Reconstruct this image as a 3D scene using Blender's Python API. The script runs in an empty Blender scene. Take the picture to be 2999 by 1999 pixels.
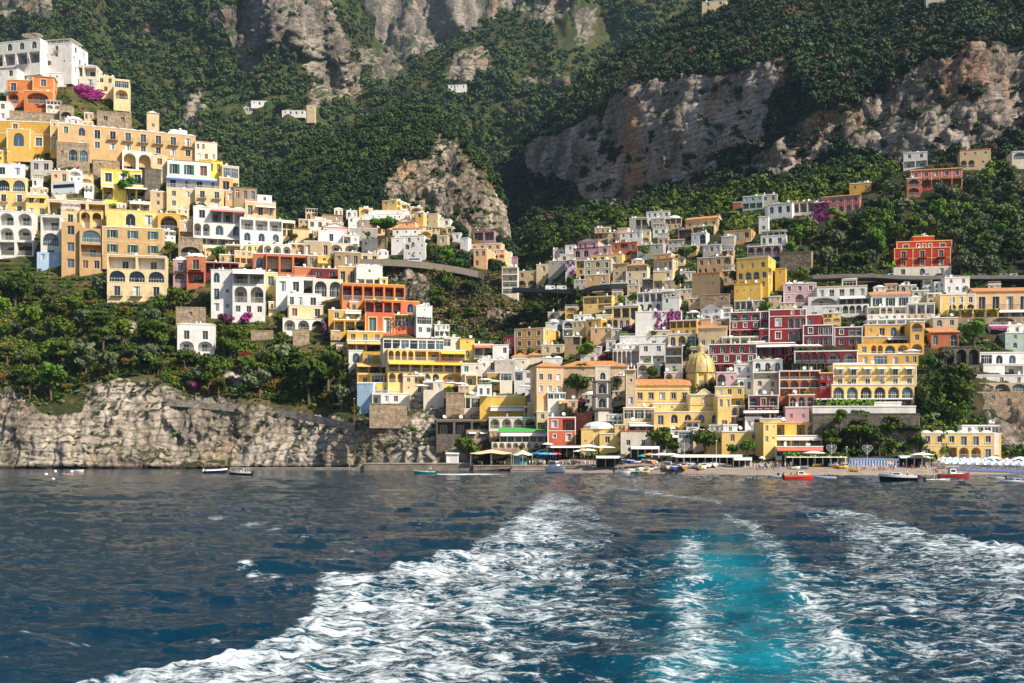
import bpy, math, random
import numpy as np
from mathutils import Vector, Matrix
from mathutils.bvhtree import BVHTree
SC = bpy.context.scene
COL = SC.collection
# ---------------------------------------------------------------- camera, sky, sun, exposure
F, CX, YH, HC = 3216.0, 1499.5, 1330.0, 6.0
cam_d = bpy.data.cameras.new('camera'); cam = bpy.data.objects.new('camera', cam_d); COL.objects.link(cam)
cam.location = (0, 0, HC); cam.rotation_euler = (math.radians(90), 0, 0)
cam_d.sensor_width = 36; cam_d.lens = F/2999*36; cam_d.shift_y = (YH-999.5)/2999
cam_d.clip_start = 0.5; cam_d.clip_end = 9000
SC.camera = cam
SUN_EL, SUN_AZ = math.radians(43), math.radians(123)
SUN = Vector((math.sin(SUN_AZ)*math.cos(SUN_EL), math.cos(SUN_AZ)*math.cos(SUN_EL), math.sin(SUN_EL)))
world = bpy.data.worlds.new('World'); SC.world = world; world.use_nodes = True
wn = world.node_tree.nodes; wl = world.node_tree.links
sky = wn.new('ShaderNodeTexSky'); sky.sky_type = 'NISHITA'; sky.sun_disc = False
sky.sun_elevation = SUN_EL; sky.sun_rotation = SUN_AZ
bg = wn['Background']; wl.new(sky.outputs[0], bg.inputs[0]); bg.inputs[1].default_value = 0.075
sun_d = bpy.data.lights.new('sun', 'SUN'); sun_d.energy = 5.0; sun_d.angle = math.radians(0.5); sun_d.color = (1, .90, .75)
sun = bpy.data.objects.new('sun', sun_d); COL.objects.link(sun)
sun.rotation_euler = SUN.to_track_quat('Z', 'Y').to_euler(); sun.location = (300, -300, 500)
SC.view_settings.view_transform = 'Standard'; SC.view_settings.look = 'None'
SC.view_settings.exposure = 0.68; SC.view_settings.gamma = 1
SC.cycles.max_bounces = 4; SC.cycles.diffuse_bounces = 2; SC.cycles.glossy_bounces = 2
SC.cycles.transmission_bounces = 2; SC.cycles.volume_bounces = 0; SC.cycles.transparent_max_bounces = 4
rng = random.Random(7); nr = np.random.RandomState(11)
def wpt(px, py, D): return Vector(((px-CX)/F*D, D, HC+(YH-py)/F*D))
def sealevel(px, py, z=0.0):
    D = (HC-z)*F/(py-YH); return Vector(((px-CX)/F*D, D, z))
# ---------------------------------------------------------------- objects
def tag(o, label=None, cat=None, group=None, kind=None):
    if label: o['label'] = label
    if cat: o['category'] = cat
    if group: o['group'] = group
    if kind: o['kind'] = kind
    return o
def empty(name, M=None, **k):
    o = bpy.data.objects.new(name, None); COL.objects.link(o); o.empty_display_size = .5
    if M is not None: o.matrix_world = M
    return tag(o, **k)
def link(name, me, parent=None, M=None):
    o = bpy.data.objects.new(name, me); COL.objects.link(o)
    if parent is not None: o.parent = parent
    if M is not None: o.matrix_basis = M
    return o
def copy_tree(o, parent=None):
    c = o.copy(); COL.objects.link(c); c.parent = parent
    for ch in o.children: copy_tree(ch, c)
    return c
class MB:
    def __init__(s): s.v = []; s.f = []; s.m = []; s.mats = []
    def mi(s, mat):
        if mat not in s.mats: s.mats.append(mat)
        return s.mats.index(mat)
    def add(s, vs, fs, mat):
        b = len(s.v); s.v += [tuple(v) for v in vs]; k = s.mi(mat)
        for f in fs: s.f.append(tuple(b+i for i in f)); s.m.append(k)
    def box(s, x0, x1, y0, y1, z0, z1, mat, M=None):
        vs = [(x, y, z) for z in (z0, z1) for y in (y0, y1) for x in (x0, x1)]
        if M is not None: vs = [M @ Vector(v) for v in vs]
        s.add(vs, [(0, 2, 3, 1), (4, 5, 7, 6), (0, 1, 5, 4), (2, 6, 7, 3), (0, 4, 6, 2), (1, 3, 7, 5)], mat)
    def cyl(s, p0, p1, r0, r1, mat, n=8, caps=True):
        p0, p1 = Vector(p0), Vector(p1); d = (p1-p0).normalized()
        a = d.orthogonal().normalized(); b = d.cross(a)
        vs = []
        for p, r in ((p0, r0), (p1, r1)):
            for i in range(n):
                t = 2*math.pi*i/n; vs.append(p+(a*math.cos(t)+b*math.sin(t))*r)
        fs = [(i, (i+1) % n, n+(i+1) % n, n+i) for i in range(n)]
        if caps: fs += [tuple(range(n))[::-1], tuple(range(n, 2*n))]
        s.add(vs, fs, mat)
    def lathe(s, prof, mat, c=(0, 0, 0), n=12, sx=1, sy=1, a0=0, a1=2*math.pi, mats=None):
        full = abs(a1-a0-2*math.pi) < 1e-4; m = n if full else n+1
        vs = []
        for r, z in prof:
            for i in range(m):
                t = a0+(a1-a0)*i/n; vs.append((c[0]+r*sx*math.cos(t), c[1]+r*sy*math.sin(t), c[2]+z))
        fs = []
        for j in range(len(prof)-1):
            for i in range(n):
                k = (i+1) % m; fs.append((j*m+i, j*m+k, (j+1)*m+k, (j+1)*m+i))
        s.add(vs, fs, mat)
    def build(s, name, parent=None, M=None, smooth=False, **k):
        me = s.mesh(name, smooth); o = link(name, me, parent, M); return tag(o, **k)
    def mesh(s, name, smooth=False):
        me = bpy.data.meshes.new(name); me.from_pydata(s.v, [], s.f)
        for m in s.mats: me.materials.append(m)
        me.polygons.foreach_set('material_index', s.m)
        if smooth: me.polygons.foreach_set('use_smooth', [True]*len(s.f))
        me.update(); return me
def npmesh(name, V, Q, mat, attrs=None, smooth=False):
    V = np.asarray(V, np.float32); Q = np.asarray(Q, np.int32)
    me = bpy.data.meshes.new(name); n, k = Q.shape
    me.vertices.add(len(V)); me.vertices.foreach_set('co', V.ravel())
    me.loops.add(n*k); me.loops.foreach_set('vertex_index', Q.ravel())
    me.polygons.add(n); me.polygons.foreach_set('loop_start', np.arange(0, n*k, k, dtype=np.int32))
    me.polygons.foreach_set('loop_total', np.full(n, k, np.int32))
    if smooth: me.polygons.foreach_set('use_smooth', np.ones(n, bool))
    for an, arr in (attrs or {}).items():
        a = me.attributes.new(an, 'FLOAT', 'POINT'); a.data.foreach_set('value', np.asarray(arr, np.float32).ravel())
    me.materials.append(mat); me.update(calc_edges=True); return me
# ---------------------------------------------------------------- numpy noise
def vnoise(p, seed=0):
    p = np.asarray(p, np.float64); i = np.floor(p).astype(np.int64); f = p-i; f = f*f*f*(f*(f*6-15)+10)
    def h(ix, iy, iz):
        n = (ix*374761393+iy*668265263+iz*2147483647+seed*974634777) & 0xffffffff
        n = ((n ^ (n >> 13))*1274126177) & 0xffffffff; n = ((n ^ (n >> 16))*2246822519) & 0xffffffff
        return ((n ^ (n >> 15)) & 0xffffff)/float(0xffffff)
    x, y, z = i[..., 0], i[..., 1], i[..., 2]; r = 0
    for dx in (0, 1):
        wx = f[..., 0] if dx else 1-f[..., 0]
        for dy in (0, 1):
            wy = f[..., 1] if dy else 1-f[..., 1]
            for dz in (0, 1):
                wz = f[..., 2] if dz else 1-f[..., 2]
                r = r+wx*wy*wz*h(x+dx, y+dy, z+dz)
    return r*2-1
def fbm(p, o=4, seed=0, ridge=False, g=.5):
    r = 0; a = 1; t = 0; p = np.asarray(p, np.float64)
    for k in range(o):
        n = vnoise(p, seed+k*17)
        if ridge: n = 1-2*np.abs(n)
        r = r+a*n; t += a; a *= g; p = p*2.03+5.7
    return r/t
def worley(p, seed=0):
    p = np.asarray(p, np.float64); i = np.floor(p).astype(np.int64); best = np.full(p.shape[:-1], 9.); val = np.zeros(p.shape[:-1])
    def h(ix, iy, iz, s):
        n = (ix*374761393+iy*668265263+iz*2147483647+(seed+s)*974634777) & 0xffffffff
        n = ((n ^ (n >> 13))*1274126177) & 0xffffffff; n = ((n ^ (n >> 16))*2246822519) & 0xffffffff
        return ((n ^ (n >> 15)) & 0xffffff)/float(0xffffff)
    for dx in (-1, 0, 1):
        for dy in (-1, 0, 1):
            for dz in (-1, 0, 1):
                c = (i[..., 0]+dx, i[..., 1]+dy, i[..., 2]+dz)
                q = np.stack([c[k]+h(*c, k+1) for k in range(3)], -1); d = ((p-q)**2).sum(-1); m = d < best
                best = np.where(m, d, best); val = np.where(m, h(*c, 9)+.55*(h(*c, 11)-.5)*(p[..., 0]-q[..., 0])*2+.5*(h(*c, 12)-.5)*(p[..., 2]-q[..., 2])*2, val)
    return val
def inpoly(px, py, poly):
    c = np.zeros(px.shape, bool); n = len(poly); j = n-1
    for i in range(n):
        xi, yi = poly[i]; xj, yj = poly[j]
        k = ((yi > py) != (yj > py)) & (px < (xj-xi)*(py-yi)/((yj-yi) if yj != yi else 1e-9)+xi)
        c ^= k; j = i
    return c
# ---------------------------------------------------------------- materials
MATS = {}
def newmat(name):
    m = bpy.data.materials.new(name); m.use_nodes = True; nt = m.node_tree
    return m, nt, nt.nodes, nt.links, nt.nodes['Principled BSDF']
def plaster(name, c, var=.16, scale=.35, rough=.85, bump=0, streak=.5, tone=None):
    if name in MATS: return MATS[name]
    m, nt, N, L, P = newmat(name)
    tc = N.new('ShaderNodeTexCoord'); mp = N.new('ShaderNodeMapping'); mp.inputs['Scale'].default_value = (1, 1, 1-.7*streak)
    L.new(tc.outputs['Object'], mp.inputs[0])
    n1 = N.new('ShaderNodeTexNoise'); n1.inputs['Scale'].default_value = scale; n1.inputs['Detail'].default_value = 6; n1.inputs['Roughness'].default_value = .65
    L.new(mp.outputs[0], n1.inputs[0])
    r = N.new('ShaderNodeValToRGB'); e = r.color_ramp.elements
    e[0].position = .3; e[1].position = .7
    t = tone or tuple(x*(1-var*1.6) for x in c)
    e[0].color = (*t, 1); e[1].color = (*[min(1, x*(1+var*.5)) for x in c], 1)
    L.new(n1.outputs[0], r.inputs[0])
    oi = N.new('ShaderNodeObjectInfo'); hs = N.new('ShaderNodeHueSaturation'); mr = N.new('ShaderNodeMapRange')
    mr.inputs[3].default_value = .92; mr.inputs[4].default_value = 1.06
    L.new(oi.outputs['Random'], mr.inputs[0]); L.new(mr.outputs[0], hs.inputs['Value']); L.new(r.outputs[0], hs.inputs['Color'])
    L.new(hs.outputs[0], P.inputs['Base Color']); P.inputs['Roughness'].default_value = rough
    # rain streaks and grime running down the wall
    m2 = N.new('ShaderNodeMapping'); m2.inputs['Scale'].default_value = (1.6, 1.6, .12); L.new(tc.outputs['Object'], m2.inputs[0])
    n3 = N.new('ShaderNodeTexNoise'); n3.inputs['Scale'].default_value = .8; n3.inputs['Detail'].default_value = 7; n3.inputs['Roughness'].default_value = .75; L.new(m2.outputs[0], n3.inputs[0])
    r3 = N.new('ShaderNodeMapRange'); r3.inputs[1].default_value = .50; r3.inputs[2].default_value = .78; r3.inputs[3].default_value = 0; r3.inputs[4].default_value = .55; L.new(n3.outputs[0], r3.inputs[0])
    mg = N.new('ShaderNodeMix'); mg.data_type = 'RGBA'; mg.blend_type = 'MULTIPLY'; mg.inputs[7].default_value = (.52, .45, .38, 1); L.new(r3.outputs[0], mg.inputs[0]); L.new(hs.outputs[0], mg.inputs[6]); L.new(mg.outputs[2], P.inputs['Base Color'])
    if bump:
        b = N.new('ShaderNodeBump'); b.inputs['Strength'].default_value = bump; b.inputs['Distance'].default_value = .1
        n2 = N.new('ShaderNodeTexNoise'); n2.inputs['Scale'].default_value = 3; L.new(tc.outputs['Object'], n2.inputs[0])
        L.new(n2.outputs[0], b.inputs['Height']); L.new(b.outputs[0], P.inputs['Normal'])
    MATS[name] = m; return m
def flat(name, c, rough=.6, metal=0, spec=.5):
    if name in MATS: return MATS[name]
    m, nt, N, L, P = newmat(name)
    tc = N.new('ShaderNodeTexCoord'); n1 = N.new('ShaderNodeTexNoise'); n1.inputs['Scale'].default_value = 1.3; n1.inputs['Detail'].default_value = 3
    L.new(tc.outputs['Object'], n1.inputs[0]); mx = N.new('ShaderNodeMix'); mx.data_type = 'RGBA'
    mx.inputs[6].default_value = (*[x*.82 for x in c], 1); mx.inputs[7].default_value = (*[min(1, x*1.1) for x in c], 1)
    L.new(n1.outputs[0], mx.inputs[0]); L.new(mx.outputs[2], P.inputs['Base Color'])
    P.inputs['Roughness'].default_value = rough; P.inputs['Metallic'].default_value = metal
    P.inputs['Specular IOR Level'].default_value = spec
    MATS[name] = m; return m
WALLC = dict(white=(.80,.78,.74), offw=(.74,.66,.54), cream=(.77,.60,.34), beige=(.60,.45,.27), yellow=(.80,.52,.10), lemon=(.85,.64,.09),
    gold=(.74,.42,.09), must=(.62,.36,.06), peach=(.82,.50,.26), tan=(.60,.38,.17), brown=(.36,.25,.14), orange=(.64,.20,.05),
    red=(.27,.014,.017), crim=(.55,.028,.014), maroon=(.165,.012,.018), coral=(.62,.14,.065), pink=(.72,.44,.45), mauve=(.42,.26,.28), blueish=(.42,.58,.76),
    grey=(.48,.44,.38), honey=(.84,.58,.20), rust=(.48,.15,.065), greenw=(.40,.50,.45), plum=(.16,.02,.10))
def wallm(c):
    if c == 'stone': return stone()
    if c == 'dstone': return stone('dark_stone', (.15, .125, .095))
    return plaster('plaster_'+c, WALLC[c])
def stone(name='stone', c=(.40, .30, .20)):
    if name in MATS: return MATS[name]
    m, nt, N, L, P = newmat(name)
    tc = N.new('ShaderNodeTexCoord'); v = N.new('ShaderNodeTexVoronoi'); v.inputs['Scale'].default_value = 1.1
    mp = N.new('ShaderNodeMapping'); mp.inputs['Scale'].default_value = (1, 1, 1.8); L.new(tc.outputs['Object'], mp.inputs[0]); L.new(mp.outputs[0], v.inputs[0])
    n1 = N.new('ShaderNodeTexNoise'); n1.inputs['Scale'].default_value = .5; n1.inputs['Detail'].default_value = 6; L.new(tc.outputs['Object'], n1.inputs[0])
    r = N.new('ShaderNodeValToRGB'); e = r.color_ramp.elements; e[0].position = .3; e[1].position = .72
    e[0].color = (*[x*.45 for x in c], 1); e[1].color = (*[x*1.25 for x in c], 1); L.new(n1.outputs[0], r.inputs[0])
    mx = N.new('ShaderNodeMix'); mx.data_type = 'RGBA'; mx.blend_type = 'MULTIPLY'; mx.inputs[0].default_value = .6
    L.new(r.outputs[0], mx.inputs[6]); L.new(v.outputs['Color'], mx.inputs[7])
    mx2 = N.new('ShaderNodeMix'); mx2.data_type = 'RGBA'; mx2.inputs[0].default_value = .6; L.new(mx.outputs[2], mx2.inputs[6]); L.new(r.outputs[0], mx2.inputs[7])
    L.new(mx2.outputs[2], P.inputs['Base Color']); P.inputs['Roughness'].default_value = .9
    b = N.new('ShaderNodeBump'); b.inputs['Strength'].default_value = .7; b.inputs['Distance'].default_value = .15
    L.new(v.outputs['Distance'], b.inputs['Height']); L.new(b.outputs[0], P.inputs['Normal'])
    MATS[name] = m; return m
def tile():
    if 'tile' in MATS: return MATS['tile']
    m, nt, N, L, P = newmat('roof_tile')
    tc = N.new('ShaderNodeTexCoord'); w = N.new('ShaderNodeTexWave'); w.inputs['Scale'].default_value = 1.6; w.inputs['Distortion'].default_value = .4
    L.new(tc.outputs['Object'], w.inputs[0]); n1 = N.new('ShaderNodeTexNoise'); n1.inputs['Scale'].default_value = .9; n1.inputs['Detail'].default_value = 5
    L.new(tc.outputs['Object'], n1.inputs[0]); r = N.new('ShaderNodeValToRGB'); e = r.color_ramp.elements
    e[0].position = .3; e[0].color = (.42, .16, .055, 1); e[1].position = .7; e[1].color = (.78, .36, .14, 1); L.new(n1.outputs[0], r.inputs[0])
    L.new(r.outputs[0], P.inputs['Base Color']); P.inputs['Roughness'].default_value = .85
    b = N.new('ShaderNodeBump'); b.inputs['Strength'].default_value = .8; b.inputs['Distance'].default_value = .12; L.new(w.outputs[0], b.inputs['Height']); L.new(b.outputs[0], P.inputs['Normal'])
    MATS['tile'] = m; return m
def glassm():
    if 'glass' in MATS: return MATS['glass']
    m, nt, N, L, P = newmat('window_glass')
    oi = N.new('ShaderNodeObjectInfo'); r = N.new('ShaderNodeValToRGB'); e = r.color_ramp.elements
    e[0].color = (.012, .016, .02, 1); e[1].color = (.07, .12, .15, 1); e[1].position = 1; e[0].position = .4
    L.new(oi.outputs['Random'], r.inputs[0]); L.new(r.outputs[0], P.inputs['Base Color']); P.inputs['Roughness'].default_value = .12
    MATS['glass'] = m; return m
WHITE = plaster('painted_white', (.82, .80, .77), .08); TRIM = plaster('stone_trim', (.70, .60, .46), .1)
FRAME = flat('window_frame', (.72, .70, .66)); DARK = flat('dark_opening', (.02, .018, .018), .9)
SHUT = dict(g=flat('green_shutter', (.015, .12, .09)), b=flat('brown_shutter', (.16, .06, .025)), t=flat('teal_shutter', (.03, .33, .30)),
            u=flat('blue_shutter', (.05, .18, .38)), k=flat('dark_shutter', (.02, .035, .045)), w=flat('white_shutter', (.62, .66, .70)))
RAILW = flat('white_railing', (.62, .60, .57)); RAILK = flat('iron_railing', (.06, .055, .05))
AWN = dict(w=flat('white_awning', (.80, .76, .68), .8), o=flat('orange_awning', (.82, .46, .17), .8), y=flat('yellow_awning', (.80, .48, .06), .8),
           m=flat('magenta_awning', (.42, .008, .20), .8), r=flat('red_awning', (.62, .14, .08), .8), u=flat('blue_awning', (.04, .16, .48), .8))
# ---------------------------------------------------------------- terrain: four hill masses, each a relief of rows going uphill
def interp_row(row, pxs):
    xs = [r[0] for r in row]; return np.interp(pxs, xs, [r[1] for r in row]), np.interp(pxs, xs, [r[2] for r in row])
def rowz(row, z):    # row points given with a fixed height instead of a distance
    return [(x, y, (HC-z)*F/(y-YH)) for x, y in row]
def lattice(rows, px0, px1, step, nsub, fold=None):
    pxs = np.arange(px0, px1+step, step, dtype=float); P = []; G = []
    for i, row in enumerate(rows):
        py, D = interp_row(row, pxs)
        P.append(np.stack([(pxs-CX)/F*D, D, HC+(YH-py)/F*D], -1)); G.append(np.stack([pxs, py], -1))
    out = []; gout = []
    for i in range(len(rows)-1):
        n = nsub[i]
        for k in range(n+(1 if i == len(rows)-2 else 0)):
            t = k/n; out.append(P[i]*(1-t)+P[i+1]*t)
    V = np.array(out); px = CX+F*V[..., 0]/V[..., 1]; py = YH-F*(V[..., 2]-HC)/V[..., 1]
    if fold is not None:
        m = fold(px, py, V); o = np.array([0, 0, HC]); V = o+(V-o)*(1+m[..., None])
    return V, px, py
def normals(V):
    a = np.gradient(V, axis=1); b = np.gradient(V, axis=0); n = np.cross(a, b)
    n /= np.linalg.norm(n, axis=-1, keepdims=True)+1e-9; n[n[..., 1] > 0] *= 1; s = np.sign(-n[..., 1:2]+.3*n[..., 2:3]); return n*np.where(s == 0, 1, s)
def gridq(r, c):
    i = np.arange(r*c).reshape(r, c); return np.stack([i[:-1, :-1], i[:-1, 1:], i[1:, 1:], i[1:, :-1]], -1).reshape(-1, 4)
def rockmask(px, py, polys, seed, soft=26):
    q = np.stack([px/60, py/60, px*0], -1)
    jx = fbm(q, 4, seed)*soft; jy = fbm(q, 4, seed+5)*soft; r = np.zeros(px.shape, bool)
    for p in polys: r |= inpoly(px+jx, py+jy, p)
    return r.astype(float)
def rock_mat(name, dark, mid, light, warm, green=(.045, .075, .018), scrub=(.16, .12, .05), sc=1.0):
    m, nt, N, L, P = newmat(name)
    tc = N.new('ShaderNodeTexCoord'); mp = N.new('ShaderNodeMapping'); mp.inputs['Scale'].default_value = (1, 1, .28); L.new(tc.outputs['Object'], mp.inputs[0])
    def noise(s, d, src, rgh=.6):
        n = N.new('ShaderNodeTexNoise'); n.inputs['Scale'].default_value = s; n.inputs['Detail'].default_value = d; n.inputs['Roughness'].default_value = rgh
        L.new(src, n.inputs[0]); return n.outputs[0]
    def mix(f, a, b):
        x = N.new('ShaderNodeMix'); x.data_type = 'RGBA'
        if isinstance(f, (int, float)): x.inputs[0].default_value = f
        else: L.new(f, x.inputs[0])
        for s, v in ((6, a), (7, b)):
            if isinstance(v, tuple): x.inputs[s].default_value = (*v, 1)
            else: L.new(v, x.inputs[s])
        return x.outputs[2]
    def ramp(f, a, b):
        r = N.new('ShaderNodeMapRange'); r.inputs[1].default_value = a; r.inputs[2].default_value = b; L.new(f, r.inputs[0]); return r.outputs[0]
    O = tc.outputs['Object']; st = mp.outputs[0]
    big = noise(.05*sc, 5, st); fine = noise(.45*sc, 8, O, .7); wm = noise(.035*sc, 4, st)
    c = mix(ramp(fine, .41, .60), dark, mid); c = mix(ramp(big, .42, .62), c, light); c = mix(ramp(wm, .52, .68), c, warm)
    streak = noise(.25*sc, 5, st); c = mix(ramp(streak, .60, .74), c, dark)
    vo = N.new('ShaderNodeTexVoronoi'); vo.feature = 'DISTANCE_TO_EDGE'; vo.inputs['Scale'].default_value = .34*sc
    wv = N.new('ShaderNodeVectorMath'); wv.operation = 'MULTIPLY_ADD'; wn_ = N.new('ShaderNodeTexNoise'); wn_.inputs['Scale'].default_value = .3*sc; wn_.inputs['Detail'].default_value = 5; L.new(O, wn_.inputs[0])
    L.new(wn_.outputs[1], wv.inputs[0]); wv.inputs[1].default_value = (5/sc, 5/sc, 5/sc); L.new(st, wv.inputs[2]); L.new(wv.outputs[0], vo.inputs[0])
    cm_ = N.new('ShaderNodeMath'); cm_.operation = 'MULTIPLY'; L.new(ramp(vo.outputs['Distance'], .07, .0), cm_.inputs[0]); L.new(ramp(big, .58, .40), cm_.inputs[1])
    c = mix(cm_.outputs[0], c, tuple(x*.6 for x in dark))  # crack lines of the rock, with crevice shade painted into the colour
    g = noise(.12*sc, 6, O); soil = mix(ramp(g, .45, .6), green, scrub)
    gm = N.new('ShaderNodeNewGeometry'); sx = N.new('ShaderNodeSeparateXYZ'); L.new(gm.outputs['Normal'], sx.inputs[0])
    lm = N.new('ShaderNodeMath'); lm.operation = 'MULTIPLY'; L.new(ramp(sx.outputs[2], .42, .62), lm.inputs[0]); L.new(ramp(g, .42, .52), lm.inputs[1])
    c = mix(lm.outputs[0], c, green)
    bd_ = N.new('ShaderNodeTexWave'); bd_.bands_direction = 'Z'; bd_.inputs['Scale'].default_value = .09*sc; bd_.inputs['Distortion'].default_value = 7; bd_.inputs['Detail'].default_value = 4; bd_.inputs['Detail Scale'].default_value = .6; L.new(O, bd_.inputs[0])
    bm2 = N.new('ShaderNodeMath'); bm2.operation = 'MULTIPLY'; bm2.inputs[1].default_value = .55; L.new(ramp(bd_.outputs[1], .22, .02), bm2.inputs[0]); c = mix(bm2.outputs[0], c, dark)
    so = N.new('ShaderNodeSeparateXYZ'); L.new(O, so.inputs[0]); tz = N.new('ShaderNodeMath'); tz.operation = 'MULTIPLY_ADD'; tz.inputs[1].default_value = -3.0; L.new(big, tz.inputs[0]); L.new(so.outputs[2], tz.inputs[2])
    c = mix(ramp(tz.outputs[0], .6, -.8), c, (.035, .028, .022))   # wet, weed-dark band at the water line
    at = N.new('ShaderNodeAttribute'); at.attribute_name = 'rock'
    c = mix(at.outputs['Fac'], soil, c)
    L.new(c, P.inputs['Base Color']); P.inputs['Roughness'].default_value = .95; P.inputs['Specular IOR Level'].default_value = .15
    b = N.new('ShaderNodeBump'); b.inputs['Strength'].default_value = .9; b.inputs['Distance'].default_value = .8/sc; L.new(fine, b.inputs['Height']); L.new(b.outputs[0], P.inputs['Normal'])
    return m
BVHS = {}; LAT = {}
def make_hill(key, name, rows, px0, px1, step, nsub, polys, mat, fold, amp, fs, seed, soft=26, kind='structure'):
    V, px, py = lattice(rows, px0, px1, step, nsub, fold)
    # coarse surface for standing things on
    ri = np.unique(np.r_[np.arange(0, V.shape[0], 3), V.shape[0]-1]); ci = np.unique(np.r_[np.arange(0, V.shape[1], 3), V.shape[1]-1])
    C = V[np.ix_(ri, ci)]; q = gridq(*C.shape[:2])
    BVHS[key] = BVHTree.FromPolygons([Vector(v) for v in C.reshape(-1, 3).tolist()], q.tolist())
    rk = rockmask(px, py, polys, seed, soft)
    n = normals(V); p = V/fs
    q = p*np.array([1, 1, .38]); big = fbm(q, 4, seed, False, .55)
    wp = p*np.array([1, 1, .55])+.14*fbm(p*2, 3, seed+2)[..., None]
    w1 = worley(wp*1.5, seed); w2 = worley(wp*3.6, seed+4); w3 = worley(wp*np.array([8, 8, 5]), seed+6)
    ph = V[..., 2]/(fs*.32)+fbm(q*1.3, 3, seed+8)*1.6; strata = np.abs((ph % 1)*2-1)
    disp = amp*(.55*big+.72*(w1-.5)+.40*(w2-.5)+.20*(w3-.5)+.20*(strata-.5))
    W = V+n*(disp*(.12+.88*rk))[..., None]
    me = npmesh(name, W.reshape(-1, 3), gridq(*W.shape[:2]), mat, {'rock': rk}, smooth=False)
    o = link(name, me); tag(o, kind=kind)
    LAT[key] = (V, px, py, rk, n); return o
# --- left headland
A_rows = [
 rowz([(-400, 1375.8), (0, 1375.8), (400, 1375.8), (700, 1376), (950, 1377), (1100, 1381), (1400, 1387), (1600, 1388)], -1.5),
 rowz([(-400, 1374), (0, 1374), (400, 1374), (700, 1374.2), (950, 1374.8), (1100, 1376.5), (1400, 1377.5), (1600, 1378)], -.2),
 [(-400,1150,464),(0,1150,464),(130,1200,460),(250,1130,468),(430,1118,468),(560,1170,465),(700,1182,462),(800,1195,458),(950,1222,452),(1060,1245,440),(1180,1243,434),(1300,1262,429),(1420,1285,426),(1500,1300,423),(1600,1310,421)],
 [(-400,860,560),(0,850,555),(300,850,550),(560,900,536),(800,920,535),(1000,1030,490),(1100,1120,456),(1250,1140,450),(1400,1150,446),(1500,1180,440),(1600,1200,438)],
 [(-400,60,720),(-60,118,700),(210,205,680),(290,262,690),(430,375,670),(560,445,655),(690,540,630),(740,580,620),(830,648,605),(900,690,585),(1000,760,560),(1080,820,545),(1200,900,525),(1290,960,505),(1390,1000,490),(1450,1030,480),(1600,1090,470)],
 [(-400,160,840),(0,220,815),(430,460,740),(690,640,700),(830,740,670),(1080,900,610),(1290,1040,560),(1450,1100,530),(1600,1150,520)]]
def foldA(px, py, V):
    return fbm(np.stack([px/170, py/170, px*0], -1), 3, 3)*.010*np.clip((1372-py)/60, 0, 1)
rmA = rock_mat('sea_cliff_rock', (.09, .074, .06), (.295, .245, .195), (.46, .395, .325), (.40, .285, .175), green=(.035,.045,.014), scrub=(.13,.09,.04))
A_poly = [[(-500,1420),(-500,1135),(0,1140),(60,1150),(130,1215),(235,1205),(270,1125),(310,1110),(430,1100),(470,1120),(540,1150),(700,1172),(800,1190),(950,1215),(1060,1238),(1180,1235),(1300,1252),(1420,1280),(1700,1300),(1700,1420)],
          [(860,1010),(900,960),(910,1010)],[(380,930),(420,950),(380,1010),(290,990)],[(690,1060),(740,1100),(700,1150),(640,1120)],[(1000,1060),(1200,1060),(1320,1200),(1500,1230),(1500,1300),(1060,1250)]]
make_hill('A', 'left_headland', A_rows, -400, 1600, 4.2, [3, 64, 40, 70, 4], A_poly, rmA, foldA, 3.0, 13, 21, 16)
# --- centre: slope under the coast road, shelf of houses, crag, wooded spur
B_rows = [
 [(560,1050,560),(1000,1050,560),(1290,1030,555),(1430,1000,560),(1500,985,560),(1560,975,560),(1640,990,560)],
 [(560,760,650),(780,715,645),(1020,757,628),(1080,763,622),(1200,768,618),(1300,785,612),(1420,812,605),(1480,840,600),(1530,910,590),(1560,968,575),(1640,985,570)],
 [(560,690,700),(800,650,705),(900,640,705),(1000,620,708),(1130,598,712),(1250,628,708),(1350,655,700),(1470,702,690),(1500,765,680),(1530,870,650),(1560,965,610),(1640,984,600)],
 [(560,650,740),(700,625,735),(820,600,735),(950,560,735),(1100,520,735),(1150,500,733),(1200,478,735),(1270,455,738),(1330,440,742),(1400,480,745),(1450,545,742),(1478,620,735),(1486,700,720),(1506,770,705),(1534,880,670),(1562,966,625),(1640,984,612)],
 [(560,640,800),(640,610,810),(700,570,820),(830,500,835),(900,440,850),(1000,400,860),(1100,352,875),(1200,322,880),(1280,335,870),(1340,380,850),(1400,460,820),(1450,530,790),(1482,612,760),(1488,698,735),(1508,770,715),(1536,880,680),(1564,966,632),(1640,984,620)],
 [(560,760,900),(900,600,930),(1200,450,960),(1340,520,930),(1450,640,860),(1490,760,800),(1640,1050,700)]]
def foldB(px, py, V):
    return fbm(np.stack([px/140, py/170, px*0], -1), 3, 8)*.016+.0*px
B_poly = [[(1135,515),(1190,478),(1255,460),(1290,395),(1345,430),(1372,475),(1420,520),(1450,552),(1492,640),(1492,712),(1380,690),(1300,650),(1240,615),(1150,600),(1120,560)],
          [(1140,800),(1240,790),(1270,870),(1230,960),(1160,940)],[(1420,900),(1500,880),(1530,960),(1430,960)],[(1360,790),(1420,815),(1400,850),(1350,830)],[(1040,300),(1041,300),(1041,301)]]
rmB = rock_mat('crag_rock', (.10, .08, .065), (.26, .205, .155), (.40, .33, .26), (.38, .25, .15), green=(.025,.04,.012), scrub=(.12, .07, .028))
make_hill('B', 'crag_hill', B_rows, 560, 1640, 4, [44, 30, 44, 44, 3], B_poly, rmB, foldB, 5.5, 15, 31, 14)
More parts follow.
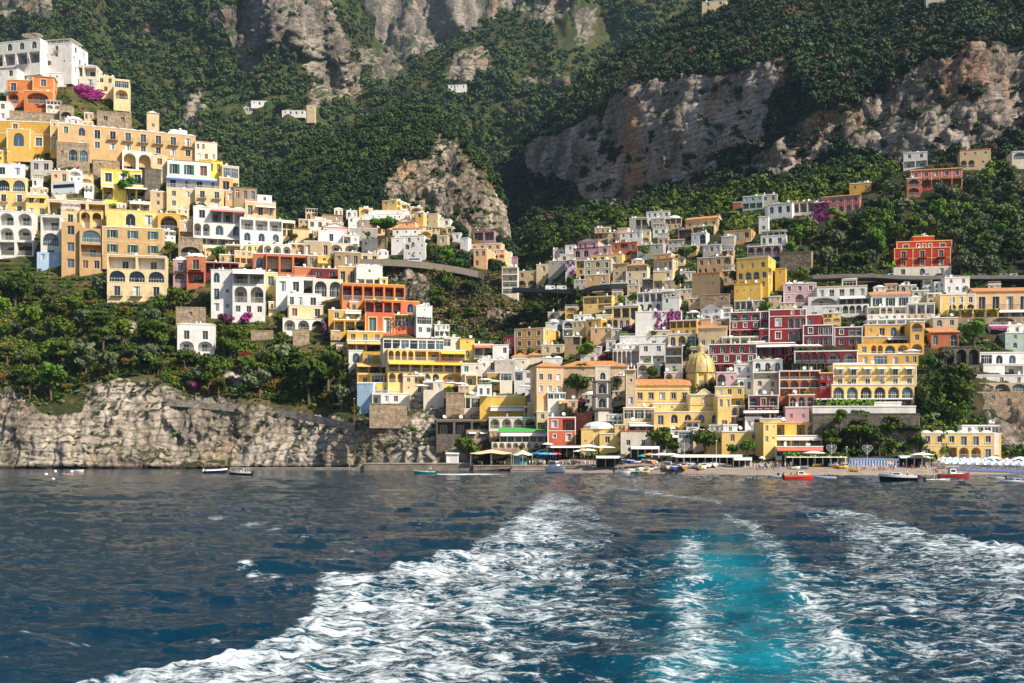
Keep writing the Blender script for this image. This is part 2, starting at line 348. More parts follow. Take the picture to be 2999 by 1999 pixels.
# --- right: beach ground, town slope, great cliff band, wooded mountainside
C_rows = [
 [(1380,1384,(HC+.6)*F/54),(1480,1384,(HC+.6)*F/54)]+rowz([(1640,1386),(1800,1389),(2000,1392),(2300,1400),(2500,1397),(2700,1395),(2999,1393),(3500,1391)], -.6),
 [(1380,1348,410),(1480,1348,404),(1700,1349,392),(1800,1350,384),(2000,1350,370),(2300,1352,354),(2500,1352,352),(2999,1350,368),(3500,1350,380)],
 [(1380,1320,420),(1480,1310,412),(1640,1310,402),(1800,1310,393),(2100,1310,374),(2300,1315,364),(2450,1325,360),(2550,1325,358),(2700,1330,362),(2999,1330,376),(3500,1330,388)],
 [(1380,1120,470),(1480,1100,468),(1600,1080,455),(1800,1080,432),(2100,1080,412),(2300,1080,400),(2440,1090,392),(2560,1180,376),(2700,1150,378),(2860,1130,386),(2999,1125,392),(3500,1120,402)],
 [(1380,1010,530),(1480,985,560),(1560,965,570),(1640,900,560),(1700,860,540),(1800,850,520),(2000,835,505),(2300,830,485),(2550,815,468),(2700,810,465),(2999,815,468),(3500,815,480)],
 [(1380,900,800),(1480,800,820),(1530,740,830),(1600,690,790),(1700,650,740),(1800,630,710),(1960,640,670),(2100,620,650),(2300,590,630),(2500,560,605),(2700,525,585),(2999,520,570),(3500,520,570)],
 [(1380,700,1100),(1480,600,1080),(1560,560,1020),(1650,600,930),(1700,600,880),(1880,570,820),(2050,545,760),(2200,510,720),(2400,470,690),(2620,480,655),(2999,440,630),(3500,440,620)],
 [(1380,560,1150),(1480,500,1110),(1560,440,1060),(1700,340,935),(1850,250,868),(2050,225,805),(2300,175,745),(2400,300,700),(2550,255,708),(2700,190,690),(2850,140,675),(3500,100,660)],
 [(1380,540,1180),(1480,480,1130),(1560,395,1110),(1620,330,1100),(1700,240,1080),(1800,180,1060),(1900,108,1050),(2000,50,1040),(2100,-10,1040),(2300,-120,1050),(2600,-200,1040),(2999,-260,1030),(3500,-300,1030)],
 [(1380,700,1300),(1560,560,1250),(1700,400,1200),(2000,200,1200),(3500,-100,1200)]]
def foldC(px, py, V):
    up = np.clip((1100-py)/500, 0, 1)
    return fbm(np.stack([px/150, py/210, px*0], -1), 4, 14)*(.006+.022*up)*np.clip((1330-py)/60, 0, 1)
C_poly = [[(1850,245),(2000,230),(2150,215),(2320,160),(2300,260),(2250,340),(2220,420),(2120,440),(2050,455),(1930,455),(1900,435),(1770,440),(1755,360),(1800,300)],
 [(1720,460),(1890,430),(1895,500),(1860,590),(1750,605),(1700,570),(1690,500)],
 [(2160,480),(2280,400),(2400,320),(2550,285),(2640,230),(2700,190),(2830,140),(3500,100),(3500,380),(2999,410),(2900,435),(2620,485),(2500,440),(2400,465),(2280,530),(2200,500)],
 [(1540,440),(1600,400),(1740,340),(1770,430),(1700,520),(1600,530),(1560,510)],[(1860,440),(2100,450),(2100,500),(1900,560)],
 [(2890,1130),(3500,1120),(3500,1320),(2999,1320),(2915,1300),(2870,1210)],[(2600,1215),(2690,1215),(2690,1260),(2600,1260)],[(2450,1235),(2520,1240),(2460,1290)],
 [(2630,60),(2680,50),(2700,80)]]
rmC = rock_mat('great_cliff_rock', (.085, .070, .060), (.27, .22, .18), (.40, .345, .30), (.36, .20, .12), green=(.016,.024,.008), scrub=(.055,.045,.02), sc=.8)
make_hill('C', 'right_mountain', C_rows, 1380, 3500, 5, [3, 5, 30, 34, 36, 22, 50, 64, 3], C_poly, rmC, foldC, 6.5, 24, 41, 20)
# --- far mountains
D_rows = [
 [(-500,760,1150),(700,760,1150),(2300,760,1300)],
 [(-500,440,1330),(700,470,1300),(1100,420,1350),(1500,430,1400),(2300,400,1450)],
 [(-500,230,1480),(450,230,1470),(620,240,1470),(900,270,1420),(1050,290,1540),(1200,240,1560),(1400,240,1480),(1700,230,1520),(2300,200,1600)],
 [(-500,60,1580),(200,60,1580),(450,90,1600),(640,90,1540),(700,200,1480),(860,180,1490),(1000,190,1500),(1060,210,1640),(1200,225,1700),(1330,150,1560),(1450,120,1600),(1700,110,1640),(2300,80,1700)],
 [(-500,-150,1700),(600,-150,1680),(700,0,1560),(860,-20,1560),(960,20,1560),(1020,60,1640),(1100,120,1760),(1180,190,1780),(1280,155,1760),(1400,85,1740),(1500,35,1740),(1560,-30,1760),(1700,-120,1800),(2300,-150,1850)],
 [(-500,-350,1850),(600,-350,1850),(800,-260,1780),(960,-160,1700),(1040,-20,1760),(1100,110,1800),(1180,186,1820),(1280,150,1800),(1400,80,1800),(1500,28,1800),(1560,-60,1850),(1700,-300,1950),(2300,-350,2000)],
 [(-500,-200,2000),(900,-100,1900),(1180,300,1900),(1560,100,1950),(2300,-200,2100)]]
def foldD(px, py, V):
    n = fbm(np.stack([px/210, py/330, px*0], -1), 5, 24, True); m = fbm(np.stack([px/90, py/90, px*0], -1), 3, 27)
    return n*.045+m*.010
D_poly = [[(560,60),(640,0),(700,-60),(760,-60),(690,60),(720,150),(760,225),(745,170),(800,150),(860,140),(960,180),(1010,170),(1050,140),(1000,60),(1000,-60),(700,-80)],
 [(-500,0),(0,30),(155,55),(150,-40),(-500,-60)],[(1050,140),(1200,130),(1190,200),(1140,245),(1050,220)],[(1310,150),(1420,150),(1435,210),(1380,250),(1300,240)],
 [(1500,10),(1650,-20),(1690,30),(1600,60),(1520,55)],[(540,290),(600,280),(610,370),(510,380)],[(900,180),(980,170),(1050,210),(1060,290),(930,320),(890,290)],[(1660,30),(1760,20),(1760,120),(1700,130)],
 [(430,80),(460,75),(465,110),(430,120)],[(600,50),(690,10),(710,90),(760,225),(700,190),(640,110)],[(1540,215),(1680,220),(1670,260),(1550,255)]]
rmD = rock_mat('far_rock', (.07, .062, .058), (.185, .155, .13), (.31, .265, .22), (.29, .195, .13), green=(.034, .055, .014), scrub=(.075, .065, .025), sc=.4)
make_hill('D', 'far_mountain', D_rows, -500, 2300, 5.6, [30, 44, 44, 48, 26, 3], D_poly, rmD, foldD, 13, 36, 51, 34)
E_rows = [[(600,420,2300),(2300,420,2300)],[(600,150,2450),(2300,150,2450)],[(600,-250,2700),(2300,-250,2700)],[(600,-450,3100),(2300,-450,3100)]]
def foldE(px, py, V): return fbm(np.stack([px/120, py/260, px*0], -1), 5, 33, True)*.035
make_hill('E', 'back_mountain', E_rows, 600, 2300, 8, [24, 44, 3], [[(500,-900),(2400,-900),(2400,900),(500,900)]], rmD, foldE, 22, 60, 61, 30)
ORIG = Vector((0, 0, HC))
def ray(px, py, keys='ABCDE'):
    d = (wpt(px, py, 100)-ORIG).normalized(); best = None
    for k in keys:
        h = BVHS[k].ray_cast(ORIG, d)
        if h[0] is not None and (best is None or h[3] < best[1]): best = (h[0], h[3], k)
    return best
def ground(px, py, keys='ABC'):
    for dy in (0, 3, 6, 10, 15, 25, 40, 70):
        h = ray(px, py+dy, keys)
        if h: return wpt(px, py, h[0].y)
    return wpt(px, py, 500)

bs = [rowz([(1600, 1387.5), (1800, 1388.5), (2000, 1391), (2300, 1398.5), (2500, 1396), (2700, 1394.5), (2999, 1392.5), (3500, 1390)], -.3),
      [(1600,1374,384),(1800,1376,360),(2000,1378,336),(2300,1382,318),(2500,1381,318),(2999,1378,334),(3500,1378,345)],
      [(1600,1350,394),(1800,1351,386),(2000,1351,372),(2300,1353,356),(2500,1353,354),(2999,1351,370),(3500,1351,382)],
      [(1600,1346,398),(1800,1347,390),(2000,1347,377),(2300,1349,361),(2500,1349,359),(2999,1347,375),(3500,1347,387)]]
V, _, _ = lattice(bs, 1640, 3500, 10, [14, 10, 4]); V[..., 1] -= .6; V[..., 2] += .16+fbm(V/6, 3, 5)*.12
bm_, nt, N, L, P = newmat('beach_sand')
tc = N.new('ShaderNodeTexCoord'); n1 = N.new('ShaderNodeTexNoise'); n1.inputs['Scale'].default_value = .35; n1.inputs['Detail'].default_value = 8; n1.inputs['Roughness'].default_value = .7
L.new(tc.outputs['Object'], n1.inputs[0]); r = N.new('ShaderNodeValToRGB'); e = r.color_ramp.elements; e[0].position = .3; e[1].position = .7
e[0].color = (.16, .125, .10, 1); e[1].color = (.36, .29, .24, 1); L.new(n1.outputs[0], r.inputs[0]); L.new(r.outputs[0], P.inputs['Base Color']); P.inputs['Roughness'].default_value = .95
BEACH = BVHTree.FromPolygons([Vector(v) for v in V.reshape(-1, 3).tolist()], gridq(*V.shape[:2]).tolist()); BVHS['S'] = BEACH
tag(link('beach', npmesh('beach', V.reshape(-1, 3), gridq(*V.shape[:2]), bm_, smooth=True)), kind='structure')
# ---------------------------------------------------------------- sea
def dens(px, py):
    d = np.zeros(px.shape)
    w = fbm(np.stack([px/120, py/45, px*0], -1), 3, 71)*40
    # left wing of the wake: sharp outer edge, ragged inner side
    ys = [1440,1450,1480,1500,1560,1600,1640,1665,1690,1705,1712,1740,1800,1860,1900,1940,1960,1999,2100]
    xl = [1600,1580,1535,1520,1440,1370,1260,1170,1120,1060,905,915,900,850,800,700,560,330,0]
    xr = [1610,1650,1700,1740,1790,1800,1800,1810,1800,1800,1790,1780,1760,1740,1720,1700,1700,1690,1680]
    L = np.interp(py, ys, xl)+w*.8; R = np.interp(py, ys, xr)+w*1.5
    t = np.clip((px-L)/(R-L+1), 0, 1); e = np.clip((px-L)/40, 0, 1)*(py > 1436)
    band = e*np.where(px < R, 1.02-.50*t**1.2, 0)
    band *= np.interp(py, [1436, 1470, 1600, 1999], [.45, .85, .95, 1.0])
    d = np.maximum(d, band)
    # right wing
    ys = [1440,1465,1500,1540,1580,1620,1700,1800,2100]
    xo = [2150,2290,2480,2660,2800,3010,3400,3900,5200]; xi = [2120,2230,2330,2400,2450,2470,2500,2520,2560]
    Rr = np.interp(py, ys, xo)+w*.8; Ll = np.interp(py, ys, xi)+w*1.5
    t = np.clip((Rr-px)/(Rr-Ll+1), 0, 1)
    band = np.clip((Rr-px)/45, 0, 1)*np.where(px > Ll, 1.02-.48*t**.9, 0)*(py > 1436)*np.interp(py, [1436, 1480, 1600, 1999], [.3, .75, .95, .85])
    d = np.maximum(d, band)
    def streak(pts, wd, s):
        ys = [p[1] for p in pts]; xs = [p[0] for p in pts]
        c = np.interp(py, ys, xs)+w*.7; ww = np.interp(py, [ys[0], ys[-1]], wd)
        return np.exp(-((px-c)/ww)**2)*s*((py > ys[0]-8) & (py < ys[-1]+60))*np.clip((py-ys[0]+8)/40, 0, 1)
    d = np.maximum(d, streak([(2030,1560),(2025,1622),(2040,1730),(2000,1785),(2045,1860),(2010,1999)], (45, 170), .72))
    d = np.maximum(d, streak([(2120,1500),(2202,1554),(2256,1622),(2304,1690),(2378,1778),(2433,1866),(2450,1999)], (30, 150), .74))
    a = np.exp(-((py-(1425+(px-1750)*.15))/9)**2)*((px > 1740) & (px < 2120))*.62; d = np.maximum(d, a)
    bl = fbm(np.stack([px/150, py/60, px*0], -1), 3, 77)
    m = (.42+.35*bl)*np.clip((py-1560)/120, 0, 1)*np.clip((px-1300)/250, 0, 1)*(1-.5*np.exp(-((px-2190)/130)**2)); d = np.maximum(d, m)
    # speedboat trail, surf along the beach
    d = np.maximum(d, .95*np.exp(-((py-1389.5)/2.6)**2)*((px > 1275) & (px < 1500))*np.clip((1520-px)/150, 0, 1)*2)
    d = np.maximum(d, .9*((py < 1371) & (py > 1366))*(px > 2690)*(px < 2760)*0)
    # breaking crests
    for x, y, rx, ry, s in ((698,1682,22,9,1),(722,1700,26,12,1.1),(752,1720,30,11,1.05),(800,1724,30,9,1.1),(770,1738,50,6,.8),(665,1502,34,7,1),(640,1524,46,5,.9),(735,1546,46,6,.9),(808,1556,26,3,.8),(895,1580,24,8,.8),
        (1000,1600,110,8,.7),(1040,1620,90,7,.62),(1250,1540,110,9,.62),(1120,1528,60,5,.55),(80,1915,34,10,1),(600,1925,60,6,.7),(455,1888,40,5,.6),(660,1812,110,8,.66),(1200,1590,60,6,.5),(250,1925,90,6,.6),
        (1000,1660,120,9,.6),(900,1750,160,10,.55),(2750,1525,60,5,.6),(2620,1410,20,3,.7),(2740,1404,45,3,.8)):
        d = np.maximum(d, .84*s*np.exp(-((px-x+ (py-y)*1.2)/rx)**2-((py-y)/ry)**2))
    patch = fbm(np.stack([px/70, py/16, px*0], -1), 4, 93)
    return np.clip(d*(.80+.42*patch), 0, 1.1)
def teal(px, py):
    c = np.interp(py, [1560, 1700, 1850, 1999], [2110, 2170, 2205, 2215]); w = np.interp(py, [1500, 1700, 1999], [80, 150, 270])
    nn = fbm(np.stack([px/150, py/50, px*0], -1), 4, 79)
    a = np.exp(-((px-c+nn*90)/w)**2)*np.clip((py-1500)/200, 0, 1)*(.85+.7*nn)
    dd = dens(px, py); return np.clip(a*1.0+.42*np.clip(dd-.3, 0, 1)+.15*np.exp(-((py-1790)/60)**2-((px-1500)/120)**2), 0, 1)
pys = np.r_[np.arange(1358.5, 1420, 1.2), np.arange(1420, 1560, 1.6), np.arange(1560, 2130, 2.2), np.arange(2130, 3000, 40)]
pxs = np.r_[np.arange(-1400, -60, 60), np.arange(-60, 3060, 5.0), np.arange(3060, 4500, 60)]
PX, PY = np.meshgrid(pxs, pys); DD = HC*F/(PY-YH); X = (PX-CX)/F*DD; Y = DD
dn = dens(PX, PY); tl = teal(PX, PY)
def swell(x, y):
    z = 0
    for i, (a, lx, ly, s) in enumerate(((.26, 19, 8.5, 81), (.17, 6.5, 3.2, 82), (.085, 2.6, 1.5, 83), (.03, 1.1, .6, 84))):
        n = fbm(np.stack([(x+.35*y)/lx, (y-.15*x)/ly, x*0], -1), 2, s); z = z+a*(1-2*np.abs(n))*1.2
    return z
Z = swell(X, Y)*np.clip((DD-12)/20, .5, 1)
fine = fbm(np.stack([X*1.6, Y*1.1, X*0], -1), 4, 91)
Z = Z+dn*(.06+.24*fine)*np.clip(60/DD, .3, 1)
for x, y, s, h in ((735, 1700, 110, .38), (150, 1800, 90, .22), (80, 1925, 110, .25), (570, 1650, 90, .35), (655, 1508, 60, .5), (1100, 1728, 130, .35), (900, 1690, 130, .35)):
    c = sealevel(x, y); r = s/F*c.y; Z = Z+h*np.exp(-((X-c.x)/r)**2-((Y-c.y)/(r*.9))**2)
Z = np.where(DD > 300, Z*.35, Z)
far = np.clip((DD-500)/100, 0, 1); Z = Z*(1-far)
m, nt, N, L, P = newmat('sea_water')
tc = N.new('ShaderNodeTexCoord'); af = N.new('ShaderNodeAttribute'); af.attribute_name = 'foam'; at = N.new('ShaderNodeAttribute'); at.attribute_name = 'teal'
def nz(s, d, r=.6, st=None, dist=0):
    n = N.new('ShaderNodeTexNoise'); n.inputs['Scale'].default_value = s; n.inputs['Detail'].default_value = d; n.inputs['Roughness'].default_value = r; n.inputs['Distortion'].default_value = dist
    if st: mp = N.new('ShaderNodeMapping'); mp.inputs['Scale'].default_value = st; L.new(tc.outputs['Object'], mp.inputs[0]); L.new(mp.outputs[0], n.inputs[0])
    else: L.new(tc.outputs['Object'], n.inputs[0])
    return n.outputs[0]
def mth(op, a, b=None, clamp=False):
    x = N.new('ShaderNodeMath'); x.operation = op; x.use_clamp = clamp
    for i, v in enumerate((a, b)):
        if v is None: continue
        if isinstance(v, (int, float)): x.inputs[i].default_value = v
        else: L.new(v, x.inputs[i])
    return x.outputs[0]
n1 = nz(.55, 8, .72, (.6, 1.0, 1), 1.4); n2 = nz(2.4, 7, .75, (.55, 1.05, 1), 1.0)
rid = mth('MULTIPLY', mth('ABSOLUTE', mth('SUBTRACT', n1, .5)), 3.2)   # web of foam threads
web = mth('SUBTRACT', 1.0, rid)
s = mth('ADD', mth('MULTIPLY', mth('SUBTRACT', web, .72), 1.5), mth('MULTIPLY', mth('SUBTRACT', n2, .5), 2.3))
fo = mth('ADD', af.outputs['Fac'], mth('SUBTRACT', s, .69))
fo = mth('MULTIPLY', fo, 1.7, True)
mxw = N.new('ShaderNodeMix'); mxw.data_type = 'RGBA'; mxw.inputs[6].default_value = (.0004, .022, .046, 1); mxw.inputs[7].default_value = (.004, .135, .19, 1)
L.new(mth('MULTIPLY', at.outputs['Fac'], mth('ADD', .45, mth('MULTIPLY', n1, 1.1)), True), mxw.inputs[0])
mxf = N.new('ShaderNodeMix'); mxf.data_type = 'RGBA'; mxf.inputs[7].default_value = (.66, .72, .76, 1); L.new(fo, mxf.inputs[0]); L.new(mxw.outputs[2], mxf.inputs[6])
L.new(mxf.outputs[2], P.inputs['Base Color'])
ro = N.new('ShaderNodeMapRange'); ro.inputs[3].default_value = .07; ro.inputs[4].default_value = .8; L.new(fo, ro.inputs[0]); L.new(ro.outputs[0], P.inputs['Roughness']); P.inputs['IOR'].default_value = 1.33; P.inputs['Specular IOR Level'].default_value = .17
bh = mth('ADD', mth('MULTIPLY', nz(1.1, 5, .6, (1, 1.7, 1), .3), .8), mth('ADD', mth('MULTIPLY', nz(4.5, 4, .6, (1, 1.5, 1)), .16), mth('MULTIPLY', fo, .12)))
b = N.new('ShaderNodeBump'); b.inputs['Strength'].default_value = .6; b.inputs['Distance'].default_value = .4; L.new(bh, b.inputs['Height']); L.new(b.outputs[0], P.inputs['Normal'])
sea = link('water', npmesh('water', np.stack([X, Y, Z], -1).reshape(-1, 3), gridq(*X.shape), m, {'foam': dn, 'teal': tl}, True)); tag(sea, kind='structure')
sb = MB(); sb.box(-1600, 1600, -300, 900, -30, -14, flat('sea_floor', (.02, .04, .05))); sb.build('sea_floor', kind='structure')
# ---------------------------------------------------------------- building kit
WC = {}; MC = []
def arcpts(u0, u1, w0, w1, arch, n=8):
    if not arch: return [(u0, w0), (u1, w0), (u1, w1), (u0, w1)], w1
    r = (u1-u0)/2; h = min(r, (w1-w0)*.55); ws = w1-h; c = (u0+u1)/2
    return [(u0, w0), (u1, w0)]+[(c+r*math.cos(math.pi*i/n), ws+h*math.sin(math.pi*i/n)) for i in range(n+1)], ws
def win_mesh(kind, w, h, fr, sh):
    key = (kind, round(w, 1), round(h, 1), fr.name, sh)
    if key in WC: return WC[key]
    w, h = max(.2, key[1]), max(.2, key[2]); b = MB(); arch = kind in 'AG'
    pts, ws = arcpts(-w/2, w/2, 0, h, arch, 8); k = len(pts)
    c = (0, h/2); t = min(.16, w*.12)
    if sh and kind == 'c': b.add([(x, -.02, z) for x, z in pts], [tuple(range(k))], SHUT[sh])
    else: b.add([(x, 0.0, z) for x, z in pts], [tuple(range(k))], glassm())
    if kind == 'q': b.box(-w/2+.05, -w*.12, -.03, -.005, .05, h-.05, SHUT['w']); b.box(w*.2, w/2-.05, -.03, -.005, .05, h-.05, SHUT['w'])
    # frame ring, proud of the pane
    inn = [(c[0]+(x-c[0])*(1-2*t/w), c[1]+(z-c[1])*(1-2*t/h)) for x, z in pts]
    vs = [(x, -.05, z) for x, z in pts]+[(x, -.05, z) for x, z in inn]
    b.add(vs, [(i, (i+1) % k, k+(i+1) % k, k+i) for i in range(k)], fr)
    b.box(-.05, .05, -.06, -.01, t, ws, fr)
    if kind in 'gG' and w > 2.2:
        for q in range(1, int(w/1.1)): x = -w/2+w*q/int(w/1.1); b.box(x-.05, x+.05, -.06, -.01, 0, ws, fr)
        b.box(-w/2, w/2, -.07, -.02, ws*.68, ws*.68+.1, fr)
    me = b.mesh('window'); WC[key] = me; return me
def shut_mesh(w, h, sh):
    key = ('sh', round(w, 1), round(h, 1), sh)
    if key in WC: return WC[key]
    b = MB(); w, h = key[1], key[2]
    b.box(-w/2, w/2, -.07, 0, 0, h, SHUT[sh])
    for k in range(3): b.box(-w/2+.06, w/2-.06, -.10, -.07, h*(.08+.31*k), h*(.30+.31*k), SHUT[sh])
    WC[key] = b.mesh('shutter'); return WC[key]
def rail_bm(b, u0, u1, y, z, h, mat, solid=False, ends=0, post=1.0):
    if solid:
        b.box(u0, u1, y, y+.15, z, z+h, mat)
        for e in ((u0, u0+.15), (u1-.15, u1)):
            if ends: b.box(e[0], e[1], y+.15, ends, z, z+h, mat)
        return
    b.box(u0, u1, y, y+.07, z+h-.08, z+h, mat); b.box(u0, u1, y, y+.05, z+.08, z+.14, mat)
    n = max(2, int((u1-u0)/.32))
    for i in range(n+1): x = u0+(u1-u0-.05)*i/n; b.box(x, x+.05, y+.01, y+.05, z, z+h-.08, mat)
    if ends:
        for x in (u0, u1-.06): b.box(x, x+.06, y+.07, ends, z+h-.08, z+h, mat)
class Facade:
    """one wall face with real openings; (u, v) on the face, T maps (u, depth inwards, v) to building space"""
    def __init__(s, wb, root, T, wm, o): s.wb, s.root, s.T, s.wm, s.o = wb, root, T, wm, o
    def q(s, p, mat): s.wb.add([s.T @ Vector((u, d, v)) for u, d, v in p], [tuple(range(len(p)))], mat)
    def rect(s, u0, u1, v0, v1, d=0, mat=None):
        if u1-u0 > .01 and v1-v0 > .01: s.q([(u0, d, v0), (u1, d, v0), (u1, d, v1), (u0, d, v1)], mat or s.wm)
    def put(s, name, me, u, v, d, parent=None):
        o = link(name, me, parent or s.root, s.T @ Matrix.Translation((u, d, v))); return o
    def opening(s, cu0, cu1, v0, v1, u0, u1, w0, w1, arch, dep, back):
        s.rect(cu0, cu1, v0, w0); s.rect(cu0, cu1, w1, v1); s.rect(cu0, u0, w0, w1); s.rect(u1, cu1, w0, w1)
        pts, ws = arcpts(u0, u1, w0, w1, arch)
        if arch:
            ar = pts[2:]
            for i in range(len(ar)-1):
                a, b = ar[i], ar[i+1]; s.q([(a[0], 0, a[1]), (a[0], 0, w1), (b[0], 0, w1), (b[0], 0, b[1])], s.wm)
        k = len(pts)
        for i in range(k):
            a, b = pts[i], pts[(i+1) % k]; s.q([(a[0], 0, a[1]), (b[0], 0, b[1]), (b[0], dep, b[1]), (a[0], dep, a[1])], s.wm)
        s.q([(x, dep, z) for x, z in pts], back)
    def row(s, U0, U1, v0, v1, tok):
        o = s.o; fh = v1-v0; S = fh/3.2; k = tok[0]; n = int(''.join(ch for ch in tok[1:] if ch.isdigit()) or 1)
        fl = ''.join(ch for ch in tok[1:] if not ch.isdigit())
        sh = next((ch for ch in fl if ch in 'gbtk'), None); W = U1-U0; cw = W/n
        if k == 'o' or k == '-': s.rect(U0, U1, v0, v1); return
        rail = RAILK if 'K' in fl or o.get('rail') == 'k' else RAILW
        fr = FRAME
        slab = None
        for i in range(n):
            a, b = U0+i*cw, U0+(i+1)*cw; c = (a+b)/2
            if k in 'wzscdDbr':
                ow = min(1.3*S, .48*cw); oh, sl = .54*fh, .25*fh; dep = .22*S
                if k == 'z': ow, oh, sl = min(.7*S, .4*cw), .26*fh, .48*fh
                if k == 'r': ow, oh, sl = min(.9*S, .4*cw), .16*fh, .6*fh
                if k in 'sc': ow = min(1.1*S, .34*cw)
                if k in 'dDb': ow, oh, sl = min(1.45*S, .50*cw), .72*fh, .03*fh
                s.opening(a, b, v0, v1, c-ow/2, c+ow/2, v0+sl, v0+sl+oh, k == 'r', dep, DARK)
                kk = 'c' if k == 'c' or (sh and k in 'zwdDb') else 'w'
                wname = 'door' if k in 'dDb' else 'window'
                if kk == 'w' and k in 'wz' and rng.random() < .22: kk, sh_ = 'c', rng.choice('gbbw')
                else: sh_ = sh or ('g' if k == 'c' else None)
                if kk == 'w' and rng.random() < .25: kk = 'q'
                wo = s.put(wname, win_mesh(kk, ow, oh, fr, sh_), c, v0+sl, dep-.02)
                if k == 's' and cw > 2*ow:
                    for e in (-1, 1):
                        me = shut_mesh(ow*.5, oh, sh or 'g')
                        link('shutter', me, wo, Matrix.Translation((e*(ow*.77), -dep, 0)))
                if o.get('tr') and ow > .6 and k != 'r':
                    t = .16*S; tb = MB(); m = WALLM(o['tr'])
                    tb.box(-ow/2-t, -ow/2, -.05, 0, -.02, oh+t, m); tb.box(ow/2, ow/2+t, -.05, 0, -.02, oh+t, m); tb.box(-ow/2, ow/2, -.055, 0, oh, oh+t, m)
                    if k in 'wsz': tb.box(-ow/2-t*1.3, ow/2+t*1.3, -.12, 0, -t, -.02, m)
                    link('surround', tb.mesh('surround'), wo, Matrix.Translation((0, -dep+.02, 0)))
                if k == 'd':
                    bb = MB(); bw = min(ow*1.9, cw*.9); bb.box(-bw/2, bw/2, -.8*S, -.005, -.16, 0, s.wm if 'K' in fl else TRIM)
                    bo = s.put('balcony', bb.mesh('balcony'), c, v0+sl-.02, 0)
                    rb = MB(); rail_bm(rb, -bw/2, bw/2, -.8*S, 0, .95*S, RAILK if not 'W' in fl else RAILW, ends=-.01); link('railing', rb.mesh('railing'), bo)
                if 'u' in fl: s.awning(c-ow*.95, c+ow*.95, v0+sl+oh+.05, .9*S, o.get('aw', 'w'))
            else:
                arch = k in 'aAG'
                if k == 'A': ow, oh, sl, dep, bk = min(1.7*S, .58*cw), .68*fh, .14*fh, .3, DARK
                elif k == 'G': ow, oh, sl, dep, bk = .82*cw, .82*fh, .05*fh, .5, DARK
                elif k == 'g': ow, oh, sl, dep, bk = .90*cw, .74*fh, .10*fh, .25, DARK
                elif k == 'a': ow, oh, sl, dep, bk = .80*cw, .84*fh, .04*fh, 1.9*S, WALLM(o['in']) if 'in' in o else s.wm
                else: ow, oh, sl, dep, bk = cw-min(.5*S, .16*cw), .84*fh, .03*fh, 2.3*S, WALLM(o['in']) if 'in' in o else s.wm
                s.opening(a, b, v0, v1, c-ow/2, c+ow/2, v0+sl, v0+sl+oh, arch, dep, bk)
                if k in 'AGg':
                    s.put('window', win_mesh('A' if k == 'A' else k, ow, oh, fr, sh), c, v0+sl, dep-.03)
                else:
                    dh = min(oh*.78, 2.5*S); dw = min(1.5*S, ow*.5)
                    s.put('door', win_mesh('w' if not sh else 'c', dw, dh, fr, sh), c+rng.uniform(-.12, .12)*ow, v0+sl, dep-.03)
                    if 'n' not in fl:
                        rb = MB(); solid = 'S' in fl; rail_bm(rb, c-ow/2, c+ow/2, .02, v0+sl, .95*S if not solid else .8*S, s.wm if solid else rail, solid)
                        s.put('railing', rb.mesh('railing'), 0, 0, 0)
                    if 'p' in fl: # potted plants behind the rail
                        s.put('planter', planter_mesh(S), c, v0+sl, .5)
                if 'v' in fl: pass
        if k == 'b':
            bb = MB(); d = 1.3*S; bb.box(U0+.1, U1-.1, -d, -.004, -.18, 0, TRIM if not o.get('bc') else WALLM(o['bc']))
            bo = s.put('balcony', bb.mesh('balcony'), 0, v0+.03*fh-.01, 0)
            rb = MB(); rail_bm(rb, U0+.1, U1-.1, -d, 0, .95*S, s.wm if 'S' in fl else rail, 'S' in fl, ends=-.01); link('railing', rb.mesh('railing'), bo)
        if 'U' in fl: s.awning(U0+.2, U1-.2, v1-.12*fh, 1.8*S, o.get('aw', 'w'))
        if 'V' in fl: # vine pergola over the storey
            pb = MB(); vine_slab(pb, U0, U1, -2.0*S, .2, v1-.18*fh, .5*S, VINE); s.put('vine', pb.mesh('vine'), 0, 0, 0)
        if 'M' in fl:
            pb = MB(); vine_slab(pb, U0, U1, -1.2*S, .2, v1-.22*fh, .6*S, BOUG); s.put('vine', pb.mesh('vine'), 0, 0, 0)
    def awning(s, u0, u1, v, d, c):
        b = MB(); m = AWN[c]
        b.add([(u0, -.01, v), (u1, -.01, v), (u1, -d, v-d*.38), (u0, -d, v-d*.38), (u1, -d, v-d*.38-.22), (u0, -d, v-d*.38-.22)], [(0, 1, 2, 3), (3, 2, 4, 5)], m)
        b.add([(u0, -.01, v-.05), (u0, -d, v-d*.38-.02), (u0, -.01, v-d*.38)], [(0, 1, 2)], m); b.add([(u1, -.01, v-.05), (u1, -d, v-d*.38-.02), (u1, -.01, v-d*.38)], [(0, 1, 2)], m)
        s.put('awning', b.mesh('awning'), 0, 0, 0)
    def face(s, W, v0, v1, rows):
        rs = []
        for r in rows:
            wt = 1.0
            if '*' in r:
                i = r.rfind('*')
                if ',' in r[i:]: r = r.replace('*', ':')
                else: wt = float(r[i+1:]); r = r[:i].replace('*', ':')
            rs.append((r, wt))
        s.rs = rs; tot = sum(w for _, w in rs); v = v1
        for r, w in rs:
            va = v-(v1-v0)*w/tot; toks = []
            for t in r.split(','):
                sh = 1.0
                if ':' in t: t, x = t.split(':'); sh = float(x)
                toks.append((t, sh))
            ts = sum(x for _, x in toks); u = 0
            for t, x in toks: s.row(u, u+W*x/ts, va, v, t); u += W*x/ts
            v = va
        return rs, tot
def WALLM(c): return WHITE if c == 'W' else TRIM if c == 'T' else wallm(c)
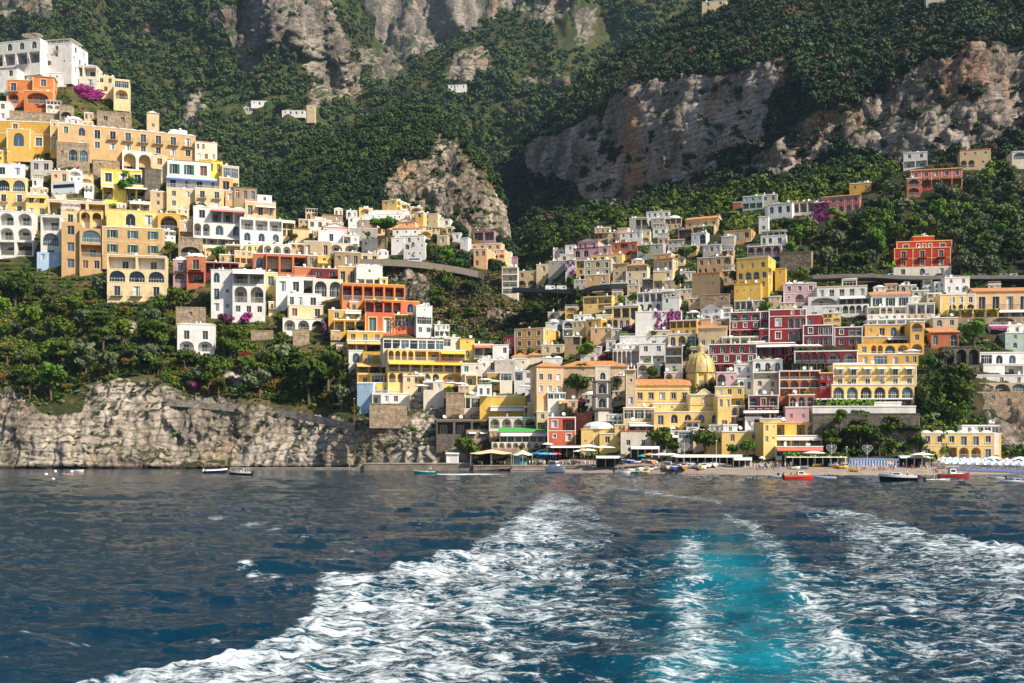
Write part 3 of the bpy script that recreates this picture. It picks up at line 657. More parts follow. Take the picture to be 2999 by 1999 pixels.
def planter_mesh(S):
    key = ('pl', round(S, 1))
    if key in WC: return WC[key]
    b = MB(); b.box(-.5, .5, 0, .4, 0, .45, flat('terracotta', (.45, .18, .08)))
    r2 = random.Random(3)
    for i in range(40):
        p = Vector((r2.uniform(-.7, .7), r2.uniform(-.1, .5), r2.uniform(.4, 1.3))); a = Vector((r2.gauss(0, 1), r2.gauss(0, 1), r2.gauss(0, 1))).normalized()*.22; c = a.orthogonal().normalized()*.2
        b.add([p-a-c, p+a-c, p+a+c, p-a+c], [(0, 1, 2, 3)], VINE)
    WC[key] = b.mesh('planter'); return WC[key]
def leafmat(name, c1, c2, tr=True):
    m, nt, N, L, P = newmat(name)
    tc = N.new('ShaderNodeTexCoord'); n1 = N.new('ShaderNodeTexNoise'); n1.inputs['Scale'].default_value = .22; n1.inputs['Detail'].default_value = 5; L.new(tc.outputs['Object'], n1.inputs[0])
    oi = N.new('ShaderNodeObjectInfo'); ad = N.new('ShaderNodeMath'); ad.operation = 'MULTIPLY_ADD'; ad.inputs[1].default_value = .5; L.new(oi.outputs['Random'], ad.inputs[0])
    at = N.new('ShaderNodeAttribute'); at.attribute_name = 'tint'; a2 = N.new('ShaderNodeMath'); a2.operation = 'ADD'; L.new(at.outputs['Fac'], a2.inputs[0])
    sc = N.new('ShaderNodeMath'); sc.operation = 'MULTIPLY_ADD'; sc.inputs[1].default_value = .9; sc.inputs[2].default_value = -.25; L.new(n1.outputs[0], sc.inputs[0]); L.new(sc.outputs[0], ad.inputs[2])
    L.new(ad.outputs[0], a2.inputs[1])
    mx = N.new('ShaderNodeValToRGB'); e = mx.color_ramp.elements; e[0].color = (*c1, 1); e[1].color = (*c2, 1); e[0].position = .1; e[1].position = 1.0
    L.new(a2.outputs[0], mx.inputs[0]); L.new(mx.outputs[0], P.inputs['Base Color']); P.inputs['Roughness'].default_value = .7; P.inputs['Specular IOR Level'].default_value = .2
    return m
VINE = leafmat('vine_leaves', (.05, .12, .010), (.17, .30, .02)); BOUG = leafmat('bougainvillea_flowers', (.022, .05, .008), (.46, .012, .28))
def vine_slab(b, u0, u1, d0, d1, z, t, mat, dens=5, seed=None):
    r2 = random.Random(int((u1-u0)*97+z*13)); n = int((u1-u0)*(d1-d0)*dens*.6)+20
    for i in range(min(n, 900)):
        x = r2.uniform(u0, u1); y = r2.uniform(d0, d1); h = r2.uniform(-t*.6, t*.5)+.25*t*math.sin(x*1.7)
        if r2.random() < .25: y = d0; h -= r2.uniform(0, t*.8)
        p = Vector((x, y, z+h)); a = Vector((r2.gauss(0, 1), r2.gauss(0, 1), r2.gauss(0, .6))).normalized()*r2.uniform(.22, .45); c = a.cross(Vector((r2.gauss(0, .6), r2.gauss(0, .6), 1))).normalized()*.32
        b.add([p-a-c, p+a-c, p+a+c, p-a+c], [(0, 1, 2, 3)], mat)
def tile_roof(root, W, dep, H, kind, parent=None, pitch=.30, ov=.5, rm=None):
    b = MB(); t = flat('green_roof', (.06, .34, .06), .8) if rm else tile(); h = pitch*dep*.5
    x0, x1, y0, y1 = -ov, W+ov, -ov, dep+ov; z = H
    if kind == 't':
        k = min(dep/2, W/2)*.98; ym = dep/2
        v = [(x0, y0, z), (x1, y0, z), (x1, y1, z), (x0, y1, z), (k, ym, z+h), (W-k, ym, z+h)]
        b.add(v, [(0, 1, 5, 4), (1, 2, 5), (2, 3, 4, 5), (3, 0, 4)], t)
    elif kind == 'g':   # ridge along the facade
        v = [(x0, y0, z), (x1, y0, z), (x1, y1, z), (x0, y1, z), (x0, dep/2, z+h), (x1, dep/2, z+h)]
        b.add(v, [(0, 1, 5, 4), (2, 3, 4, 5)], t); b.add([(0, 0, z), (0, dep, z), (0, dep/2, z+h-.05), (W, 0, z), (W, dep, z), (W, dep/2, z+h-.05)], [(0, 1, 2), (3, 4, 5)], TRIM)
    elif kind == 'G':   # gable end faces front
        hh = pitch*W*.5; v = [(x0, y0, z), (x1, y0, z), (x1, y1, z), (x0, y1, z), (W/2, y0, z+hh), (W/2, y1, z+hh)]
        b.add(v, [(0, 4, 5, 3), (1, 2, 5, 4)], t); b.add([(0, 0, z), (W, 0, z), (W/2, 0, z+hh-.05)], [(0, 1, 2)], root.get('_wm') and WHITE or WHITE)
    elif kind == 's':   # shed sloping to the front
        v = [(x0, y0, z), (x1, y0, z), (x1, y1, z+h*1.6), (x0, y1, z+h*1.6)]; b.add(v, [(0, 1, 2, 3)], t)
    b.box(x0+.1, x1-.1, y0+.1, y1-.1, z-.18, z-.003, TRIM)
    return b.build('roof', parent or root)
def dish_mesh():
    if 'dish' in WC: return WC['dish']
    b = MB(); b.cyl((0, 0, 0), (0, 0, 1.0), .05, .05, RAILK, 5); b.lathe([(0, 0), (.3, .03), (.55, .12), (.75, .28)], WHITE, (0, 0, 0), 10)
    vs = []
    R = Matrix.Translation((0, -.1, 1.2)) @ Matrix.Rotation(math.radians(60), 4, 'X')
    for i, v in enumerate(b.v):
        vs.append(tuple(v) if i < 10 else tuple(R @ Vector(v)))
    b.v = vs; WC['dish'] = b.mesh('satellite_dish'); return WC['dish']
def tank_mesh():
    if 'tank' in WC: return WC['tank']
    b = MB(); b.cyl((-.7, 0, .6), (.7, 0, .6), .45, .45, WHITE, 10); b.box(-.5, -.4, -.3, .3, 0, .3, RAILK); b.box(.4, .5, -.3, .3, 0, .3, RAILK); WC['tank'] = b.mesh('water_tank'); return WC['tank']
def ant_mesh():
    if 'ant' in WC: return WC['ant']
    b = MB(); b.cyl((0, 0, 0), (0, 0, 3.0), .04, .03, RAILK, 4)
    for z, w in ((2.9, .5), (2.6, .7), (2.3, .6)): b.box(-w, w, -.02, .02, z, z+.04, RAILK)
    WC['ant'] = b.mesh('antenna'); return WC['ant']
def chim_mesh():
    if 'chim' in WC: return WC['chim']
    b = MB(); b.box(-.35, .35, -.35, .35, 0, 1.3, WHITE); b.box(-.45, .45, -.45, .45, 1.3, 1.42, TRIM); b.box(-.25, .25, -.25, .25, 1.42, 1.7, WHITE); WC['chim'] = b.mesh('chimney'); return WC['chim']
FARF = set(); RECTS = []   # picture rectangles taken by buildings, so that no tree is planted in them
def defyaw(px): return float(np.interp(px, [0, 500, 950, 1500, 2100, 2600, 2999], [14, 18, 14, -4, -18, -12, -8]))
def frame_at(px0, px1, yt, yb, D=None, yaw=None, keys='ABCS'):
    pm = (px0+px1)/2; yaw = math.radians(defyaw(pm) if yaw is None else yaw); c, s = math.cos(yaw), math.sin(yaw)
    if D is None:
        g = ground(min(max(pm, -350), 3400), yb, keys if '_far' not in FARF else 'ABCDS'); D = g.y-2.0-abs(s)*(px1-px0)/F*g.y/2
    M = wpt(pm, yb, D)
    def t(px): u = (px-CX)/F; return (u*M.y-M.x)/(c-u*s)
    t0, t1 = t(px0), t(px1); P0 = M+Vector((c, s, 0))*t0; H = HC+(YH-yt)/F*M.y-M.z
    return Matrix.Translation(P0) @ Matrix.Rotation(yaw, 4, 'Z'), t1-t0, H, D
def building(name, geo, col, floors, opts, label, cat=None, root=None, wing=None, group=None):
    o = {}
    for t in opts.split():
        if '=' in t: k, v = t.split('='); o[k] = v
        else: o[t] = True
    px0, px1, yt, yb = geo; D = float(o['D']) if 'D' in o else None
    if 'dD' in o and root is not None:
        g = ground(min(max((px0+px1)/2, -350), 3400), yb, 'ABCS'); D = min(MC[0]+float(o['dD']), g.y-1.5)
    Mx, W, H, D = frame_at(px0, px1, yt, yb, D, float(o['y']) if 'y' in o else None)
    if root is None: MC[:] = [D]
    RECTS.append((px0, px1, yt, yb, D))
    dep = float(o.get('d', max(6.0, min(12, W*.8))))
    if wing is not None: dep = max(dep, MC[0]-D+5)
    wm = wallm(col); wb = MB(); sk = float(o.get('sk', 7))
    if wing is None:
        root = empty(name, Mx); root['label'] = label; root['category'] = cat or name.replace('_', ' ')
        if group: root['group'] = group
        par = root; T0 = Matrix.Identity(4)
    else:
        par = None
    rows = [r for r in floors.split('/') if r]
    I = Matrix.Identity(4)
    hold = link(('wall' if wing is None else wing), bpy.data.meshes.new('wall'), root, I if wing is None else ROOTM[root.name].inverted() @ Mx)
    if wing is None: ROOTM[root.name] = Mx.copy()
    tgt = root if wing is None else hold
    f = Facade(wb, tgt, I, wm, o); f.face(W, 0, H, rows)
    # right side, left side, back, bottom skirt
    TR = Matrix.Translation((W, 0, 0)) @ Matrix.Rotation(math.radians(90), 4, 'Z')
    fr = Facade(wb, tgt, TR, wm, o); rr = o.get('R', None)
    if rr: fr.face(dep, 0, H, [r for r in rr.split('/')])
    else: fr.rect(0, dep, 0, H)
    TL = Matrix.Translation((0, dep, 0)) @ Matrix.Rotation(math.radians(-90), 4, 'Z')
    fl_ = Facade(wb, tgt, TL, wm, o); ll = o.get('L', None)
    if ll: fl_.face(dep, 0, H, [r for r in ll.split('/')])
    else: fl_.rect(0, dep, 0, H)
    wb.add([(0, dep, -sk), (W, dep, -sk), (W, dep, H), (0, dep, H)], [(0, 1, 2, 3)], wm)
    skm = WALLM(o['base']) if 'base' in o else wm
    wb.add([(0, 0, 0), (W, 0, 0), (W, dep, 0), (0, dep, 0), (0, 0, -sk), (W, 0, -sk), (W, dep, -sk), (0, dep, -sk)], [(0, 1, 5, 4), (1, 2, 6, 5), (3, 0, 4, 7)], skm)
    me = wb.mesh('wall'); old = hold.data; hold.data = me; bpy.data.meshes.remove(old)
    # string courses and corner strips
    if 'tr' in o:
        b = MB(); m = WALLM(o['tr']); n = len(rows); ws = [w for _, w in f.rs]; tt = sum(ws); v = H
        for w in ws[:-1]: v -= H*w/tt; b.box(-.06, W+.06, -.07, 0-.002, v-.12, v+.12, m)
        b.box(-.08, .28, -.08, -.003, 0, H-.3, m); b.box(W-.28, W+.08, -.08, -.003, 0, H-.3, m); b.box(W+.003, W+.09, .0, .3, 0, H-.3, m)
        if 'pil' in o:
            k = int(o['pil'])
            for i in range(1, k): x = W*i/k; b.box(x-.22, x+.22, -.085, -.004, 0, H-.3, m)
        b.build('trim', tgt)
    rf = o.get('roof', 'f'); cm = WALLM(o['cop']) if 'cop' in o else (wm if 'nc' in o else WHITE)
    if rf in ('t', 'g', 'G', 's'): tile_roof(root, W, dep, H, rf, tgt, float(o.get('pitch', .5)), rm=o.get('rm'))
    elif rf != 'n':
        b = MB(); e = .14
        b.add([(0, 0, H-.02), (W, 0, H-.02), (W, dep, H-.02), (0, dep, H-.02)], [(0, 1, 2, 3)], cm)
        b.box(-e, W+e, -e, .25, H-.12, H+.28, cm); b.box(-e, .25, .25, dep, H-.11, H+.28, cm); b.box(W-.25, W+e, .25, dep, H-.11, H+.28, cm)
        if rf[0] == 'w':   # scalloped crest
            n = int(rf[1:] or 6)
            for i in range(n):
                a, c2 = W*i/n, W*(i+1)/n; pts = [(a+(c2-a)*j/8, .45*math.sin(math.pi*j/8)+.28) for j in range(9)]
                b.add([(x, -e, H) for x, _ in ((a, 0), (c2, 0))]+[(x, -e, H+z) for x, z in pts[::-1]]+[(x, .25, H+z) for x, z in pts[::-1]], [tuple(range(11))]+[(2+j, 3+j, 12+j, 11+j) for j in range(8)], cm)
        if rf[0] == 'v':   # low vaults
            n = int(rf[1:] or 3)
            for i in range(n):
                a, c2 = W*i/n, W*(i+1)/n; r = (c2-a)*.46
                b.lathe([(r, 0), (r*.93, r*.2), (r*.75, r*.36), (r*.4, r*.46), (0, r*.5)], WHITE, ((a+c2)/2, min(dep/2, r+.5), H+.1), 12)
        ro = b.build('roof', tgt)
    if rf[0] in 'fwv' and 'bare' not in o and W > 6:
        k = rng.random
        for nm, fn, pr in (('satellite_dish', dish_mesh, .55), ('satellite_dish', dish_mesh, .25), ('chimney', chim_mesh, .5), ('chimney', chim_mesh, .3), ('water_tank', tank_mesh, .3), ('antenna', ant_mesh, .5), ('planter', lambda: planter_mesh(1.0), .5), ('planter', lambda: planter_mesh(1.0), .4)):
            if k() < pr: link(nm, fn(), tgt, Matrix.Translation((rng.uniform(.1, .9)*W, rng.uniform(.2, .5)*dep, H+.1)) @ Matrix.Rotation(rng.uniform(-.5, .5), 4, 'Z'))
    if 'rt' in o:  # rooftop terrace railing
        b = MB(); rail_bm(b, .05, W-.05, .0, H+.25, 1.0, RAILW if o['rt'] == 'w' else RAILK, ends=dep); b.build('railing', tgt)
    if 'perg' in o:
        b = MB(); h = 2.5
        for i in range(5):
            x = W*(.04+.23*i); b.box(x-.12, x+.12, .1, .34, H, H+h, WHITE); b.box(x-.12, x+.12, dep*.6, dep*.6+.24, H, H+h, WHITE)
        b.box(-.2, W+.2, -.3, dep*.65, H+h, H+h+.18, AWN[o['perg']] if o['perg'] in AWN else WHITE); b.build('pergola', tgt)
    if 'ivy' in o:
        b = MB(); a, c2 = [float(x)*W for x in o['ivy'].split(',')]; vine_wall(b, a, c2, H, VINE); b.build('ivy', tgt)
    if 'boug' in o:
        b = MB(); a, c2 = [float(x)*W for x in o['boug'].split(',')]; vine_wall(b, a, c2, H, BOUG); b.build('vine', tgt)
    return root
def vine_wall(b, a, c, H, mat):
    r2 = random.Random(int(a*31+c*7+H)); n = int((c-a)*H*3.2)
    for i in range(min(n, 900)):
        x = r2.uniform(a, c); z = r2.uniform(0, H)
        if fbm([x*.5, z*.5, 1.0], 2, 3) < -.22: continue
        p = Vector((x, -r2.uniform(.05, .5), z)); q = Vector((r2.gauss(0, 1), -.5, r2.gauss(0, 1))).normalized()*.35; s = q.cross(Vector((r2.gauss(0, .4), -1, r2.gauss(0, .4)))).normalized()*.3
        b.add([p-q-s, p+q-s, p+q+s, p-q+s], [(0, 1, 2, 3)], mat)
ROOTM = {}
# ---------------------------------------------------------------- the town: name|x0 x1 top base|colour|storeys from the top|options|label   (+ = a part of the house above it)
TOWN = '''
hotel|-60 118 122 192|white|A5u/t5K*1.3|y=-14 d=14 in=blueish|white hotel wing with blue arched windows, top of the hill at upper left
+main_block|122 210 128 214|white|z1,d1,z1/w1,w1,o1/A1,z1/o1|y=-10 d=18 dD=0 R=w2/w3/w2 perg=w rt=w
guest_house|205 283 192 255|offw|t2Kn/d2K|y=4 R=w2/w2 roof=w2|off-white house with twin vaulted roof and laundry on its upper terrace
house|285 334 223 272|cream|w2/w1|y=10 d=8|plain cream house with flat roof beside the twin-vaulted house
+annex|333 379 233 291|cream|g1*.8/a1|y=16 in=honey roof=f
house|-60 50 200 256|white|w3*1.3/A2|y=-8 roof=t pitch=.4 R=o|white house with shallow tiled roof left of the orange villa
house|78 196 213 238|white|o1,z3|y=4 roof=f bare=1|long low white house showing just above the orange villa
villa|96 158 224 304|orange|w1*1.2/D1*1.4|y=12 roof=t pitch=.4 R=w2/w2 tr=cream|orange villa with hipped tile roof and cream cornice high on the left hill
+wing|20 97 234 304|orange|d1,o1*1.2/a1,o1*1.2|y=6 dD=1 tr=cream cop=cream in=red
+porch|70 150 266 304|orange|a1|y=8 dD=-5 cop=cream in=orange d=6
house|-60 30 296 352|white|w2/w2|y=10|small bright white house at left edge below the orange villa
retaining_wall|28 182 329 352|stone|o1|nc=1 bare=1 d=4|rough stone wall under the garden of the orange villa
gatehouse|174 214 308 352|stone|o1*.5/a1|nc=1 bare=1 in=dstone|stone block with one arched niche beside the orange villa garden
retaining_wall|284 384 328 378|stone|z1,z1*1.5|nc=1 bare=1|tall stone terrace wall with ivy below the vine pergola
summer_house|430 466 330 388|beige|o1*.6/z1|y=20 roof=G d=5|tiny beige gabled hut at the top of the wooded ridge
villa|-60 148 354 436|must|z2,w1,o1/A1,w1,w1*1.3|y=8 tr=W cop=W|mustard villa with white corner strips at the left end of the long brown terrace
+tower|148 170 352 444|gold|z1/z1/z1|y=10 dD=-1 cop=W tr=W
+porch|20 88 378 436|gold|A1|y=6 dD=-6 cop=W tr=W d=6
terrace_house|170 572 379 450|tan|c1,A1,D1K,d1K,d1K,d1K,d1K,d1K,d1K/o1,w1,w1,w1,w1,w1,w1,w1,w1|y=20 d=12 roof=w14 tr=T|very long brown terrace house with scalloped roofline and green shutters
house|166 260 416 472|stone|o1*.4/z1,G1,G1|y=14 cop=beige|stone house with two teal glazed arches below the brown terrace
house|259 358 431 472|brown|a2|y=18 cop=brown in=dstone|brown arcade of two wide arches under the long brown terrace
+base|268 352 470 506|stone|o1,z1|y=18 dD=-1 roof=n
house|358 446 443 498|white|a2n|y=20 roof=f in=offw|white house front with two tall blind vaults under the brown terrace
house|445 490 456 524|cream|w1/w1|y=20 R=o|narrow cream house with ragged top beside the blind vaults
house|571 636 416 472|offw|w2,o1/w3|y=16 R=w2/w2 roof=f cop=pink|pale pink house at the right end of the brown terrace
house|498 548 382 402|white|o1|y=16 roof=v2|low white vaulted house peeping over the brown terrace roof
house|490 617 471 524|white|s1,s1,w1|y=16 roof=f cop=brown|white house with two green-shuttered windows below the brown terrace
house|487 642 519 556|white|b4Un|y=16 roof=n aw=u|white balcony storey with blue awning below the shuttered white house
+lower_storey|488 572 553 610|cream|w1,w1/w1,o1|y=14 dD=-1
+annex|571 656 552 612|cream|d2/w2|y=16 dD=-2
house|584 652 470 510|lemon|w3|y=18 cop=must|small yellow house with three windows near the ridge
+annex|651 700 486 524|cream|g1|y=24 dD=2
house|642 682 520 566|tan|w1|y=18 d=8|small tan house with one shuttered window and a parasol terrace
house|684 752 548 592|brown|w3|y=20 roof=s pitch=.3|brown brick house with sloping tile roof on the ridge edge
house|718 808 592 642|peach|w1,w1u,w1u|y=18 rt=w R=o|peach house with two slanted white awnings at the ridge edge
+roof_room|754 796 572 593|white|w1|y=18 dD=5 bare=1
villa|296 424 498 546|lemon|w1,w1,w1|y=14 cop=lemon tr=W|bright yellow villa behind a leafy tree on the left hill
+terrace|300 432 540 588|lemon|t1U,o1,t1U,t1U|y=14 dD=-6 aw=w cop=W
retaining_wall|272 352 470 502|stone|z1,o1*2|nc=1 bare=1 y=16|stone wall with a small hatch behind the yellow villa
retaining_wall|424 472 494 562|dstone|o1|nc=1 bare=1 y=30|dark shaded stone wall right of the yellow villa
house|-60 72 480 520|white|w3|y=8|low white house with dark square windows at left edge above the arched house
house|-60 78 520 562|honey|G3p|y=8 tr=W|honey house with glazed arches and terrace at the left edge
house|-60 80 560 624|honey|d3K/d3K|y=8 tr=W cop=W|honey house with iron balconies at the left edge
house|76 138 570 634|honey|w2u/w2|y=12 aw=y|ochre house with two small yellow awnings left of the hotel sign
hotel|140 312 588 640|cream|t3Wn|y=14 cop=W rt=w R=z1|cream hotel with a parking roof and a blue lettered sign on the left hill
+sign_bay|178 234 592 652|cream|o1*.8/d1K|y=14 dD=-2 nc=1
+arcade|233 300 614 672|honey|a2|y=14 dD=-1 in=gold roof=n
+basement|180 234 650 796|tan|w1/w1/w1|y=14 dD=-2 roof=n
+lower_house|233 300 668 796|tan|G1/t1/w2|y=14 dD=-1 roof=n
house|-60 98 618 704|white|a3/a3|y=6 roof=f d=10|white house with two storeys of wide arches at the left edge
+base|-60 98 702 748|white|t3|y=6 dD=-1 roof=n
house|119 178 630 768|white|t1/G1/w1|y=10 R=o|tall narrow white house with glazed arch above the trees at left
+base|108 178 738 768|blueish|w2|y=10 dD=-1 roof=n
house|312 462 616 668|honey|o1*.8,A1,w1|y=16 cop=honey|ochre wall house with one small arch right of the lettered hotel
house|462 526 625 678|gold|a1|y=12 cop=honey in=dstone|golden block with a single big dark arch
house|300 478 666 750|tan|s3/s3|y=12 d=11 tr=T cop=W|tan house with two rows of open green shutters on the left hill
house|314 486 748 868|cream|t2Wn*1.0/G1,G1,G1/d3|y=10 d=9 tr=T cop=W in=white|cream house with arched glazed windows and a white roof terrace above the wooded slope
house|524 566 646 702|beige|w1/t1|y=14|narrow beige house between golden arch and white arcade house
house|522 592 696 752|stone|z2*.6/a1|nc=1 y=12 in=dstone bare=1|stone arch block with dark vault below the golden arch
villa|566 718 608 694|white|w1*.5,t3Un/a2,A1,A1|y=16 aw=r roof=v4 d=11|white villa with terracotta awning and big arches on the left hill
+awning_terrace|572 702 692 716|offw|t4Un|y=16 dD=-4 aw=w roof=n
house|703 828 640 712|white|t3/A3|y=18 d=10 R=w1/w1|white house with a row of three arched windows right of the terracotta-awning villa
house|815 864 646 692|cream|t2Un/t2n|y=20 aw=w|narrow cream house with striped awnings at the ridge edge
villa|740 780 742 806|rust|A1u|y=10 aw=o R=o d=14|terracotta-red house block with one arched awning
+loggia|779 898 744 800|rust|t3vKn|y=16 cop=W in=dstone
+gallery|770 854 716 746|offw|a3n|y=14 dD=3
+lower_wall|776 864 796 816|rust|o1|y=14 dD=-2 roof=n
house|507 548 760 830|mauve|d1K/a1|y=10 roof=v1 cop=W|small mauve-brown house with one lower arch beside the red house
house|547 600 750 830|rust|d1/t1Kn|y=10 roof=v1 cop=W|small red house with a white domed roof on the left hill
house|602 698 768 800|maroon|t4Kn|y=12 cop=T|low maroon pergola house behind the big white arcaded house
mansion|618 682 790 922|white|A1,o1/D1,z1/w1,z1|y=8 d=12 cop=W in=blueish|big white three-storey house with cream awnings and two wide arches above the slope
+front|681 776 790 922|white|t2U*1.1/a2p*1.5/w3*.9|y=10 dD=-2 aw=w in=offw
house|775 812 798 882|honey|w1*1.4/o1|y=14|plain ochre wall house squeezed between two white houses
house|808 925 812 868|white|w1,w1,t1n|y=12 rt=w|white house with small brown windows and a roof canopy
+lower_storey|842 942 860 898|white|b2Kn,b1Kn|y=12 dD=-3
+base|846 946 894 936|cream|w1,o1,w1|y=12 dD=-4 tr=T
+arcade|828 950 933 970|white|a3|y=12 dD=-5 in=offw
retaining_wall|858 906 966 1002|stone|o1|nc=1 bare=1 d=4|stone buttress wall under the white arcade with the purple climber
house|862 918 782 822|rust|o1|y=14 cop=T R=o|blank terracotta gable wall in the middle of the left hill
house|915 992 786 822|maroon|b2S|y=14 cop=T|small maroon house with yellow-framed doors
+arcade|917 1004 816 872|offw|G2|y=14 dD=-1 roof=n
house|890 966 706 758|beige|w1,o1,w1|y=4 R=w1|beige block house with one brown door near the centre of the left hill
+balcony_tower|930 970 750 792|yellow|b1S/a2n|y=14 dD=-2 roof=n
house|964 1048 713 744|offw|a2n|y=14 in=offw|off-white house with two blind arches on the left hill shoulder
house|980 1054 738 784|brown|z1,w1,w1|y=14 cop=offw|rough brown house with small windows above the coast road
house|932 1008 676 716|white|o1,w1,o1|y=14 cop=W|plain white block with a single pale shutter
house|946 1018 664 694|pink|o1|y=14 roof=G pitch=.3|pinkish house with low orange gable roof behind the plain white block
house|1005 1052 688 722|white|t1n,z1|y=14|small white house with lilac flowers next to the blind arches
house|858 904 668 694|peach|o1|y=14 roof=s pitch=.2|low peach roof house at the foot of the left ridge
hotel|990 1046 780 846|tan|w1,w1|y=8 R=o|cream tower house with brown window above the orange hotel
+wing|1044 1120 780 846|white|o1,z1,o1/t3n|y=14 roof=v2 rt=w
+annex|1112 1136 812 862|honey|w1/w1|y=14 dD=1
hotel|1002 1186 832 884|orange|t1,t1,t1,t1,t1,t1|y=15 d=10 cop=yellow in=red|orange hotel terrace with a yellow cornice and six open bays
+lower_storey|1070 1228 880 920|coral|t2KM,t2K,A1K|y=15 dD=-2 tr=yellow cop=yellow
+garden_front|1070 1156 914 976|coral|D2|y=12 dD=-3 tr=yellow roof=n
+dining_room|1153 1246 922 974|coral|g4V*1.6/o1*.6|y=14 dD=-4 cop=T
house|1219 1266 896 980|white|z1/g1/w2|y=18 d=7|tall white house with curved awning right of the orange hotel
apartment_house|962 1058 908 940|must|w1,w2U|y=10 aw=w|mustard stepped apartment house with orange awnings, cascading down to the sea cliff
+storey|978 1072 936 972|must|t3Kn|y=10 dD=-1 L=o
+storey|1016 1122 970 1000|must|b3Wn|y=10 dD=-2 aw=o
+storey|1016 1126 997 1030|must|t2nU,t1nU|y=10 dD=-4 aw=o
+white_room|1021 1064 1026 1067|white|A1b|y=8 dD=-6 R=o
+storey|1062 1137 1029 1065|must|b2Kn|y=10 dD=-5 roof=n
+storey|1044 1152 1062 1097|must|t3nU|y=10 dD=-7 aw=o roof=n
+storey|1047 1164 1094 1124|yellow|t1n,g1,t1n|y=10 dD=-8 cop=T
+storey|1047 1175 1121 1154|yellow|b4W|y=8 dD=-10
+base_house|1090 1200 1152 1184|white|t1n,w1,w1,o1|y=8 dD=-12 cop=W
+stair_wall|1046 1092 1122 1200|blueish|z1/o1/o1|y=-8 dD=-9
retaining_wall|1082 1192 1183 1246|stone|r2*.6/z1,o1/o1|nc=1 bare=1 y=6 d=6 sk=1|tall stone sea wall with two oval plaques under the stepped apartments
hotel|1136 1364 1024 1122|honey|a4,t2,t1U/t7U/a3,G3,a1|y=12 d=12 aw=y in=gold|long yellow hotel with three storeys of loggias on the left slope
+restaurant|1122 1300 990 1026|offw|g7|y=12 dD=6 cop=dstone
+arch_room|1362 1398 1096 1128|cream|t1n|y=12 dD=-4
house|1294 1348 988 1046|offw|g1,o1/A1|y=12 d=8|off-white house with a domed awning above the long yellow hotel
house|1347 1390 992 1046|yellow|z1/D1|y=12 cop=brown d=8|slim yellow house with three white chimneys at the valley edge
bar|1388 1444 1008 1040|offw|t2Un|y=4 aw=r roof=f|low bar with a terracotta awning and blue parasol in the valley mouth
house|1443 1490 1010 1042|white|o1,w1|y=0|small white cube house beside the dark red house
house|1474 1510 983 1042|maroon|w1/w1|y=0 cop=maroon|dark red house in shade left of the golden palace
house|1350 1412 1064 1130|offw|w1,z1/w1,t1n|y=2|jumbled cream house with satellite dishes below the slim yellow house
house|1404 1455 1052 1094|white|z1,w1|y=2 rt=w|white house with laundry under its windows left of the grey gable wall
house|1449 1508 1054 1108|grey|r1,o1,z1/o1|y=2 R=o|grey-white block with a half-moon window in the town centre
house|1506 1560 1086 1142|white|t1n,w1/o1|y=-4|white house with a slanting awning left of the long tiled palace
house|1464 1500 1090 1144|offw|g1/o1|y=0|white glazed-veranda house in the town centre
house|1427 1468 1092 1136|must|o1|y=0 cop=W|mustard wall house with a clipped green tree in front
house|1500 1542 1050 1078|offw|o1,z1|y=-2|small white rooftop house between orange roofs and grey block
palace|1507 1592 962 1048|gold|w1,w1,w1/w1,w1,w1/a1,o1,w1|y=-26 d=15 R=w1,o1/w1,o1/z1,o1 tr=W cop=T|golden palace with white window frames standing at the valley mouth
house|1499 1546 1044 1062|offw|o1|roof=t pitch=.5 y=-4 d=8|small house with bright orange hipped roof below the golden palace
house|1545 1590 1040 1060|offw|o1|roof=t pitch=.5 y=-6 d=9|orange-roofed house directly right of the smaller hipped roof
house|1590 1645 1048 1066|white|o1,z1|y=-6 roof=v2|white roof terrace with water drums below the golden palace
house|1598 1652 944 972|white|o1,A1|y=-12 roof=v1|white cube with one arched window above the golden palace
house|1648 1680 940 984|white|G1/t1n|y=-14 roof=v1|narrow white house with tall dark arch between beige and white cubes
house|1676 1718 940 988|beige|w3/o1|y=-14|beige house with three small windows left of the mustard block
+roof_house|1680 1728 922 942|white|w1|y=-12 dD=4
house|1716 1760 934 990|must|w2/w1,o1|y=-24 d=9 R=o cop=W|mustard block house with two white-framed windows and a blazing yellow side
+annex|1730 1790 960 1002|peach|w1,w1/o1|y=-14 dD=-3
house|1790 1816 962 990|offw|w1|y=-14|little off-white house behind round clipped bushes
house|1653 1700 985 1034|brown|z1,t1n/o1|y=-10|run-down brown house left of the large round tree
hotel|1769 1870 896 938|cream|t4K*1.2|y=-16 d=10 R=o cop=W|cream hotel with four dark balcony bays above the purple bougainvillea
+lower_storey|1776 1846 930 970|beige|a2,A2|y=-14 dD=-2 roof=n
+yellow_wing|1745 1790 922 964|honey|w1/w1|y=-12 dD=-1
mansion|1861 1996 912 984|white|o1,w1,t2n/o1,A3|y=-10 R=o d=10 boug=.42,.98|white mansion draped with purple bougainvillea in the town centre
+terrace|1815 1990 984 1002|white|o1|y=-8 dD=-8 bare=1 rt=w d=4
villa|1866 1940 856 912|white|t4n/A3|y=-16 cop=W d=9|white villa with arched windows and open roof gallery above the bougainvillea mansion
+upper_storey|1904 1972 848 872|white|z2,o1|y=-16 dD=3 R=o
+side_wing|1940 1990 870 914|white|w1,o1/o1|y=-14 dD=0 perg=w
house|1962 2040 938 982|must|t4K/D4k|y=-18 d=9 R=o|mustard house with dark doors and a white railed top terrace
+side_house|2036 2082 934 966|peach|w1,o1|y=-16 dD=2
+lower_storey|1957 2038 978 1018|cream|A1,a1,g1|y=-14 dD=-2
house|1948 1998 1016 1090|grey|t1K/t1K/w1|y=-12 cop=grey|grey shaded house with open galleries left of the ivy wall
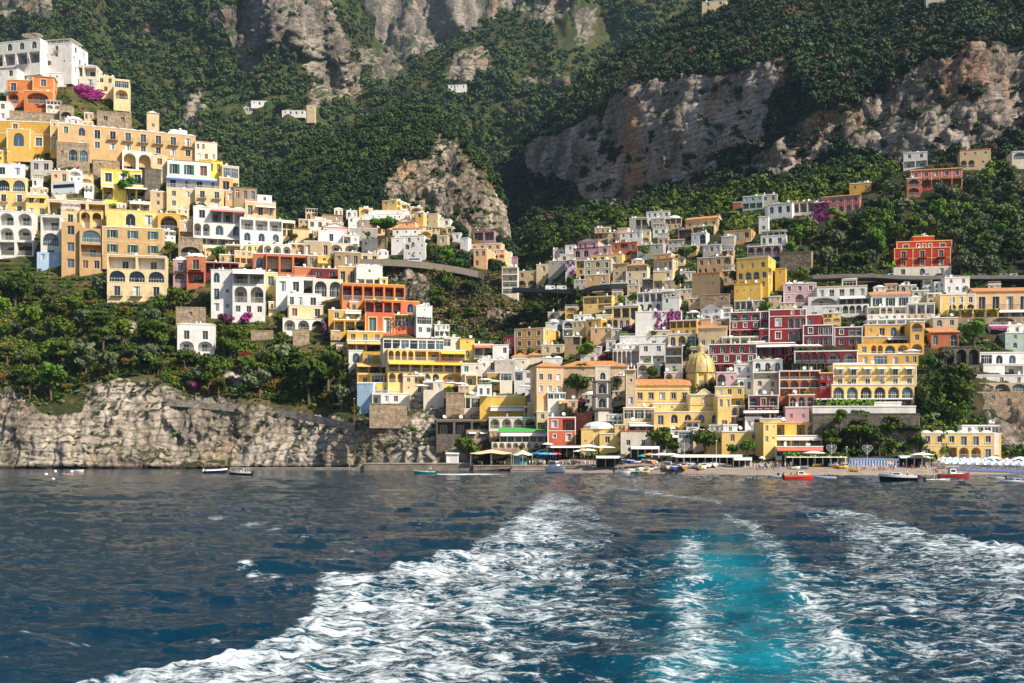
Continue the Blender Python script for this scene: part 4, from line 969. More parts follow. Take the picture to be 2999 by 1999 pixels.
hotel|1795 1900 1022 1066|white|a4n,t1n|y=-6 d=9|white hotel with a row of deep arches behind the church dome
+upper_storey|1802 1872 1008 1026|white|w4|y=-6 dD=3 roof=v3
+side|1872 1948 1006 1068|white|w2/t2|y=-8 dD=1
house|1866 1934 1064 1098|offw|a1,w1|y=-6|off-white house with a flat blind arch just above the church roof
house|1708 1792 868 910|honey|t2K/z1,t1|y=-18 roof=f cop=offw|low honey house among trees with shaded verandas
ruin|2027 2108 799 866|brown|z2/o1,z1,z2/o1|y=-22 cop=orange R=z1/o1 d=9 bare=1|crumbling brown stone house with a thin orange coping
house|2042 2142 753 800|tan|w1,w1,w1,a1*1.4/A2,A1,A1|y=-20 d=10|tan house with grey-blue arched doors above the crumbling brown house
hotel|2157 2250 754 862|yellow|o1,w1*.3/w1,w1,w1/A1,G1,G1,A1/a1,o1,w1/o1*.5|y=-26 d=14 R=w1,o1/t1,o1/A1,o1/o1 cop=T|tall sunflower-yellow hotel stepping out of the trees on the right slope
+terrace|2150 2228 830 862|yellow|o1*.6/z4|y=-20 dD=-5 nc=1 d=5
+side_wing|2270 2300 786 838|yellow|z1/o1|y=-20 dD=3 nc=1
villa|1679 1754 726 756|pink|A1,A1,o1|y=-22 d=8 cop=red|pink villa with orange hipped roof and arched porch
+upper_storey|1692 1752 706 732|pink|w2,D1|y=-22 dD=3 roof=G pitch=.3
+annex|1752 1790 720 748|pink|w1|y=-20 dD=1
house|1791 1866 710 756|rust|w1,t1,D1/w1,a1|y=-20 cop=rust|terracotta house block right of the pink villa
house|1780 1816 680 712|cream|A1/A1|y=-20|cream house with dark arch left of the white shuttered house
house|1815 1880 680 714|white|w1,D1g,D1/a1,D1g,o1|y=-20 R=o|white house with green doors at the top of the central houses
+roof_room|1808 1838 668 682|peach|o1|y=-20 dD=2
house|1655 1684 718 752|white|w1/w1|y=-14|little white house left of the pink villa
house|1640 1690 744 768|offw|w1,o1|y=-14|cream gabled house directly below the pink villa
house|1656 1688 762 804|white|w2/o1|y=-14 boug=.05,.9|white cube house with a purple bougainvillea over its door
house|1606 1658 764 806|grey|z2/o1|y=-12|grey-white house with a railed roof left of the bougainvillea cube
house|1687 1714 762 808|honey|t1n/w1|y=-16|honey house with striped awning near the coast road bend
house|1711 1790 762 808|beige|w1,A1,D1/w1,w1,w1|y=-16 cop=W tr=W|beige house with white ribs and an arched balcony in the middle of the village
house|1730 1822 745 774|honey|w2,D1|y=-18 cop=peach|honey-gold house behind the white-ribbed beige house
house|1716 1784 804 850|tan|w1,w1/o1|y=-14 d=9|tan house above the road with a parked car beside it
tower_house|1834 1896 776 834|cream|t1n*.9/w1,o1,D1/w1,w1,D1|y=-16 roof=t pitch=.5 tr=W|cream house with a conical tile roof and round terrace
house|1795 1836 772 830|beige|w1,o1/w1,w1/z2|y=-16 roof=s pitch=.3|beige house with red tile edge left of the conical-roofed house
house|1925 1970 756 796|yellow|D3|y=-30 roof=s pitch=.5 R=z1,w1 d=7 tr=W|bright yellow house with three balconies and a blazing side wall
house|1915 1966 743 796|peach|z2/z1|y=-24|peach house partly hidden behind the bright yellow house
house|1913 1970 794 842|cream|o1,w1/t1n,w1|y=-16 rt=w|cream house with pipes and rooftop clutter below the yellow house
house|1866 1942 716 752|grey|t1n,w1/o1|y=-18|low grey house stepping down between green bushes
farmhouse|2008 2102 640 676|tan|z4|y=-24 roof=g pitch=.4 R=o|old stone farmhouse with long ochre roof at the top of the village
+porch|2028 2092 662 690|beige|t2n|y=-22 dD=-4 ivy=.2,.9
house|1986 2026 670 700|mauve|t1K|y=-20 cop=beige|mauve shaded house left of the blue-doored white house
house|2025 2068 682 716|white|z1,G1u|y=-26 R=o|white house with big blue arched window on the upper right slope
house|1893 1960 619 640|white|w4|y=-14 d=8|white bungalow isolated in the dark woods above the village
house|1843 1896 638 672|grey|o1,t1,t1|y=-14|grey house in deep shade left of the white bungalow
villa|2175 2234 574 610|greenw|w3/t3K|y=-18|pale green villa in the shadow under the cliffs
+wing|2230 2276 570 592|grey|w2|y=-18 dD=2
house|2146 2172 592 606|rust|o1|y=-18|small rusty red house in shadow left of the pale green villa
villa|2248 2320 596 632|white|w1,w1,w1|y=-24 d=8|long white house with arched door at the foot of the dark woods
+wing|2318 2388 590 622|offw|t3n|y=-22 dD=1 R=o cop=tan
house|2222 2250 634 678|white|z1/w1|y=-20|slim white tower house on the steep garden slope
villa|2408 2518 574 622|coral|w1,w1,w1,w1,w1/a1,A1,A1,A1,A1|y=-22 roof=g pitch=.3 tr=pink pil=5 R=w1,w1/o1 d=10|coral villa with pale pilasters and ochre roof under the great cliff
house|2384 2430 592 642|plum|w1/w1|y=-18 M=1 boug=0,1|house front smothered in dark purple bougainvillea beside the coral villa
house|2488 2552 536 564|must|z2|y=-16 R=o|ochre house peeping out behind the coral villa roof
villa|2120 2200 674 706|tan|w1,D1,w1|y=-24 R=w1,z1 d=12 cop=tan|broad tan villa with flat stepped roof on the upper right slope
+base|2112 2150 692 718|grey|o1|y=-20 dD=-3
villa|2228 2302 690 716|white|A2,D1k|y=-20 perg=w|white villa with thin columns on its roof terrace
terrace|2188 2286 720 748|mauve|a4p|y=-18 cop=W rt=w|mauve terrace arcade with white parasols on top
retaining_wall|2284 2376 738 778|stone|o1|y=-26 nc=1 bare=1 d=4|slanting stone wall above the tall yellow hotel
villa|2295 2390 830 886|pink|w1b,w1b,w1b/z1,a1,o1|y=-14 roof=v3 tr=W|pale pink villa with brown shutters right of the tall yellow hotel
hotel|2392 2540 838 870|white|b5|y=-14 d=12 cop=cream|large white hotel with long balconies and grey awnings on the right slope
+middle_storey|2367 2548 866 896|white|a1,t4Un|y=-14 dD=-3 roof=n in=grey
+arcade|2350 2545 892 920|white|o1,a5p|y=-14 dD=-5 roof=n in=dstone
+roof_room|2466 2510 816 842|white|g1|y=-14 dD=4 R=o
house|2054 2112 902 938|white|w2/a2n|y=-22 roof=G pitch=.5 R=o d=10|white gabled house with two wall arches above the red hotel
house|2096 2138 934 962|peach|w1|y=-18|small peach block with blue parasol left of the red hotel
house|2046 2128 960 1016|beige|z1,o1/w3|y=-14 roof=s pitch=.35|beige house with three dark windows and low tiled roof
+base|2050 2120 1010 1030|offw|o1|y=-14 dD=-1 roof=n
grand_hotel|2137 2228 914 990|red|G3k/w3g/a3n|y=-12 d=14 tr=W cop=W|crimson hotel with white-edged arches and green shutters in the middle of the right slope
+stair_tower|2226 2252 912 964|red|A1/A1|y=-20 dD=-1 R=o
+centre|2252 2362 906 1000|red|o1,w2*.5/w1,G3g/w1,G3g|y=-12 dD=1 tr=W
+chapel|2224 2264 962 1006|red|r1*.5/G1|y=-12 dD=-3
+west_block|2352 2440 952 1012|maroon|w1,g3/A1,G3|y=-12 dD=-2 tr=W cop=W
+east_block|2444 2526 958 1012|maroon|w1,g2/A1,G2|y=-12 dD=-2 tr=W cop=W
+side|2360 2408 922 956|red|A1,o1|y=-12 dD=0 R=o
+terrace|2114 2222 986 1012|offw|t4np|y=-12 dD=-5
+lower_front|2075 2216 1008 1092|maroon|A5/w4g/a4n|y=-10 dD=-8 tr=W cop=W
+pergola_wing|2214 2328 1004 1060|maroon|t4nU/t4n*.6|y=-10 dD=-7 aw=w cop=W
+arcade|2327 2512 1028 1066|maroon|a4,a2|y=-10 dD=-7 tr=W in=white cop=W
+cellar|2322 2440 1062 1082|dstone|t5np|y=-10 dD=-8 roof=n
house|2205 2292 1054 1094|white|A3|y=-10 roof=w3 d=8|white house with three arched windows and a scalloped roofline
+lower_storey|2206 2282 1090 1158|offw|t1n*.8/A1,D1b/w2|y=-8 dD=-3 M=1
house|2282 2402 1086 1160|rust|t4/a4K/t1n,t2nK,o1|y=-8 tr=W cop=W in=rust|red-brown house behind two storeys of white columns
+lower_storey|2310 2386 1156 1192|rust|G3|y=-8 dD=-4
house|2400 2440 1092 1162|red|w1,A1/t1,A1/o1|y=-8 cop=honey|narrow dark red house between the white columns and the big yellow hotel
hotel|2192 2280 1158 1220|maroon|G1,D1b,G1/b1,b1,D1,w1|y=-12 tr=W cop=W R=o d=12|small maroon hotel with white arched windows and a glowing red side wall
+lower_storey|2176 2282 1198 1228|maroon|t4Un|y=-12 dD=-4 aw=w roof=n
house|2300 2370 1192 1254|pink|r2*.6/c2/o1|y=-10 d=9 R=z1/w1|pale pink house with ochre shutters behind the beach road
hotel|2440 2684 1068 1132|honey|d6u/b6|y=-4 d=12 tr=W cop=W R=z2/z2 roof=f|grand yellow hotel with six brown shuttered bays and a glazed arcade below
+arcade|2436 2678 1126 1172|honey|G6p|y=-4 dD=-4 cop=W R=z1
+pergola|2392 2672 1168 1196|dstone|t7n|y=-4 dD=-6 ivy=0,.7
terrace_wall|2380 2682 1190 1214|white|o1|y=-4 d=4 dD=0 bare=1|long white garden parapet below the grand yellow hotel
retaining_wall|2380 2692 1212 1268|dstone|o1|y=-4 nc=1 bare=1 d=4|tall dark grey retaining wall behind the beach trees
hotel|2533 2668 950 992|gold|z1,w1,A1,t1|y=-8 d=12 cop=W|amber hotel with stepped terraces above the grand yellow hotel
+veranda|2526 2668 986 1012|gold|o1,t4Unp|y=-8 dD=-3 aw=w
+middle_storey|2512 2664 1006 1040|gold|w1,a2,G1,a1|y=-8 dD=-5 roof=n
+base|2512 2690 1036 1070|gold|w1,g1,D1,w2|y=-8 dD=-7 roof=f
+tower|2666 2706 942 1034|gold|a1/w1/a1|y=-8 dD=-2 R=z1/o1/o1 d=9
+roof_terrace|2542 2708 934 954|white|t6n|y=-8 dD=4
villa|2551 2666 862 906|white|s3k|y=-10 roof=g pitch=.4 R=o d=9|white villa with tiled roof and three dark-shuttered doors on the right slope
+arcade|2540 2654 898 940|offw|t1n,a2p,t1n/w5|y=-10 dD=-3 cop=W
house|2658 2738 888 920|white|t3K|y=-10 R=o d=9|white house with dark glazed bays right of the tiled white villa
+lower_storey|2652 2730 918 938|beige|w4|y=-10 dD=-2 roof=n
house|2668 2696 870 890|offw|r1|y=-10 roof=v1|tiny vaulted house with an oval window above the dark-bayed house
villa|2767 2840 812 856|white|w1,w1/w1,w1,a1|y=-8 R=o d=16|white house directly below the crimson palace
villa|2754 2856 862 912|honey|o1*.3,D3K/o1*.3,G3|y=-6 tr=W pil=3 cop=W d=10|honey-coloured villa with white pilasters and roof posts at right
terrace_house|2856 3060 852 912|peach|d5K|y=-6 roof=g pitch=.4 d=11 tr=T|long peach terrace house with orange roof at the right edge
+loggia|2776 2924 904 936|honey|t4nV|y=-6 dD=-4 roof=n
+arcade|2922 3060 906 930|offw|t4nU|y=-6 dD=-4 aw=w roof=n
+base|2740 3060 928 950|stone|z2,w2,a1,w2|y=-6 dD=-6 roof=n
house|2733 2806 930 960|beige|A1,w1|y=-6|beige house with an arched white window beside the big leafy tree
house|2726 2808 972 1016|rust|A1,o1,G1|y=-8 roof=s pitch=.4|rust-coloured house with tiled roof and arched door behind the garden terrace
house|2898 3060 952 978|white|t1nU,w1,t2nU|y=-6 aw=m|white house with a magenta awning at the right edge
house|2944 3060 974 1022|greenw|w2/A1,A1|y=-6|pale green house in shade at the right edge
retaining_wall|2762 2870 1016 1070|dstone|a1n,a1n,a1n|y=-6 nc=1 bare=1 in=dstone d=6|dark stone wall with three blind arches on the shaded slope
house|2870 3060 1032 1070|white|g1,A1,A1,o1,A1|y=-4 d=8|white house with small arches and a stone annex at the right edge
+middle_storey|2880 3060 1066 1100|white|o1,t1n,w1|y=-4 dD=-2
+lower_storey|2858 3060 1098 1122|white|b1,D1,b1,t1n|y=-4 dD=-4
+arches|2860 3060 1120 1148|beige|G4|y=-4 dD=-3 roof=n
+base|2860 3060 1146 1190|stone|z1,o1*3|y=-4 dD=-2 roof=n
villa|2646 2716 446 490|white|w1,w1/t2K|y=-18 R=o d=7|small white villa with laundry right under the great cliff
villa|2668 2818 496 548|coral|w5/t5nV|y=-12 roof=g pitch=.35 tr=pink pil=5 R=z1/o1 d=9|rose-red villa with curtained loggia high under the cliff
+corner_block|2656 2696 522 572|rust|a1/a1|y=-12 dD=-3
farmhouse|2811 2902 438 490|beige|z3/a2,z1|y=-14 roof=f cop=orange R=o/o d=9 bare=1|old beige stone house with broken roofline high at right
house|2964 3060 442 490|offw|G1,z1/o1|y=-10|off-white house with a blue arched window at the right edge under the cliff
palace|2626 2788 706 742|crim|w1,w3,w1|y=-10 cop=honey tr=T d=12|crimson palace with ochre corner strips and striped white ground floor
+main_floors|2619 2784 726 784|crim|d3K/w3K|y=-10 dD=-2 tr=honey pil=3 cop=honey R=z1/z1
+ground_floor|2617 2786 780 810|offw|w1,A1,w1|y=-10 dD=-3 roof=n
+penthouse|2674 2736 692 714|crim|o1|y=-10 dD=2 cop=honey
hotel|1436 1542 1190 1226|gold|t2Un|y=-2 aw=w cop=W d=9|golden seaside hotel with flared shell cornice and white columned terrace
+flared_cornice|1405 1540 1160 1192|yellow|o1|y=-2 dD=1 cop=W
+gallery|1534 1572 1190 1224|honey|t1n|y=-2 dD=0
+lower_front|1432 1570 1222 1256|offw|a4|y=-2 dD=-1 in=offw
house|1348 1408 1160 1196|offw|t2n,g1|y=4 cop=W|grey-white veranda house left of the golden seaside hotel
retaining_wall|1306 1360 1150 1222|stone|o1|nc=1 bare=1 d=4 y=4|pale stone pillar wall on the cliff left of the veranda house
restaurant|1278 1434 1230 1272|dstone|t3n|y=8 cop=brown d=9|dark open restaurant shed with a brown plank roof on the cliff
+stone_base|1366 1434 1258 1292|stone|c1u,c1u|y=8 dD=-3 roof=n
restaurant|1464 1616 1264 1298|white|g7U|y=2 aw=w roof=s pitch=.26 rm=green d=9|seafront restaurant with green roof and white awnings
+base|1440 1600 1294 1312|offw|a8n|y=2 dD=-2 roof=n base=stone
house|1604 1686 1222 1300|coral|w1,t1n/z1,w1|y=-2 tr=W cop=W|coral house with white corner strips behind the pier
house|1572 1606 1206 1260|cream|w1/t1n|y=0|slim cream house between the golden hotel and coral house
house|1636 1692 1172 1228|peach|t1nU,w1/w2u|y=-4 aw=o|peach house with orange awnings above the coral house
+gallery|1604 1656 1150 1170|white|g3|y=-2 dD=2
house|1690 1734 1210 1246|rust|z1|y=-4 cop=rust|low salmon wall house beside the date palm
house|1702 1802 1256 1306|honey|o1,z1,o1/z2,w1|y=-4 roof=v1 cop=honey|honey house with a barrel-vaulted white roof behind the waterfront
+porch|1756 1802 1270 1306|honey|w1|y=-4 dD=-3
house|1800 1830 1244 1306|honey|w1/A1/D1b|y=-4|narrow honey house with a dark arched window near the bell tower
house|1818 1906 1262 1312|offw|r2*.5/w2*.8|y=-4 cop=rust|cream house with two oval windows below the church
+terrace|1842 1920 1238 1264|offw|t3nU|y=-4 dD=1 aw=w
house|1826 1918 1194 1240|cream|g3*1.4/o1*.4|y=-4 cop=W|cream house with a glazed blue-green veranda beside the church
house|2094 2180 1132 1192|honey|w3/t1K,t1K|y=-12|honey house with satellite dishes right of the church dome
+arches|2142 2182 1188 1224|offw|a2n|y=-10 dD=-3
house|2114 2238 1264 1322|honey|D1b,w1/z2,D1b|y=-4 roof=f d=9|honey beach house with brown doors behind two umbrella pines
+roof_room|2118 2160 1244 1268|white|w1|y=-4 dD=2
house|2236 2275 1238 1334|honey|w1,z1/w1,z1/o1|y=14 nc=1|tall ochre wall house with white blind windows on the alley
house|2270 2392 1238 1278|yellow|t1K,o1,t1K,G1|y=-6 cop=peach d=9|yellow beach hotel with stepped terraces and red-edged awning
+middle_storey|2272 2408 1276 1310|yellow|t3U|y=-6 dD=-3 aw=w
+dining_terrace|2273 2410 1308 1340|white|g5U|y=-6 dD=-6 aw=r
mansion|2699 2912 1268 1342|honey|w1,w1k,w1,D1,D1,w1/w1,o1,t1K,a1,a1,D1|y=-4 roof=v6 d=12 R=w1/o1 tr=T ivy=.26,.36|honey beach mansion with domed white roof and ivy column at the right end
+roof_room|2818 2860 1246 1270|white|w1|y=-4 dD=4
+solar_room|2860 2926 1246 1270|white|g3|y=-4 dD=4
+side|2912 2932 1270 1310|honey|w1|y=-4 dD=4
villa|1119 1162 586 618|honey|w1,w1/z1,o1|y=-26 R=a3n/a3n d=16 cop=W|honey-yellow villa with sunlit arches at the foot of the crag
house|1080 1196 616 632|white|o1,z1|y=0 bare=1|long low white house front below the yellow crag villa
house|1068 1097 628 648|white|o1|y=4|bright white cube near the yellow crag villa
house|1096 1176 626 648|white|z1,w1,z2|y=2|white house with a row of small windows at the shelf edge
house|1052 1106 643 668|brown|w1,w1|y=4 cop=W|brown stone house on the shelf below the bright white cube
house|1104 1128 643 668|offw|w1|y=4|narrow off-white house between brown house and honey house
house|1126 1164 642 668|honey|w2|y=2|small honey house with green shutters below the crag
house|1166 1216 648 672|peach|z1|y=-14 roof=G pitch=.5|peach gabled house with orange roof below the crag
bell_tower|1216 1240 622 672|honey|A1/z1/o1|y=-20 roof=v1 d=5|slender yellow bell tower with a small dome below the crag
house|1240 1282 626 660|cream|w1,o1/w1,z1|y=-14|cream house with white roof terraces right of the slender tower
house|1276 1318 642 664|white|o1,w1|y=-12|white flat-roofed house right of the cream terraces
house|1020 1054 636 672|white|w1,o1/z1|y=6|tall white house at the left of the crag village
house|902 972 644 672|offw|w3|y=14|off-white house row with three small windows beyond the left ridge
+roof_room|922 944 636 650|white|o1|y=14 dD=3
house|944 1004 628 650|brown|o1,w1|y=12 roof=s pitch=.2|low brown-roofed house under the dark wood
house|962 1006 652 674|offw|w2|y=10|small cream house with two windows above the orange gable
house|1024 1104 668 698|grey|o1,z1,o1|y=4|flat grey-white house with a wide roof slab below the white tall house
house|1150 1228 668 696|white|z3|y=-4 roof=t pitch=.45|white house with red tile roof beside the umbrella pine
house|1172 1242 690 716|white|w2k,z1|y=-8 R=o|white house with blue shutters above the coast road curve
+lower_storey|1182 1246 710 756|white|A1,o1,z1/z1,z1|y=-8 dD=-2 roof=n boug=.4,.5
house|1146 1182 696 742|white|z1/o1|y=-4|small white terrace house left of the blue-shuttered house
house|1106 1134 694 726|brown|z1|y=0 cop=brown|small rough brown hut near the umbrella pine trunk
house|1060 1106 700 732|offw|z1,o1|y=2|low off-white house with a dark round tree in front
house|1325 1350 682 704|white|w1|y=-10|small white house on the green terraces
house|1348 1371 696 730|white|z1/o1|y=-16|bright white cube house on the green terraces
house|1306 1326 664 684|cream|A1|y=-12|little cream house with an arch under the crag
house|1386 1448 676 704|mauve|t2K|y=-12 cop=brown|modern low house in shade at the foot of the crag
villa|1378 1468 714 736|peach|w4|y=-14 cop=W d=8|peach villa with two terraces standing over the gorge
+main_storey|1424 1478 732 756|peach|c3/a3n|y=-14 dD=-1
+corner|1387 1425 728 784|peach|w2/w1,o1|y=-12 dD=-2
house|1474 1496 738 758|white|w1|y=-10|tiny white house on the gorge edge beside the peach villa
house|1470 1516 782 862|offw|t1/t1K/g1/g1|y=-6|tall off-white balcony house in the gorge
house|1514 1572 794 842|beige|w1,z1/a2|y=-8|cluttered beige house with red awning in the gorge
house|1571 1612 774 828|cream|w1/z1|y=-8|cream house with white awning above the gorge road
retaining_wall|1486 1514 752 782|mauve|o1|y=-6 bare=1 nc=1|mauve garden wall with pink blossom above the gorge
retaining_wall|2050 2136 862 896|stone|o1,z1|y=-16 nc=1 bare=1|mottled garden wall below the crumbling brown house
retaining_wall|2478 2560 806 820|dstone|o1|y=-12 nc=1 bare=1 d=3|dark road wall with a pale end post left of the crimson palace
retaining_wall|2598 2694 1220 1264|stone|o1|y=-6 nc=1 bare=1 d=4|rough grey stone bastion right of the grand yellow hotel
retaining_wall|515 600 900 946|stone|o1,z1,o1|y=10 nc=1 bare=1 d=4|crumbling stone terrace wall just above the small white vaulted house
retaining_wall|735 800 968 984|stone|o1|y=10 nc=1 bare=1 d=3|low stone terrace wall above the crimson bush
cottage|519 628 950 1030|white|o1*.25/D2k/a1,a1|y=10 roof=w2 R=o/o d=7|white cottage with wavy twin-arched roofline alone among the trees
house|1180 1245 1100 1150|cream|w1,t1n/z1,D1|y=4 rt=w|cream corner house at the right foot of the long yellow hotel
house|1240 1300 1118 1165|offw|t1n,w1/o1|y=4 roof=v2|off-white house with twin low domes above the dark cliff restaurant
house|1398 1440 1128 1165|white|w1,w1|y=4 rt=w|white terrace house full of pale parasols above the golden seaside hotel
house|1560 1606 1140 1182|cream|g1/w1|y=0|cream house behind the olive tree beside the peach house
house|1545 1578 1180 1222|beige|z1/w1|y=0|narrow beige house tucked right of the golden seaside hotel
house|1700 1742 1186 1214|offw|t1n,w1|y=-4|low white-topped house behind the date palm
house|1985 2030 1262 1312|offw|g1u/w1|y=-4 aw=w|small white shop house under the church arches
house|2030 2075 1258 1312|cream|g2/w1,D1|y=-4|cream shop house with a glass front under the church
house|2072 2118 1278 1322|honey|z1,w1/o1|y=-4|honey annex house with two white parasols on its roof
house|1920 1985 1262 1316|offw|t2nU|y=-4 aw=w|off-white shopfront with an awning behind the largest beachfront pine
house|2182 2232 1222 1262|white|w1,t1n|y=-8 rt=w|white terrace house with water tank between maroon hotel and beach houses
house|2226 2300 1226 1262|cream|w1,D1|y=-8|cream house with a balustraded roof below the maroon hotel
house|2160 2206 1108 1150|white|A1,w1|y=-10|white vaulted house right of the church dome under the crimson hotel
house|2098 2158 1090 1132|pink|a1,z1|y=-10 in=mauve|pinkish house with a blind arch directly right of the dome
house|2150 2205 1068 1100|white|w2|y=-10 rt=w|small white house below the crimson hotel, left of the scalloped one
house|1946 2000 1090 1122|offw|a1,o1|y=-10|pale garden house behind the church roof
house|2438 2530 1064 1078|offw|z3|y=-8 bare=1|low pale wall house beneath the long red arcade
house|1800 1860 1100 1130|beige|w1,z1|y=-4|beige house between the tiled palace and the white vaulted hotel
house|1586 1650 1010 1040|cream|w2|y=-10|cream house right beside the golden palace
house|1700 1745 1040 1066|offw|o1,w1|y=-8|off-white roof house left of the lone white parasol
house|1900 1960 968 1004|beige|w1,A1|y=-10|beige house wedged under the bougainvillea mansion
house|1990 2050 1016 1058|beige|t1K,w1|y=-12|beige house with dark loggia left of the crimson lower hotel
house|2560 2640 1178 1188|offw|z3|y=-6 bare=1|thin pale terrace house strip under the grand yellow hotel
house|1320 1352 1158 1196|stone|o1,z1|y=4 nc=1 bare=1|stone block house left of the veranda house
house|1056 1110 742 776|cream|w2|y=6|cream house over the left end of the coast road
house|1280 1310 690 716|beige|w1|y=-10|beige cabin among bushes on the green terraces
house|770 826 710 742|white|a1,w1|y=14|white house with one arch above the terracotta block
house|660 705 716 745|beige|t1K|y=14|beige shaded house under the white villa awnings
house|900 950 748 782|brown|w1,z1|y=12|brown rough house beside the beige block house
house|440 486 560 605|beige|w1/w1|y=14|beige house behind the dark shaded wall
house|380 440 590 618|offw|t2U|y=14 aw=w|small off-white house with white awnings right of the lettered hotel
house|660 712 560 596|tan|w1,w1|y=18|tan house below the yellow ridge house
house|150 200 500 540|beige|z1,w1|y=12|beige house half hidden by greenery under the mustard villa
house|90 150 470 505|grey|w2|y=10|grey-lilac wall house below the mustard villa
house|2190 2240 1000 1012|offw|z2|y=-8 bare=1|pale strip house over the crimson hotel lower wing
house|1945 1990 820 848|beige|w1,z1|y=-16|beige cottage below the bright yellow house
house|1880 1915 816 842|grey|t1|y=-16|grey glazed cottage near the cream house with pipes
house|2140 2160 850 880|stone|o1|y=-16 nc=1 bare=1|narrow stone house left of the yellow hotel terrace
house|1985 2040 720 748|tan|w1|y=-20|tan cottage among trees under the blue-doored house
house|2240 2300 600 622|grey|w2|y=-20|grey cottage in shade left of the long white house
farmhouse|735 785 295 310|white|w3|y=4 far=1 d=7 sk=3|tiny white farmhouse on the far forested spur, upper one
farmhouse|712 756 314 328|grey|w2|y=4 far=1 d=7 sk=3|grey-roofed farmhouse just below the tiny white one on the far spur
farmhouse|826 893 323 337|white|w4|y=0 far=1 d=7 sk=3|long white farmhouse on the far spur beside a beige tower
tower|898 922 308 342|beige|z1/o1|y=0 D=1320 d=8|beige square tower on the far forested spur
villa|1313 1366 248 264|white|w3/o1*.5|y=-4 far=1 d=7 sk=3|white villa under the small crag on the far mountain
house|2056 2128 2 38|cream|w2/w1,a1|y=-16 d=8|cream house at the top edge of the picture on the right mountain
house|2712 2812 -14 18|grey|w3/a2|y=-10 d=8|grey arcaded house at the top edge among dark woods
'''
WING_OK = 0
cur = None
for ln in TOWN.strip().splitlines():
    p = ln.split('|')
    geo = tuple(float(x) for x in p[1].split())
    FARF.clear()
    if 'far=1' in p[4]: FARF.add('_far')
    if p[0][0] == '+':
        building(None, geo, p[2], p[3], p[4], None, root=cur, wing=p[0][1:])
    else:
        kind = p[0]; cat = {'retaining_wall': 'stone wall', 'terrace_wall': 'wall'}.get(kind, kind.replace('_', ' '))
        cur = building(kind, geo, p[2], p[3], p[4], p[5], cat)

# small houses in the gaps: every one its own thing, named after the neighbour it leans on
NB = [(o['label'], r) for o, r in zip([c for c in bpy.data.objects if c.get('label') and c.get('category')], [None]*9999)]
OCC = np.zeros((380, 760), bool)
for a, c, t, b_, d_ in RECTS: OCC[max(0, int(t/4)):max(0, int(b_/4)), max(0, int(a/4)):max(0, int(c/4))] = True
TP_ = [[(0,330),(200,300),(430,400),(560,490),(700,600),(860,670),(1000,700),(1050,780),(1200,890),(1300,985),(1560,1045),(1620,1300),(1440,1290),(1300,1180),(1060,1130),(960,960),(660,880),(480,740),(300,740),(0,700)],
 [(1500,990),(1640,930),(1760,885),(1620,800),(1600,760),(1750,700),(1900,660),(2100,665),(2150,760),(2150,865),(2300,890),(2700,850),(3000,850),(3000,955),(2700,955),(2690,1050),(2440,1190),(2440,1240),(2270,1320),(1850,1320),(1790,1240),(1700,1210),(1560,1250)],
 [(880,650),(1180,610),(1320,660),(1250,700),(1240,752),(1060,750),(900,695)]]
NOGO = [(50,430,280,520),(480,835,620,900),(1780,985,1960,1008),(2380,1190,2700,1340),(1680,1100,1735,1180),(1690,990,1735,1060),(2790,925,2900,1020),(2380,870,2540,905),(160,225,330,330),(2730,1060,2860,1240),(1830,1060,2140,1262),(1540,1052,1845,1150)]
allr = []; seen = {}
for o in bpy.data.objects:
    if o.get('category') and o.name in ROOTM:
        m_ = ROOTM[o.name].translation; allr.append((CX+F*m_.x/m_.y, YH-F*(m_.z-HC)/m_.y, o['label']))
NICE = dict(white='white', offw='off-white', cream='cream', beige='beige', honey='honey', peach='peach', tan='tan', grey='grey', pink='pink', yellow='yellow')
import re
def short(l):
    l = re.split(r' (?:with|above|below|beside|behind|at|on|under|in|among|between|near|over|standing|just|right|left|directly|showing|peeping|from|squeezed|wedged|tucked|stepping|smothered|draped|before|partly|of)\b', l)[0]; return re.sub(r',.*', '', l)
r9 = random.Random(5); made = 0
from collections import Counter
scount = Counter(short(l) for _, _, l in allr)
